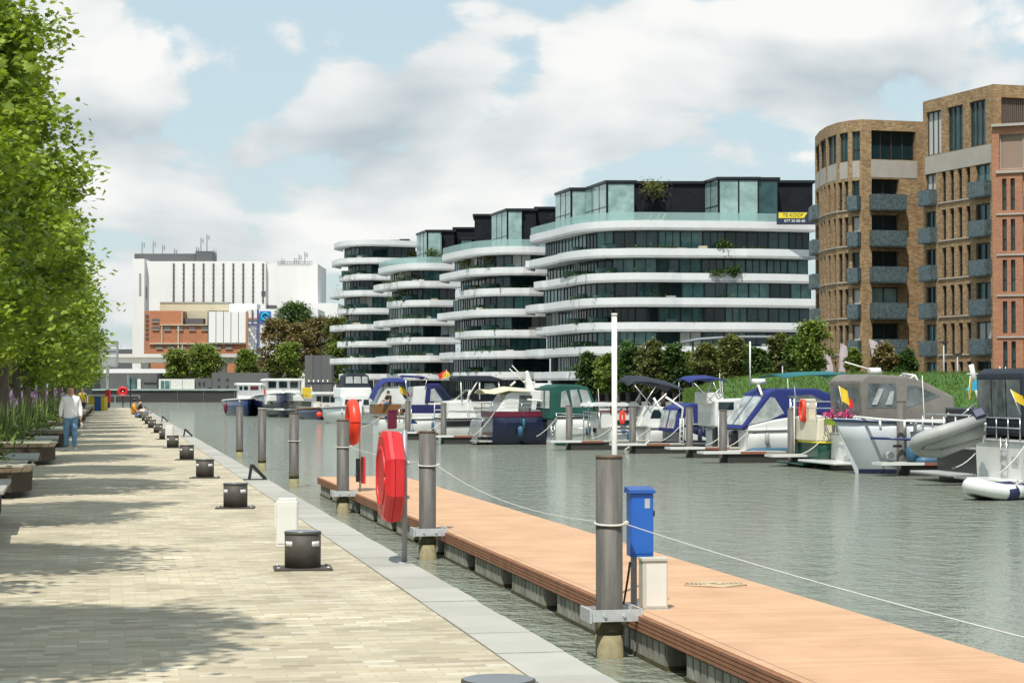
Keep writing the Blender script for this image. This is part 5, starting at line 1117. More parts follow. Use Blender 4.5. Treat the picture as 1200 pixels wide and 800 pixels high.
sitting(164, 485.5, 'cloth_black', 'person in dark clothes sitting beside the one in orange', R(95), 1.2)
def walker(px, py, hpx, cloth, label):
    p = G(px, py, 0); o = empty('person', p, 0, label, 'person'); s = (p - EYE).length * hpx / F / 1.7; o.scale = (s,) * 3
    V = [(0, 0, .93, (.14, .10))]; E = []; chain(V, E, 0, [(0, 0, 1.25, (.16, .1)), (0, 0, 1.4, (.1, .08)), (0, 0, 1.48, .05), (0, -.01, 1.6, (.08, .09)), (0, 0, 1.67, .06)])
    for sd_ in (-1, 1): chain(V, E, 1, [(sd_ * .18, 0, 1.36, .055), (sd_ * .23, 0, 1.1, .042), (sd_ * .25, -.03, .85, .03), (sd_ * .25, -.04, .77, .02)]); chain(V, E, 0, [(sd_ * .09, 0, .82, .09), (sd_ * .1, 0, .45, .06), (sd_ * .1, 0, .08, .045), (sd_ * .1, -.12, .04, .04)])
    skin_obj('body', V, E, 0, 'skin', o, 1)
    V = [(0, 0, .84, (.18, .14))]; E = []; chain(V, E, 0, [(0, 0, 1.22, (.18, .13)), (0, 0, 1.4, (.12, .1))])
    for sd_ in (-1, 1): chain(V, E, 1, [(sd_ * .19, 0, 1.35, .075), (sd_ * .24, 0, 1.1, .06)])
    skin_obj('jacket', V, E, 0, cloth, o, 1); V = [(0, 0, .95, (.16, .13))]; E = []
    for sd_ in (-1, 1): chain(V, E, 0, [(sd_ * .09, 0, .78, .1), (sd_ * .1, 0, .45, .08), (sd_ * .1, 0, .12, .06)])
    skin_obj('trousers', V, E, 0, 'cloth_black', o, 1); return o
walker(96.5, 487, 32, 'bin_yellow', 'person in dark trousers and yellow top, half hidden behind the walking person in white')
# ------------------------------------------------------------------ boats across the dock
mat('grp_white', (.68, .69, .67), .3, var=.05, vs=1.5, coat=.3); mat('grp_cream', (.60, .56, .43), .35, var=.05, vs=1.5, coat=.2); mat('grp_grey', (.50, .53, .56), .35, var=.05, vs=1.5, coat=.2)
mat('hull_navy', (.008, .012, .045), .2, var=.2, vs=1, coat=.5); mat('hull_blue', (.01, .03, .12), .3, coat=.3); mat('hull_green', (.004, .055, .035), .3, coat=.3); mat('hull_black', (.012, .012, .014), .35, coat=.2); mat('burgundy', (.13, .01, .03), .4); mat('antifoul_red', (.30, .05, .03), .7); mat('stripe_yellow', (.62, .52, .03), .5)
mat('cloth_navy', (.012, .014, .10), .8, var=.2, vs=2, bump=.3, bs=4); mat('cloth_royal', (.012, .024, .15), .8, var=.2, vs=2, bump=.3, bs=4); mat('cloth_charcoal', (.014, .02, .032), .8, var=.25, vs=2, bump=.3, bs=4); mat('cloth_taupe', (.165, .152, .135), .85, var=.15, vs=2, bump=.3, bs=4); mat('cloth_green', (.006, .075, .055), .8, var=.2, vs=2, bump=.3, bs=4); mat('cloth_teal', (.01, .12, .13), .8, var=.1); mat('cloth_cream', (.58, .52, .36), .85)
mat('vinyl', (.36, .40, .40), .12, var=.45, vs=1.6, c2=(.55, .58, .57)); mat('vinyl_dark', (.07, .09, .095), .1, var=.5, vs=1.5, c2=(.2, .23, .23)); mat('boat_glass', (.015, .03, .035), .05, spec=.8, var=.3); mat('stainless', (.62, .63, .64), .25, metal=.8); mat('teak', (.20, .09, .03), .45, var=.25, vs=5, stretch=(1, 1, 6)); mat('fender_blue', (.03, .10, .17), .5); mat('rubber_grey', (.34, .35, .34), .5, var=.06); mat('rubber_navy', (.015, .02, .07), .5); mat('outboard_black', (.012, .012, .015), .25, coat=.4); mat('flag_yellow', (.70, .50, .03), .8); mat('flag_red', (.60, .02, .03), .8); mat('flag_sky', (.05, .42, .68), .8); mat('flower_pink', (.55, .06, .20), .7, var=.4, vs=20); mat('pot_lime', (.35, .48, .03), .6)
grpb = 'boats moored across the dock'
SPLIT = {'awning_poles': 'awning_pole', 'roof_posts': 'roof_post', 'canopy_frame': 'canopy_bar', 'boarding_struts': 'boarding_strut'}
SIDE = []
class Boat:
    def __init__(s, px, py, label, L=9, B=3.3, kind='motor_cruiser', cat='boat'):
        p = G(px, py, WATER); s.o = empty(kind, p, 0, label, cat, grpb); s.X = p.x; s.Y = p.y; s.L = L; s.B = B; s.s = (p.y * math.cos(YAW) + p.x * math.sin(YAW)) / F
    def q(s, px, py, y=0):
        x, z = XZ(px, py, s.Y + y); return (x - s.X, z - WATER)
    def hull(s, m, fs, fb, bow=1, boot=None, rake=.6, deck='grp_white', strake=None, tum=.96, n=14, name='hull', zmin=-.45, x0=0):
        L, B = s.L, s.B; secs = []; self_edge = []
        for i in range(n + 1):
            u = i / n; hb = B / 2 * max(.012, 1 - max(0, (u - .45) / .55) ** 2.2) * (.94 + .06 * min(1, u * 3)); zs = fs + (fb - fs) * u ** 1.7
            sec = [(-1, zs), (-.985, zs * .62), (-.94 if u < .6 else -.94 + .25 * (u - .6), .16), (-.86 if u < .6 else -.86 + .5 * (u - .6), .0), (-.45, -.3), (0, zmin), (.45, -.3), (.86 if u < .6 else .86 - .5 * (u - .6), .0), (.94 if u < .6 else .94 - .25 * (u - .6), .16), (.985, zs * .62), (1, zs)]
            row = []
            for (a, z) in sec:
                x = u * L + rake * u ** 3 * max(0, z / fb) - .25 * (1 - u) * (1 - max(0, z) / max(fs, .1)) * 0
                row.append((x0 + (x if bow > 0 else L - x), B / 2 + a * hb, z))
            secs.append(row); self_edge.append(row)
        k = MB(); k.loft(secs, closed=True, smooth=True); o = k.build(name, m, s.o); s.secs = secs
        if bow > 0: SIDE.append((s.o, L, fs))
        k = MB(); k.loft([[(p[0], B / 2 + (p[1] - B / 2) * .93, p[2] + .012) for p in (r[0], r[-1])] for r in secs], cap=False, smooth=False); k.build('deck', deck, s.o)
        if boot:
            k = MB(); k.loft([[(r[2][0], B / 2 + (r[2][1] - B / 2) * 1.006 , .02), (r[2][0], B / 2 + (r[2][1] - B / 2) * 1.006, .17)] for r in secs], cap=False)
            k.loft([[(r[8][0], B / 2 + (r[8][1] - B / 2) * 1.006, .02), (r[8][0], B / 2 + (r[8][1] - B / 2) * 1.006, .17)] for r in secs], cap=False); k.build('boot_stripe', boot, s.o)
        if strake:
            k = MB(); k.tube([(r[0][0], r[0][1] - .015, r[0][2] - .06) for r in secs], .045, 6); k.tube([(r[-1][0], r[-1][1] + .015, r[-1][2] - .06) for r in secs], .045, 6); k.tube([(secs[0][0][0] - .01 * bow, secs[0][0][1], secs[0][0][2] - .06), (secs[0][-1][0] - .01 * bow, secs[0][-1][1], secs[0][-1][2] - .06)], .045, 6); k.build('rub_rail', strake, s.o)
        return o
    def rail(s, h=.6, i0=4, i1=None, m='stainless', r=.018):
        k = MB(); i1 = i1 or len(s.secs) - 1
        for e in (0, -1):
            top = [(s.secs[i][e][0], s.B / 2 + (s.secs[i][e][1] - s.B / 2) * .95, s.secs[i][e][2] + h) for i in range(i0, i1 + 1)]; mid = [(p[0], p[1], p[2] - h * .5) for p in top]
            k.tube(top, r, 6); k.tube(mid, r * .6, 5)
            for p in top[::2]: k.tube([(p[0], p[1], p[2] - h), p], r * .8, 5)
        return k.build('guard_rail', m, s.o, fix=False)
    def poly(s, name, m, pts, y0=.35, y1=None, bevel=.05, parent=None, taper=0):
        y1 = s.B - y0 if y1 is None else y1; P = [s.q(a, b, y0) for a, b in pts]; k = MB(); k.side(P, y0, y1)
        if taper:
            zs = [p[1] for p in P]; z0, z1 = min(zs), max(zs); c = (y0 + y1) / 2
            k.v = [(v[0], c + (v[1] - c) * (1 - taper * (v[2] - z0) / (z1 - z0)), v[2]) for v in k.v]
        return k.build(name, m, parent or s.o, bevel=bevel)
    def panel(s, name, m, pts, y=.35, parent=None, th=.03):
        P = [s.q(a, b, y - .02) for a, b in pts]; k = MB(); k.side(P, y - .012, y + th); return k.build(name, m, parent or s.o)
    def face(s, name, m, a, b, ya, yb, parent=None, out=.02, v0=0, v1=1, y=.35):
        """panel on the slanted end face whose profile edge runs from pixel a (bottom) to b (top)"""
        A = Vector(s.q(*a, y)); Bq = Vector(s.q(*b, y)); p = A.lerp(Bq, v0); q = A.lerp(Bq, v1); k = MB()
        k.hexa([(p.x - out, ya, p.y), (p.x + .02, ya, p.y), (p.x + .02, yb, p.y), (p.x - out, yb, p.y)], [(q.x - out, ya, q.y), (q.x + .02, ya, q.y), (q.x + .02, yb, q.y), (q.x - out, yb, q.y)]); return k.build(name, m, parent or s.o)
    def tube(s, name, m, pts, r=.022, parent=None, n=6):
        if isinstance(pts[0], list) and name in SPLIT:
            for seg in pts: s.tube(SPLIT[name], m, seg, r, parent, n)
            return
        k = MB(); 
        for seg in (pts if isinstance(pts[0], list) else [pts]): k.tube([(lambda t, y: (t[0], y, t[1]))(s.q(a, b, y), y) for a, b, y in seg], r, n)
        return k.build(name, m, parent or s.o, fix=False)
    def fender(s, px, py0, py1, m='fender_blue', y=-.12, r=.13):
        a = s.q(px, py0, y); b = s.q(px, py1, y); h = a[1] - b[1]; k = MB(); k.tube([(a[0], y, a[1]), (a[0], y, a[1] - h * .12), (a[0], y, b[1] + h * .12), (a[0], y, b[1])], [r * .3, r, r, r * .3], 10); k.tube([(a[0], y, a[1]), (a[0], .02, a[1] + .4)], .012, 4); return k.build('fender', m, s.o, fix=False)
    def cloth(s, name, m, pts, y0, y1, sag=.12, th=.03, parent=None):
        """arched cloth roof: profile pts (pixels) along the boat, curved across"""
        P = [s.q(a, b, y0) for a, b in pts]; k = MB(); n = 8; rows = []
        for (x, z) in P:
            up = [(x, y0 + (y1 - y0) * j / n, z + sag * math.sin(math.pi * j / n)) for j in range(n + 1)]; rows.append(up + [(a, b, c - th) for a, b, c in reversed(up)])
        k.loft(rows, closed=True); return k.build(name, m, parent or s.o)
    def ladder(s, px0, px1, yt, yb, m='white_paint', y=-.1, n=5, r=.025):
        k = MB(); A = s.q(px0, yt, y); B_ = s.q(px0, yb, y); w_ = (px1 - px0) * s.s
        for dx in (0, w_): k.tube([(A[0] + dx, y, A[1]), (B_[0] + dx, y, B_[1])], r, 6)
        for i in range(n): z = B_[1] + (A[1] - B_[1]) * (i + .5) / n; k.tube([(A[0], y, z), (A[0] + w_, y, z)], r, 6)
        return k.build('ladder', m, s.o, fix=False)
    def platform(s, z=.18, l=.8, m='grp_white'):
        k = MB(); k.box(-l, .2, z, -.01, s.B - .2, z + .09); return k.build('swim_platform', m, s.o, bevel=.03)
def flag(px0, py0, px1, py1, dpl, bands, label, staff=True):
    """little flag on a leaning staff; lower end first"""
    p = W(px0, dpl, Zp(py0, dpl)); q = W(px1, dpl, Zp(py1, dpl)); o = empty('flag', p, 0, label, 'flag', 'flags on the moored boats'); v = q - p
    k = MB(); k.tube([(0, 0, 0), tuple(v)], .014, 6); k.build('staff', 'white_paint', o, fix=False)
    for i, (m, w0, w1, h0, h1) in enumerate(bands):
        k = MB(); rows = []
        for j in range(7):
            t = j / 6; x = w0 + (w1 - w0) * t; rows.append([tuple(v * h + _r * x + _f * .05 * math.sin(x * 9) + Vector((0, 0, -abs(x) * .55))) for h in (h0, h1)])
        k.loft(rows, cap=False); k.build('cloth_band', m, o)
    return o
# 1 nearest: white stern at the right edge with black canopy
b = Boat(1203, 573, 'white motor boat with black canopy, cut off by the right edge', 9, 3.6); b.hull('grp_white', 1.45, 1.9, strake='rubber_grey'); b.platform()
c = b.poly('canopy', 'cloth_charcoal', [(1200, 512), (1197, 437), (1206, 431), (1290, 431), (1310, 480), (1312, 512)], .2, 3.4, .12)
b.face('canopy_window', 'vinyl_dark', (1200, 512), (1197, 437), .35, 1.2, c, .03, .3, .9, .2); b.face('canopy_window', 'vinyl_dark', (1200, 512), (1197, 437), 1.35, 2.2, c, .03, .3, .9, .2); b.face('canopy_window', 'vinyl_dark', (1200, 512), (1197, 437), 2.35, 3.2, c, .03, .3, .9, .2)
k = MB(); 
for y in (.3, 1.1, 1.9, 2.7, 3.3): k.tube([(-.05, y, 1.45), (-.05, y, 2.1)], .02, 6)
for z in (1.8, 2.1): k.tube([(-.05, .3, z), (-.05, 3.3, z)], .02, 6)
k.build('stern_rail', 'stainless', b.o, fix=False); k = MB(); k.tube([(-.06, 1.2, .3), (-.06, 1.2, 1.5)], .02, 6); k.tube([(-.06, 1.6, .3), (-.06, 1.6, 1.5)], .02, 6)
for z in (.5, .8, 1.1): k.tube([(-.06, 1.2, z), (-.06, 1.6, z)], .02, 6)
k.build('ladder', 'stainless', b.o, fix=False)
k = MB(); k.box(-.045, .5, .75, -.02, .9, .95); k.build('name_plate', 'label_grey', b.o)
flag(1196, 486, 1184, 456, 57, [('flag_yellow', .0, .35, .55, 1.0), ('flag_red', .3, .62, .45, .85)], 'yellow and red flag drooping at the stern of the boat by the right edge')
# inflatable tender on the water
def tender(p, rz, label, L=2.6, B=1.4, r=.2, tilt=None, m1='grp_white', m2='rubber_navy', motor=True, name='inflatable_tender'):
    o = empty(name, p, rz, label, 'dinghy'); 
    if tilt: o.rotation_euler = tilt
    side_ = [(0, -B / 2 + r, r)] + [(L * .62, -B / 2 + r, r)] + [(L - r - (1 - math.cos(a)) * 0 - .0 + -L * .38 + L * .38 * math.sin(a), -(B / 2 - r) * math.cos(a), r + .18 * math.sin(a) ** 2) for a in [j * math.pi / 12 for j in range(1, 12)]] + [(L * .62, B / 2 - r, r), (0, B / 2 - r, r)]
    k = MB(); k.tube(side_, [r * .7] + [r] * (len(side_) - 2) + [r * .7], 12); k.build('tube', m1, o, fix=False)
    k = MB(); 
    for s_ in ((-1, 1) if m1 != m2 else ()): k.tube([(.3, s_ * (B / 2 - r), r - .004), (L * .34, s_ * (B / 2 - r), r - .004)], r + .012, 12); k.tube([(L * .46, s_ * (B / 2 - r), r - .03), (L * .62, s_ * (B / 2 - r), r - .03)], r + .008, 12)
    if m1 != m2: k.build('tube_patch', m2, o, fix=False)
    k = MB(); secs = []
    for u in (0, .3, .6, .85, 1): hw = (B / 2 - r) * (1 - max(0, (u - .5) / .5) ** 2); secs.append([(u * L * .93, -hw, r * .9 + u * .05), (u * L * .93, 0, -.06 + u ** 3 * .25), (u * L * .93, hw, r * .9 + u * .05)])
    k.loft(secs, closed=True); k.build('hull_bottom', 'rubber_grey', o)
    MB().box(.02, -B / 2 + r, .0, .07, B / 2 - r, .42).build('transom', 'grp_white', o); MB().box(L * .4, -B / 2 + r * .5, .3, L * .4 + .22, B / 2 - r * .5, .34).build('thwart', 'teak', o)
    if motor:
        mt = MB().box(-.28, -.13, .42, .02, .13, .8).build('outboard_motor', 'outboard_black', o, bevel=.05); k = MB(); k.box(-.18, -.05, -.3, -.08, .05, .42); k.build('leg', 'outboard_black', mt)
    return o
p = G(1207, 583, WATER); t1 = tender(p, R(203), 'white and navy inflatable tender floating by the stern at the right edge', 2.5, 1.3, .22); t1.location.z = WATER
# 2 dark sterned boat carrying the grey dinghy
b = Boat(1148, 566, 'dark hulled boat carrying the hoisted grey dinghy at its stern', 10, 3.4); b.hull('hull_black', 1.15, 1.7, strake='stainless', deck='grp_cream')
b.poly('cockpit', 'hull_black', [(1150, 520), (1150, 478), (1240, 478), (1250, 520)], .3, 3.1, .06)
k = MB(); 
for z in (1.75, 2.15): k.tube([(-.4, -.1, z), (-.4, 3.5, z)], .03, 6); k.tube([(-.4, -.1, z), (3, -.1, z)], .03, 6)
for y in (-.1, .9, 1.8, 2.7, 3.5): k.tube([(-.4, y, 1.1), (-.4, y, 2.15)], .025, 6)
k.build('stern_rail', 'stainless', b.o, fix=False)
b.platform(.2, 1.0, 'rubber_grey'); b.tube('mast', 'white_paint', [[(1151, 479, 1.2), (1143, 450, 1.2)], [(1143, 452, 1.2), (1138, 427, 1.2)]], .085); b.tube('crosstree', 'white_paint', [(1133, 438, 1.2), (1150, 438, 1.2)], .02)
dk = b.s * F
flag(1134, 470, 1137, 440, dk - .3, [('flag_yellow', 0, .07, .1, 1)], 'yellow pennant hanging from the crosstree of the mast')
k = MB(); P = [W(x, dk - .2, Zp(y, dk)) for x, y in ((1147, 442), (1150, 457), (1131, 457), (1137, 450))]; k.add([tuple(v) for v in P] + [tuple(v + _f * .02) for v in P], [(0, 1, 2, 3), (7, 6, 5, 4), (0, 4, 5, 1), (1, 5, 6, 2), (2, 6, 7, 3), (3, 7, 4, 0)]); tag(k.build('sky_blue_flag', 'flag_sky'), 'bright sky blue flag on the white mast of the dark boat', 'flag', 'flags on the moored boats')
p = W(1155, 60.5, Zp(507, 60.5)); bx = Vector((-.93, .1, -.30)).normalized(); up_ = Vector((-.25, .62, .70)); up_ = (up_ - bx * up_.dot(bx)).normalized(); by = up_.cross(bx); eu = Matrix((bx, by, up_)).transposed().to_euler()
t2 = tender(p, 0, 'grey inflatable dinghy hoisted at a slant behind the dark hulled boat', 2.35, 1.45, .22, tilt=tuple(eu), m1='rubber_grey', m2='rubber_grey', motor=False, name='hoisted_dinghy')
k = MB(); k.box(-.03, .3, .18, .3, .76, .48); k.build('navy_patch', 'rubber_navy', t2, bevel=.03)
b.tube('davit', 'stainless', [[(1148, 500, .6), (1140, 474, .6), (1128, 486, .6)], [(1126, 500, 2.8), (1118, 478, 2.8), (1106, 490, 2.8)]], .035)
# 3 grey white hull with its bow to the left
b = Boat(1030, 557, 'pale grey motor yacht with raked bow pointing left and blue stripe', 9.5, 3.4, 'motor_yacht'); b.hull('grp_grey', 1.75, 1.95, bow=-1, rake=1.0, strake='hull_blue', boot='hull_navy')
for px, py in ((1040, 533), (1066, 532)): x, z = b.q(px, py, .3); k = MB(); k.tube([(x, -.02, z), (x, .4, z)], .13, 12); k.build('porthole', 'stainless', b.o)
b.tube('bow_rail', 'white_paint', [[(1001, 488, 1.6), (1030, 491, .5), (1060, 493, .1), (1120, 496, .05)], [(1001, 488, 1.6), (1007, 504, 1.6)], [(1031, 491, .5), (1032, 504, .5)], [(1060, 493, .1), (1060, 505, .1)]], .045)
b.poly('cabin', 'grp_white', [(1068, 506), (1080, 492), (1180, 492), (1190, 506)], .5, 2.9, .08); b.panel('window', 'boat_glass', [(1086, 503), (1092, 495), (1108, 495), (1108, 503)], .5); b.panel('name_letters', 'steel_dark', [(1047, 521), (1047, 524), (1057, 524), (1057, 521)], .28)
b.fender(1069, 522, 542, r=.22)
b.tube('blue_stripe', 'hull_blue', [(1020, 513, .62), (1050, 514, .2), (1100, 516, -.02), (1150, 518, -.02)], .05)
k = MB(); x0, z0 = b.q(1075, 541, -.5); k.tube([(x0, -.35, z0), (x0 + .3, -.35, z0), (x0 + 2.1, -.35, z0), (x0 + 2.3, -.35, z0)], [.1, .22, .22, .1], 10); tag(k.build('blue_bolster', 'fender_blue', b.o, fix=False))
# 4 grey canopy boat with flower boxes (stern to)
b = Boat(1013, 552, 'white motor boat under a large taupe canopy with pink flower boxes', 10, 4.2); b.hull('grp_white', 1.35, 1.8, strake='rubber_grey', boot='rubber_navy'); b.platform(.22, 1.1)
c = b.poly('canopy', 'cloth_taupe', [(1012, 522), (1008, 446), (1018, 438), (1072, 441), (1118, 464), (1122, 492), (1120, 522)], .15, 3.35, .1)
b.panel('canopy_window', 'vinyl_dark', [(1016, 478), (1018, 449), (1050, 449), (1052, 478)], .15, c); b.panel('canopy_window', 'vinyl_dark', [(1062, 478), (1064, 452), (1075, 452), (1102, 464), (1080, 472)], .15, c); b.panel('canopy_window', 'vinyl', [(1022, 474), (1030, 455), (1036, 455), (1028, 474)], .12, c); b.panel('canopy_window', 'vinyl', [(1038, 474), (1044, 458), (1048, 458), (1046, 474)], .12, c)
for y0, y1 in ((.4, 1.6), (1.85, 3.1)): b.face('canopy_window', 'vinyl_dark', (1012, 522), (1008, 446), y0, y1, c, .03, .45, .9, .15)
for y in (.9, 2.5):
    x, z = b.q(1004, 492, y); pb = empty('flower_box', (b.X - .35, b.Y + y, WATER + z), 0, 'lime green box of pink flowers on the stern rail, %s one' % ('right' if y < 1 else 'left'), 'flower box', 'flower boxes on the stern rail'); MB().hexa([(-.1, -.28, -.18), (.1, -.28, -.18), (.1, .28, -.18), (-.1, .28, -.18)], [(-.14, -.34, .05), (.14, -.34, .05), (.14, .34, .05), (-.14, .34, .05)]).build('box', 'pot_lime', pb); k = MB(); rn = random.Random(4)
    for i in range(160): leaf(k, rn, Vector((rn.gauss(0, .1), rn.gauss(0, .2), .12 + abs(rn.gauss(0, .11)))), .1, PLAIN)
    k.build('blossoms', 'flower_pink', pb, fix=False)
k = MB(); 
for z in (1.75, 2.0): k.tube([(-.25, .1, z), (-.25, 3.4, z)], .02, 6)
for y in (.1, 1.1, 2.2, 3.4): k.tube([(-.25, y, 1.3), (-.25, y, 2.0)], .02, 6)
for y in (1.0, 1.4): k.tube([(-.06, y, .3), (-.06, y, 1.6)], .025, 6)
for z in (.5, .8, 1.1, 1.4): k.tube([(-.06, 1.0, z), (-.06, 1.4, z)], .02, 6)
k.build('stern_rail', 'stainless', b.o, fix=False)
b.tube('radar_arch', 'white_paint', [[(1060, 446, .2), (1072, 440, .2), (1090, 478, .2)], [(1048, 446, 3.2), (1058, 438, 3.2), (1075, 478, 3.2)], [(1072, 440, .2), (1058, 438, 3.2)]], .05); b.tube('antenna', 'white_paint', [(1030, 436, 1.5), (990, 424, 1.5)], .03); x, z = b.q(1034, 434, 1.6); k = MB(); k.tube([(x - .3, 1.6, z - .12), (x - .3, 1.6, z + .1)], [.3, .22], 14); k.build('radar_dome', 'grp_white', b.o)
flag(987, 474, 983, 452, b.s * F - 1, [('flag_yellow', 0, .3, .2, 1.0), ('flag_red', .22, .42, .1, .6)], 'yellow and red flag hanging before the taupe canopy')
# 5 green hull, cream topsides
b = Boat(960, 548, 'cream and dark green boat with yellow stripe and white stern ladder', 8.5, 3.4); b.hull('hull_green', 1.02, 1.2, strake='stripe_yellow', deck='grp_cream')
k = MB(); k.loft([[(x, y, z) for x, y, z in ((-.05, .12, 1.0), (-.12, 1.7, 1.0), (-.05, 3.28, 1.0), (7, 3.2, 1.1), (7, .2, 1.1))], [(x, y, z) for x, y, z in ((.08, .3, 1.85), (0, 1.7, 1.9), (.08, 3.1, 1.85), (7, 3.0, 1.9), (7, .4, 1.9))]], smooth=False, closed=True); k.build('topsides', 'grp_cream', b.o, bevel=.05)
b.platform(.08, .6, 'hull_green')
k = MB(); 
for y in (2.3, 2.75): k.tube([(-.16, y, .1), (-.16, y, 2.6)], .028, 6)
for i in range(7): k.tube([(-.16, 2.3, .3 + i * .33), (-.16, 2.75, .3 + i * .33)], .024, 6)
k.build('ladder', 'white_paint', b.o, fix=False)
k = MB(); 
for z in (2.25, 2.5): k.tube([(0, .3, z), (0, 3.1, z)], .022, 6); k.tube([(0, .3, z), (5, .3, z)], .022, 6)
for y in (.3, 1.2, 2.1, 3.1): k.tube([(0, y, 1.9), (0, y, 2.5)], .022, 6)
k.build('stern_rail', 'stainless', b.o, fix=False); k = MB(); k.tube([(-.1, 1.55 + .24 * math.cos(a), 2.15 + .38 * math.sin(a)) for a in [j * .3927 for j in range(17)]], .075, 8, cap=False); k.build('lifebuoy', 'buoy_orange', b.o, fix=False)
MB().box(.2, 1.9, 1.85, .6, 2.7, 2.6).build('locker', 'grp_cream', b.o, bevel=.06)
b.cloth('awning', 'cloth_teal', [(918, 442), (945, 439), (985, 438), (1004, 441)], 3.2, 6.4, .12); b.tube('awning_poles', 'stainless', [[(930, 441, 3.4), (934, 490, 3.4)], [(990, 441, 3.4), (984, 490, 3.4)], [(962, 438, 3.4), (990, 470, 3.4)]], .02)
# 6 blue canopy cruiser
b = Boat(877, 537, 'white sports cruiser with sloping royal blue canopy and clear windows', 9.5, 3.4); b.hull('grp_white', 1.25, 1.75, strake='rubber_grey'); b.platform(.25, .9, 'grp_white')
b.poly('topsides', 'grp_white', [(878, 512), (877, 499), (905, 492), (950, 485), (1010, 492), (1015, 512)], .15, 3.25, .08)
c = b.poly('canopy', 'cloth_royal', [(868, 503), (899, 460), (910, 455), (958, 455), (1000, 472), (1000, 482), (930, 487), (905, 493)], .2, 3.2, .1)
b.panel('canopy_window', 'vinyl', [(877, 498), (903, 465), (908, 466), (919, 484), (902, 492)], .2, c); b.panel('canopy_window', 'vinyl_dark', [(922, 464), (950, 462), (968, 471), (945, 473)], .2, c); b.face('canopy_window', 'vinyl', (868, 503), (899, 460), .4, 1.6, c, .03, .12, .9, .2); b.face('canopy_window', 'vinyl', (868, 503), (899, 460), 1.8, 3.0, c, .03, .12, .9, .2)
b.poly('windscreen', 'boat_glass', [(946, 487), (955, 478), (1000, 480), (1010, 488)], .4, 3.0, .02)
mt = b.poly('outboard_motor', 'outboard_black', [(858, 525), (857, 506), (868, 503), (872, 525)], 1.4, 1.9, .08); b.fender(899, 507, 521, 'rubber_grey', r=.1)
b.tube('radar_arch', 'white_paint', [[(893, 463, .3), (889, 452, 1.2), (888, 451, 2.2), (886, 462, 3.1)]], .06); b.tube('whip_aerial', 'white_paint', [(879, 452, 2.0), (879, 400, 2.0)], .035); x, z = b.q(889, 449, 1.7)
k = MB(); k.tube([(x, 1.7, z - .02), (x, 1.7, z + .2)], [.34, .3], 14); k.build('radar_dome', 'grp_white', b.o); b.tube('topsides_vents', 'rubber_navy', [(882, 507.5, .12), (898, 506, .12)], .03)
k = MB(); x0, z0 = b.q(875, 533, -.4); k.tube([(x0, -.3, z0 + .1), (x0 + .3, -.3, z0 + .1), (x0 + 2.2, -.3, z0 + .1)], [.1, .2, .2], 8); k.build('blue_bolster', 'fender_blue', b.o, fix=False)
# 7 white cabin boat with royal blue bimini
b = Boat(852, 534, 'white cabin boat with small blue bimini and cluttered stern rail', 9, 3.3); b.hull('grp_white', 1.2, 1.7, strake='rubber_grey', boot='rubber_navy'); b.platform(.2, .8)
b.poly('cabin', 'grp_white', [(838, 500), (838, 468), (905, 466), (920, 500)], .3, 3.0, .08); b.poly('stern_box', 'cabinet_white', [(829, 473), (829, 459), (848, 459), (848, 473)], .6, 2.6, .05)
b.panel('window', 'boat_glass', [(842, 480), (842, 471), (860, 471), (860, 480)], .3); b.cloth('bimini', 'cloth_royal', [(808, 448), (815, 444), (835, 443), (853, 447)], .3, 3.0, .15)
b.tube('bimini_frame', 'stainless', [[(812, 447, .4), (838, 474, .4)], [(850, 448, .4), (826, 474, .4)], [(833, 446, 2.9), (826, 474, 2.9)], [(835, 446, .4), (848, 474, .4)]], .025)
b.tube('stern_rail', 'stainless', [[(822, 480, 3.2), (852, 482, .1), (900, 484, .1)], [(822, 488, 3.2), (852, 490, .1), (900, 492, .1)], [(824, 480, 3.0), (824, 506, 3.0)], [(838, 481, 1.6), (838, 507, 1.6)], [(852, 482, .1), (852, 508, .1)]], .025)
mt = b.poly('outboard_motor', 'outboard_black', [(838, 526), (838, 500), (848, 498), (851, 526)], .5, 1.0, .08); k = MB(); rn = random.Random(8)
b.ladder(842, 848, 488, 528, y=-.05)
# 8 navy tent and dark hull with white davits
b = Boat(798, 529, 'dark blue boat with slanted blue tent canopy and tall white davits', 9, 3.3); b.hull('hull_navy', 1.35, 1.6, strake='stainless'); b.poly('topsides', 'grp_white', [(800, 516), (800, 499), (870, 497), (875, 516)], .1, 3.1, .05)
c = b.poly('canopy', 'cloth_royal', [(790, 506), (796, 478), (812, 472), (832, 474), (836, 500), (834, 506)], .2, 3.1, .08)
b.panel('canopy_window', 'vinyl', [(800, 498), (806, 480), (812, 480), (813, 498)], .2, c); b.face('canopy_window', 'vinyl', (790, 506), (796, 478), .4, 1.5, c, .03, .15, .9, .2); b.face('canopy_window', 'vinyl', (790, 506), (796, 478), 1.8, 2.9, c, .03, .15, .9, .2)
b.tube('davit', 'white_paint', [[(796, 525, .1), (798, 500, .1), (800, 478, .1), (780, 465, .1)]], .06); b.tube('davit', 'white_paint', [[(780, 516, 3.1), (783, 495, 3.1), (775, 482, 3.1), (766, 466, 3.1)]], .06); b.tube('oar', 'white_paint', [(762, 479, 2), (781, 461, 2)], .04); b.tube('boarding_struts', 'white_paint', [[(746, 526, 2.4), (762, 516, 2.4)], [(732, 527, 3.2), (746, 518, 3.2)]], .04); b.platform(.2, 1.1, 'fender_blue'); b.ladder(797, 801, 490, 526, y=-.1, n=6)
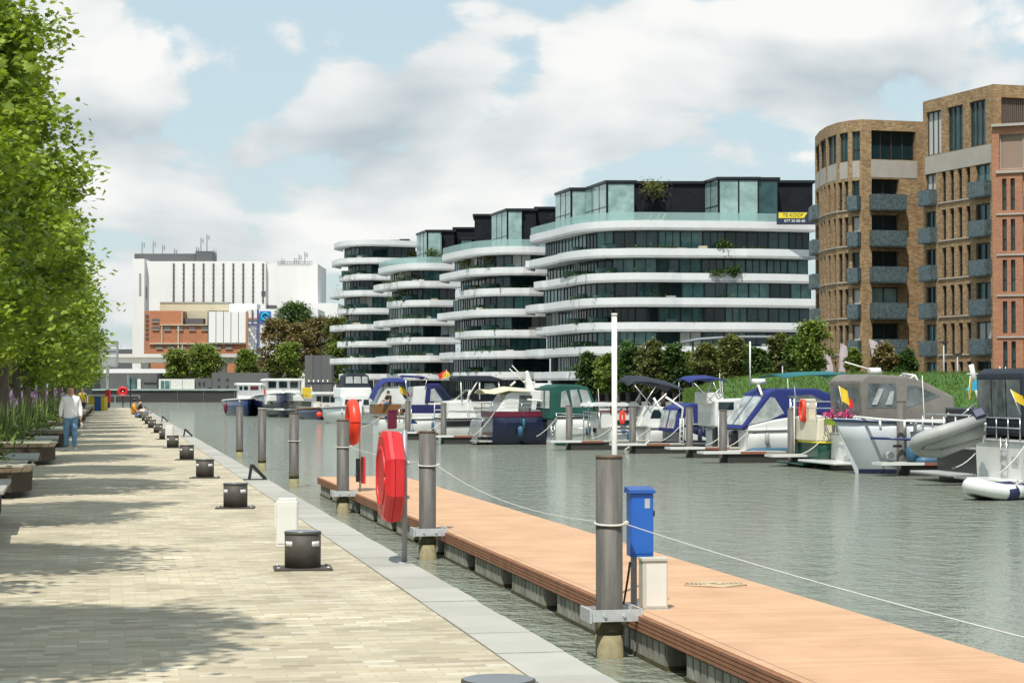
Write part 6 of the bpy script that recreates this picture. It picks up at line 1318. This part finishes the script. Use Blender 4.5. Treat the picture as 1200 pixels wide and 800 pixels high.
# 9 navy bimini boat behind
b = Boat(762, 525.5, 'white boat with long arched charcoal bimini and curved white davit arms', 9, 3.3); b.hull('grp_white', 1.1, 1.6, strake='rubber_grey'); b.poly('cabin', 'grp_white', [(748, 500), (756, 475), (800, 478), (820, 500)], .4, 2.9, .08); b.panel('window', 'boat_glass', [(762, 490), (766, 480), (785, 480), (788, 490)], .4)
b.cloth('bimini', 'cloth_charcoal', [(736, 452), (744, 446.5), (762, 447), (785, 452), (802, 458)], .1, 3.2, .3, .05); b.tube('bimini_frame', 'stainless', [[(742, 449, .2), (764, 476, .2)], [(800, 458, .2), (778, 480, .2)], [(770, 450, .2), (752, 478, .2)], [(758, 448, 3), (740, 478, 3)]], .03)
b.tube('davit', 'white_paint', [[(733, 487, 2.8), (744, 490, 2.8), (757, 512, 2.8)]], .06); b.tube('davit', 'white_paint', [[(744, 488, 1), (755, 491, 1), (768, 513, 1)]], .06); b.platform(.2, .9)
# 10 houseboat style white with red bottom
b = Boat(716, 525, 'small white boat with flat roof, blue side stripe and red bottom paint', 8, 3.0); b.hull('grp_white', 1.1, 1.4, boot='antifoul_red', strake='rubber_grey'); b.poly('wheelhouse', 'grp_white', [(704, 502), (705, 483), (745, 483), (747, 502)], .3, 2.7, .05); k = b.poly('roof', 'grp_white', [(694, 476), (697, 472), (748, 472), (750, 476)], .1, 2.9, .02)
b.tube('roof_posts', 'teak', [[(700, 476, .3), (702, 490, .3)], [(716, 476, .3), (716, 485, .3)], [(735, 476, .3), (735, 485, .3)], [(696, 476, 2.7), (697, 490, 2.7)]], .05); b.panel('window', 'boat_glass', [(722, 498), (722, 492), (738, 492), (738, 498)], .28); b.tube('side_stripe', 'hull_blue', [(717, 506, -.02), (745, 505.5, -.02)], .05)
b.tube('stern_rail', 'stainless', [[(684, 482, 2.7), (702, 483, .1)], [(684, 482, 2.7), (684, 518, 2.7)], [(702, 483, .1), (703, 502, .1)], [(690, 482, 1.8), (690, 510, 1.8)], [(684, 492, 2.7), (702, 493, .1)]], .035); b.tube('post', 'white_paint', [(690, 482, 2), (690, 470, 2)], .05); k = MB(); x, z = b.q(729, 489, -.1); k.tube([(x + .1 * math.cos(a), -.12, z + .3 * math.sin(a)) for a in [j * .3927 for j in range(17)]], .07, 6, cap=False); k.build('lifebuoy', 'buoy_orange', b.o, fix=False)
# 11 green canopy boat
b = Boat(652, 522, 'white motor boat with dark green canopy and green waterline stripe', 10, 3.4); b.hull('grp_white', 1.55, 1.75, boot='hull_green', strake='steel_dark'); b.poly('coaming', 'grp_cream', [(652, 498), (652, 491), (690, 491), (700, 498)], .2, 3.2, .04)
c = b.poly('canopy', 'cloth_green', [(645, 492), (646, 453), (655, 450), (678, 450.5), (690, 454), (700, 478), (702, 492)], .15, 3.25, .1)
b.panel('canopy_window', 'vinyl', [(657, 477), (658, 459), (663, 457), (669, 477)], .15, c); b.panel('canopy_window', 'vinyl', [(671, 477), (668, 457), (676, 456), (682, 477)], .15, c); b.panel('canopy_window', 'vinyl', [(684, 477), (679, 456), (688, 457), (696, 477)], .15, c); b.face('canopy_window', 'vinyl', (645, 492), (646, 453), .5, 1.5, c, .03, .35, .88, .15); b.face('canopy_window', 'vinyl', (645, 492), (646, 453), 1.9, 2.9, c, .03, .35, .88, .15)
b.tube('stern_rail', 'stainless', [[(636, 482, 3.2), (652, 484, .1), (690, 486, .0)], [(652, 484, .1), (652, 493, .1)], [(670, 485, .0), (670, 494, .0)], [(643, 483, 1.8), (643, 493, 1.8)]], .03); b.ladder(646, 650, 498, 520, y=.2, m='stainless'); b.tube('side_step', 'stainless', [[(664, 494, -.05), (668, 502, -.05), (690, 502, -.05), (692, 494, -.05)]], .03); b.fender(689, 500, 510)
x, z = b.q(648, 487, 1.2); MB().box(-.18, 1.0, z - .1, -.02, 1.9, z + .4).build('outboard_bracket', 'label_grey', b.o)
# 12 navy and burgundy
b = Boat(578, 521, 'navy hulled yacht with burgundy sheer band, white superstructure and cream awning', 11, 3.6, 'motor_yacht'); b.hull('hull_navy', 1.75, 1.9, strake=None)
k = MB(); k.loft([[(r[0][0], r[0][1] - .015, r[0][2] + .02), (r[0][0], r[0][1] - .01, r[0][2] - .27)] for r in b.secs], cap=False); k.loft([[(b.secs[0][0][0] - .015, b.secs[0][0][1], b.secs[0][0][2] + z) for z in (.02, -.27)], [(b.secs[0][-1][0] - .015, b.secs[0][-1][1], b.secs[0][-1][2] + z) for z in (.02, -.27)]], cap=False); k.build('sheer_band', 'burgundy', b.o)
b.poly('superstructure', 'grp_white', [(581, 484), (594, 462), (606, 455), (640, 458), (648, 484)], .4, 3.2, .06); b.panel('doorway', 'vinyl_dark', [(607, 483), (609, 463), (624, 463), (622, 483)], .4); b.panel('window', 'boat_glass', [(628, 480), (630, 468), (642, 468), (644, 480)], .4)
b.cloth('awning', 'cloth_cream', [(568, 460), (580, 461), (596, 457), (622, 459)], .2, 3.3, .2, .05); b.poly('mast', 'grp_white', [(617, 458), (616, 436), (619, 434), (628, 459)], 1.6, 2.0, .04); b.tube('crosstree', 'white_paint', [[(613, 447, 1.8), (627, 448, 1.8)], [(604, 447, 1.8), (598, 452, 1.8)]], .06); b.tube('whip_aerial', 'white_paint', [[(616, 445, 1.5), (600, 428, 1.5)], [(616, 450, 2.2), (597, 432, 2.2)]], .025)
x, z = b.q(636, 455, 1.6); k = MB(); k.tube([(x, 1.6, z), (x, 1.6, z + .28)], .5, 14); k.build('radar_dome', 'grp_white', b.o)
b.rail(.45, 0, 8); b.fender(610, 499, 512, r=.16); b.tube('grab_rail', 'white_paint', [[(618, 468, .1), (638, 470, .1), (644, 475, .1)]], .06)
k = MB(); gz = [.15 + j * .2 for j in range(7)]
for z in (.1, 1.4): k.tube([(-.9 + .35 * (z > 1), .1, z), (-.9 + .35 * (z > 1), 3.0, z)], .045, 6)
for y in [.1 + .36 * j for j in range(9)]: k.tube([(-.9, y, .1), (-.62, y, 1.25), (-.4, y, 1.42)], .03, 5)
k.build('stern_gangway', 'stainless', b.o, fix=False); b.platform(.12, .95, 'rubber_grey')
# 13 white with black band and charcoal hard canopy
b = Boat(520, 516, 'white boat with black hull band, white rails and charcoal framed canopy', 10, 3.5); b.hull('grp_white', 1.3, 1.75, rake=1.0, strake='steel_dark'); k = MB(); k.loft([[(r[0][0], r[0][1] - .012, r[0][2] - .5), (r[0][0], r[0][1] - .012, r[0][2] - .18)] for r in b.secs[:9]], cap=False); k.build('black_band', 'hull_black', b.o)
b.poly('cabin', 'grp_white', [(524, 494), (527, 470), (552, 468), (560, 494)], .4, 3.0, .06); b.rail(.85, 0, 10, 'white_paint', .035); c = b.poly('canopy_roof', 'cloth_charcoal', [(536, 443), (538, 440), (575, 440), (588, 444), (586, 447), (538, 446)], .2, 3.3, .05); b.tube('canopy_frame', 'white_paint', [[(540, 446, .3), (541, 470, .3)], [(560, 446, .3), (548, 466, .3)], [(562, 446, .3), (562, 468, .3)], [(584, 447, .3), (588, 470, .3)]], .04); b.poly('rear_screen', 'cloth_charcoal', [(560, 470), (562, 447), (585, 447), (590, 470)], .8, 3.0, .04); b.panel('canopy_window', 'vinyl', [(566, 462), (568, 449), (578, 449), (584, 458)], .8)
b.tube('radar_arch', 'white_paint', [[(532, 470, 2.5), (546, 457, 2.5), (551, 457, .5), (547, 472, .5)]], .07)
# 14 navy canopy with blue hull windows
b = Boat(482, 512.5, 'white boat with navy canopy, navy side cloth and square blue hull windows', 10, 3.5); b.hull('grp_white', 1.2, 1.6, strake='rubber_grey'); b.poly('topsides', 'grp_white', [(482, 497), (482, 484), (530, 484), (536, 497)], .12, 3.3, .05)
for x in (486, 499, 512): b.panel('window', 'cloth_royal', [(x - 4, 496), (x - 4, 489.5), (x + 3, 489.5), (x + 3, 496)], .12)
b.panel('weather_cloth', 'cloth_navy', [(482, 484), (482, 474), (526, 474), (526, 484)], .14); b.poly('cockpit', 'grp_white', [(483, 484), (485, 453), (500, 452), (503, 484)], .4, 3.0, .05)
c = b.poly('canopy', 'cloth_navy', [(498, 472), (500, 452), (505, 449), (515, 449), (530, 468), (530, 472)], .3, 3.2, .06); b.panel('canopy_window', 'vinyl', [(504, 470), (505, 456), (509, 455), (519, 470)], .3, c); b.panel('windscreen', 'boat_glass', [(512, 454), (516, 452), (528, 468), (523, 470)], .28, c); b.cloth('bimini', 'cloth_navy', [(472, 443), (475, 441), (498, 442), (503, 444)], .3, 3.1, .1); b.tube('bimini_frame', 'stainless', [[(475, 443, .4), (478, 470, .4)], [(500, 444, .4), (498, 456, .4)]], .03); b.fender(483.5, 503, 511, r=.12); b.tube('stern_rail', 'stainless', [[(468, 478, 3.2), (482, 479, .1)], [(468, 478, 3.2), (468, 495, 3.2)], [(482, 479, .1), (482, 492, .1)]], .03)
flag(470, 462, 467, 452, 122, [('flag_yellow', 0, .5, .2, 1.0), ('flag_red', .4, .6, .3, .9)], 'yellow and red flag between the wooden stern and the navy canopy'); flag(525, 442, 523, 433, 118, [('flag_red', -.5, 0, .3, 1.0), ('flag_yellow', -.3, .15, .1, .8)], 'small red and yellow flag above the navy canopied boat')
# 15 wooden transom with blue tarp
b = Boat(444, 508.5, 'cream boat with varnished wooden transom and blue tarpaulin', 8.5, 3.2); b.hull('grp_white', 1.15, 1.4, strake='teak'); b.poly('wooden_coaming', 'teak', [(440, 485), (440, 474), (470, 474), (472, 485)], .05, 3.1, .03); b.poly('hull_cover', 'grp_white', [(441, 474), (450, 455), (466, 452), (478, 474)], .4, 2.8, .08); b.cloth('tarpaulin', 'cloth_royal', [(437, 470), (444, 454), (452, 447), (474, 447), (480, 452)], .2, 3.0, .25, .05); b.panel('port', 'hull_blue', [(451, 490), (451, 487.5), (456, 487.5), (456, 490)], -.02)
pp_ = sitting(456, 474, 'cloth_black', 'person in black bending over the wooden sterned boat', R(-60), 1.0); pp_.location = (b.X + b.q(456, 474, -.05)[0], b.Y + .25, WATER + b.q(456, 475, 0)[1]); pp_.scale = (1.15,) * 3
# boats lying with the bow to the camera: sections along y
def bow_boat(px, py, label, B, L, hm, fb, fs, kind='motor_cruiser', boot=None, band=None):
    b = Boat(px, py, label, L, B, kind); n = 10; secs = []
    for i in range(n + 1):
        v = i / n; hb = B / 2 * (1 - (1 - v) ** 2.6 if v < .7 else 1); hb = max(.03, hb); z = fb + (fs - fb) * v; y0 = -.9 * (1 - v) ** 3
        secs.append([(-hb, y0 + v * L, z), (-hb * .94, y0 * .5 + v * L, z * .5), (-hb * .8, v * L, 0), (0, v * L, -.4), (hb * .8, v * L, 0), (hb * .94, y0 * .5 + v * L, z * .5), (hb, y0 + v * L, z)])
    k = MB(); k.loft(secs, closed=True); k.build('hull', hm, b.o); b.secs = secs
    k = MB(); k.loft([[(s_[0][0] * .97, s_[0][1] + .03, s_[0][2] + .012), (s_[-1][0] * .97, s_[-1][1] + .03, s_[-1][2] + .012)] for s_ in secs], cap=False); k.build('deck', 'grp_white', b.o)
    if band: k = MB(); k.tube([tuple(s_[0]) for s_ in reversed(secs)] + [tuple(s_[-1]) for s_ in secs], .09, 6); k.build('rub_rail', band, b.o, fix=False)
    return b
def xpoly(b, name, m, pts, y0, y1, bevel=.06, parent=None):
    P = [b.q(x, y, y0) for x, y in pts]; k = MB(); k.side(P, y0, y1); return k.build(name, m, parent or b.o, bevel=bevel)
b = bow_boat(417, 498, 'tall white flybridge cruiser with dark windscreen, bow towards the camera', 3.3, 11, 'grp_white', 1.55, 1.3, band='rubber_grey')
xpoly(b, 'saloon', 'grp_white', [(400, 484), (402, 466), (406, 462), (430, 462), (434, 466), (435, 484)], 2.2, 8, .1); xpoly(b, 'flybridge', 'grp_white', [(398, 466), (400, 454), (435, 454), (437, 466)], 3.6, 8.5, .1)
c = xpoly(b, 'canopy', 'cloth_charcoal', [(402, 455), (404, 440), (409, 437.5), (427, 437.5), (432, 440), (434, 455)], 4.4, 8, .1)
for x0, x1 in ((405, 413.5), (414.5, 423), (424, 431)): xpoly(b, 'windscreen', 'vinyl', [(x0, 449), (x0 + .4, 441), (x1 - .4, 441), (x1, 449)], 4.36, 4.42, 0, c)
for x0, x1 in ((404, 413.5), (415, 424), (425.5, 432.5)): xpoly(b, 'window', 'boat_glass', [(x0, 474), (x0 + .8, 468), (x1 - .5, 468), (x1, 474)], 2.16, 2.24, 0)
b.tube('bow_rail', 'stainless', [[(398, 478, 3), (410, 477, .3), (417, 477, -.8), (424, 477, .3), (437, 478, 3)], [(410, 477, .3), (410, 485, .3)], [(424, 477, .3), (424, 485, .3)]], .03)
b = bow_boat(376, 491.5, 'small blue tug like boat with varnished bow and orange fender', 3.3, 8, 'hull_blue', 1.15, .9, 'tug_boat', band='teak'); xpoly(b, 'wheelhouse', 'grp_white', [(367, 482), (369, 461), (393, 461), (396, 482)], 2.4, 4.8, .05); xpoly(b, 'roof', 'grp_white', [(366, 462), (368, 459), (394, 459), (396, 462)], 2.0, 5.2, .03)
for x0, x1 in ((371, 376.5), (378, 386), (387.5, 392)): xpoly(b, 'window', 'boat_glass', [(x0, 471), (x0, 464), (x1, 464), (x1, 471)], 2.36, 2.44, 0)
xpoly(b, 'varnished_coaming', 'teak', [(372, 482), (373, 477), (390, 477), (391, 482)], .8, 2.2, .03); xpoly(b, 'awning', 'cloth_charcoal', [(360, 450), (361, 448), (396, 448), (397, 450)], 4, 6.5, .02); b.tube('awning_poles', 'white_paint', [[(364, 449, 4.2), (366, 462, 4.2)], [(392, 449, 4.2), (391, 462, 4.2)], *[[(362 + 5.5 * i, 449, 4.2), (362 + 5.5 * i, 445, 4.2)] for i in range(5)]], .07); k = MB(); k.ball((-.2, -.55, .5), .3, 12); k.build('ball_fender', 'buoy_orange', b.o, fix=False)
b = bow_boat(334, 489, 'large white pilothouse barge with dark blue bow, facing the camera', 5.2, 16, 'hull_navy', 2.6, 2.0, 'dutch_barge', band='grp_white')
k = MB(); k.loft([[(s_[0][0] * 1.02, s_[0][1] - .05, .75), (s_[0][0] * 1.02, s_[0][1] - .05, .95)] for s_ in reversed(b.secs[:6])] + [[(s_[-1][0] * 1.02, s_[-1][1] - .05, .75), (s_[-1][0] * 1.02, s_[-1][1] - .05, .95)] for s_ in b.secs[:6]], cap=False); k.build('white_rubbing_strake', 'grp_white', b.o)
xpoly(b, 'wheelhouse', 'grp_white', [(311, 474), (312, 445), (316, 443.5), (349, 443.5), (352, 445), (353, 474)], 3.5, 8, .1); xpoly(b, 'roof', 'grp_white', [(309, 446), (311, 443.4), (352, 443.4), (355, 446)], 3.0, 8.4, .06)
for x0, x1 in ((314.5, 323.5), (327, 336.5), (340, 349)): xpoly(b, 'window', 'boat_glass', [(x0, 454.5), (x0, 447), (x1, 447), (x1, 454.5)], 3.44, 3.52, 0)
xpoly(b, 'foredeck_trunk', 'grp_white', [(313, 470), (316, 463), (352, 463), (357, 470)], 1.6, 3.4, .08); x, z = b.q(332.5, 459, 3.4); k = MB(); k.tube([(x, 3.38, z), (x, 3.5, z)], .2, 12); k.build('emblem_ring', 'label_grey', b.o)
b.tube('bow_rail', 'stainless', [[(306, 464, 2), (320, 461, .2), (334, 460, -.9), (348, 461, .2), (361, 464, 2)]], .035); k = MB(); k.box(-.2, -1.0, .9, .2, -.7, 1.5); k.build('anchor', 'steel_dark', b.o)
xpoly(b, 'side_light', 'red_matt', [(309.5, 462), (309.5, 456), (311, 456), (311, 462)], 3.3, 3.6, 0); xpoly(b, 'yellow_cover', 'flag_yellow', [(356, 466), (356, 454), (366, 454), (367, 466)], 9, 11, .05)
b = bow_boat(290, 487.5, 'blue hulled pilothouse boat with open white wheelhouse, leftmost of the moored boats', 4.2, 12, 'hull_blue', 1.9, 1.6, 'pilot_boat', band='grp_white')
xpoly(b, 'wheelhouse_back', 'grp_white', [(279, 474), (279, 450.5), (306, 450.5), (306, 474)], 5, 7.5, .06); xpoly(b, 'roof', 'grp_white', [(276.5, 451), (277, 448.5), (308, 448.5), (308, 451)], 4.4, 8, .05)
for x0, x1 in ((280.5, 284), (286, 290.5)): xpoly(b, 'window', 'boat_glass', [(x0, 457), (x0, 452.5), (x1, 452.5), (x1, 457)], 4.94, 5.02, 0)
xpoly(b, 'red_blind', 'burgundy', [(293.5, 457), (293.5, 452.5), (303, 452.5), (303, 457)], 4.94, 5.02, 0); xpoly(b, 'deck_trunk', 'grp_white', [(281, 474), (284, 466), (304, 463), (306, 474)], 2.2, 4.9, .06); k = MB(); k.ball((-2.25, 1.6, .9), .35, 10, (.6, .6, 1.8)); k.build('fender', 'burgundy', b.o, fix=False)
# ---- finger pontoons with their piles
mat('finger_deck', (.40, .38, .34), .8, var=.15, vs=2); mat('finger_brown', (.27, .11, .07), .7)
gf = 'finger pontoons between the moored boats'; gpp = 'piles at the ends of the finger pontoons'
fing = [(1040, 1100, 549, 'between the pale grey yacht and the dark hulled boat', 1058, 470), (905, 962, 538, 'beside the blue canopied sports cruiser', 928, 479), (815, 872, 534, 'beside the cluttered white cabin boat', 847, 481), (788, 838, 528, 'beside the dark blue boat with davits', 807, 477), (726, 780, 523, 'behind the white pole', 740, 476), (655, 700, 519, 'between the green canopied and red bottomed boats', 665, 475), (506, 545, 512, 'just right of the grey pile top', 517, 472), (436, 505, 507, 'beside the wooden sterned boat', 475, 470)]
# (column of the deck end, column where it disappears, waterline row, words, pile column, pile top row)
for i, (x0, x1, yw, wds, pxp, pyt) in enumerate(fing):
    p = G(pxp, yw + 8, WATER); o = empty('finger_pontoon', (p.x, p.y, WATER), 0, 'low finger pontoon ' + wds, 'pontoon', gf)
    MB().box(-.9, -.42, .38, 9, .42, .46).build('deck', 'finger_deck', o); k = MB(); k.box(-.95, -.46, .37, .6, -.421, .465); k.box(-.95, .421, .37, .6, .46, .465); k.box(-.95, -.42, .37, -.905, .42, .465); k.build('white_end_edge', 'grp_white', o, fix=False); k = MB(); k.box(.62, -.45, .36, 1.7, -.421, .463); k.build('brown_edge', 'finger_brown', o); MB().box(.1, -.38, -.3, 8.8, .38, .37).build('float', 'float_dark', o)
    d = p.y * math.cos(YAW) + p.x * math.sin(YAW)
    pile((p.x + .25, p.y + .72), Zp(pyt, d), .16, 'grey steel pile ' + wds, gpp, collar=False, base_ochre=False)
p = G(459.5, 511, WATER); o = empty('red_service_pillar', (p.x, p.y, WATER + .46), 0, 'dark red service pillar on the finger pontoon by the wooden sterned boat', 'service pillar'); MB().box(-.28, -.2, 0, .28, .2, 1.1).build('body', 'burgundy', o, bevel=.04); MB().box(-.3, -.22, 1.1, .3, .22, 1.2).build('cap', 'burgundy', o)

# fenders and mooring lines along the visible sides
for i, (ob, L_, fs) in enumerate(SIDE):
    rn_ = random.Random(i * 7 + 1)
    for q in range(2):
        x = rn_.uniform(.8, 3.4) + q * 1.6; k = MB(); z1 = fs * .8; r_ = rn_.uniform(.07, .11)
        k.tube([(x, -.1, z1), (x, -.1, z1 - .06), (x, -.1, z1 - .5), (x, -.1, z1 - .58)], [r_ * .3, r_, r_, r_ * .3], 10); k.tube([(x, -.1, z1), (x, .03, fs + .12)], .011, 4)
        k.build('fender', rn_.choice(['fender_blue', 'rubber_navy', 'grp_white', 'outboard_black']), ob, fix=False)
    k = MB(); a = Vector((.1, .1, fs)); e = Vector((-1.2, -.6, .5)); k.tube([a.lerp(e, t_ / 6) - Vector((0, 0, .5 * t_ / 6 * (1 - t_ / 6))) for t_ in range(7)], .016, 5); k.build('stern_line', 'rope_white', ob, fix=False)
# small gear left about on the decks
mat('gear_grey', (.3, .31, .32), .6, var=.3, vs=4)
grn = random.Random(123)
for ob in [o for o in list(col.objects) if o.parent is None and o.get('group') == grpb]:
    L_ = 6
    for i in range(3):
        y = grn.uniform(.2, 3); x = grn.uniform(.1, 1.6) if ob.name.split('.')[0] not in ('tug_boat', 'dutch_barge', 'pilot_boat') else grn.uniform(-.8, .8)
        z0 = 1.25 + grn.uniform(0, .35); kind = grn.choice(['aerial', 'winch', 'coil', 'vent', 'cushion'])
        k = MB()
        if kind == 'aerial': k.tube([(x + 1.5, y, z0), (x + 1.4, y, z0 + grn.uniform(1.2, 2.3))], .015, 5); k.build('aerial', 'white_paint', ob, fix=False)
        elif kind == 'winch': k.tube([(x, y, z0), (x, y, z0 + .22)], [.12, .08], 10); k.build('winch', 'stainless', ob, fix=False)
        elif kind == 'coil': k.tube([(x + .22 * math.cos(a), y + .22 * math.sin(a), z0 + a * .006) for a in [j * .5 for j in range(38)]], .022, 5); k.build('coiled_line', 'rope_beige', ob, fix=False)
        elif kind == 'vent': k.tube([(x, y, z0), (x, y, z0 + .3), (x - .12, y, z0 + .38)], [.07, .07, .1], 8); k.build('deck_vent', 'grp_white', ob, fix=False)
        else: k.box(x, y, z0, x + .5, y + .5, z0 + .14); k.build('cushion', grn.choice(['cloth_navy', 'gear_grey', 'cloth_royal', 'cloth_cream']), ob, bevel=.04)
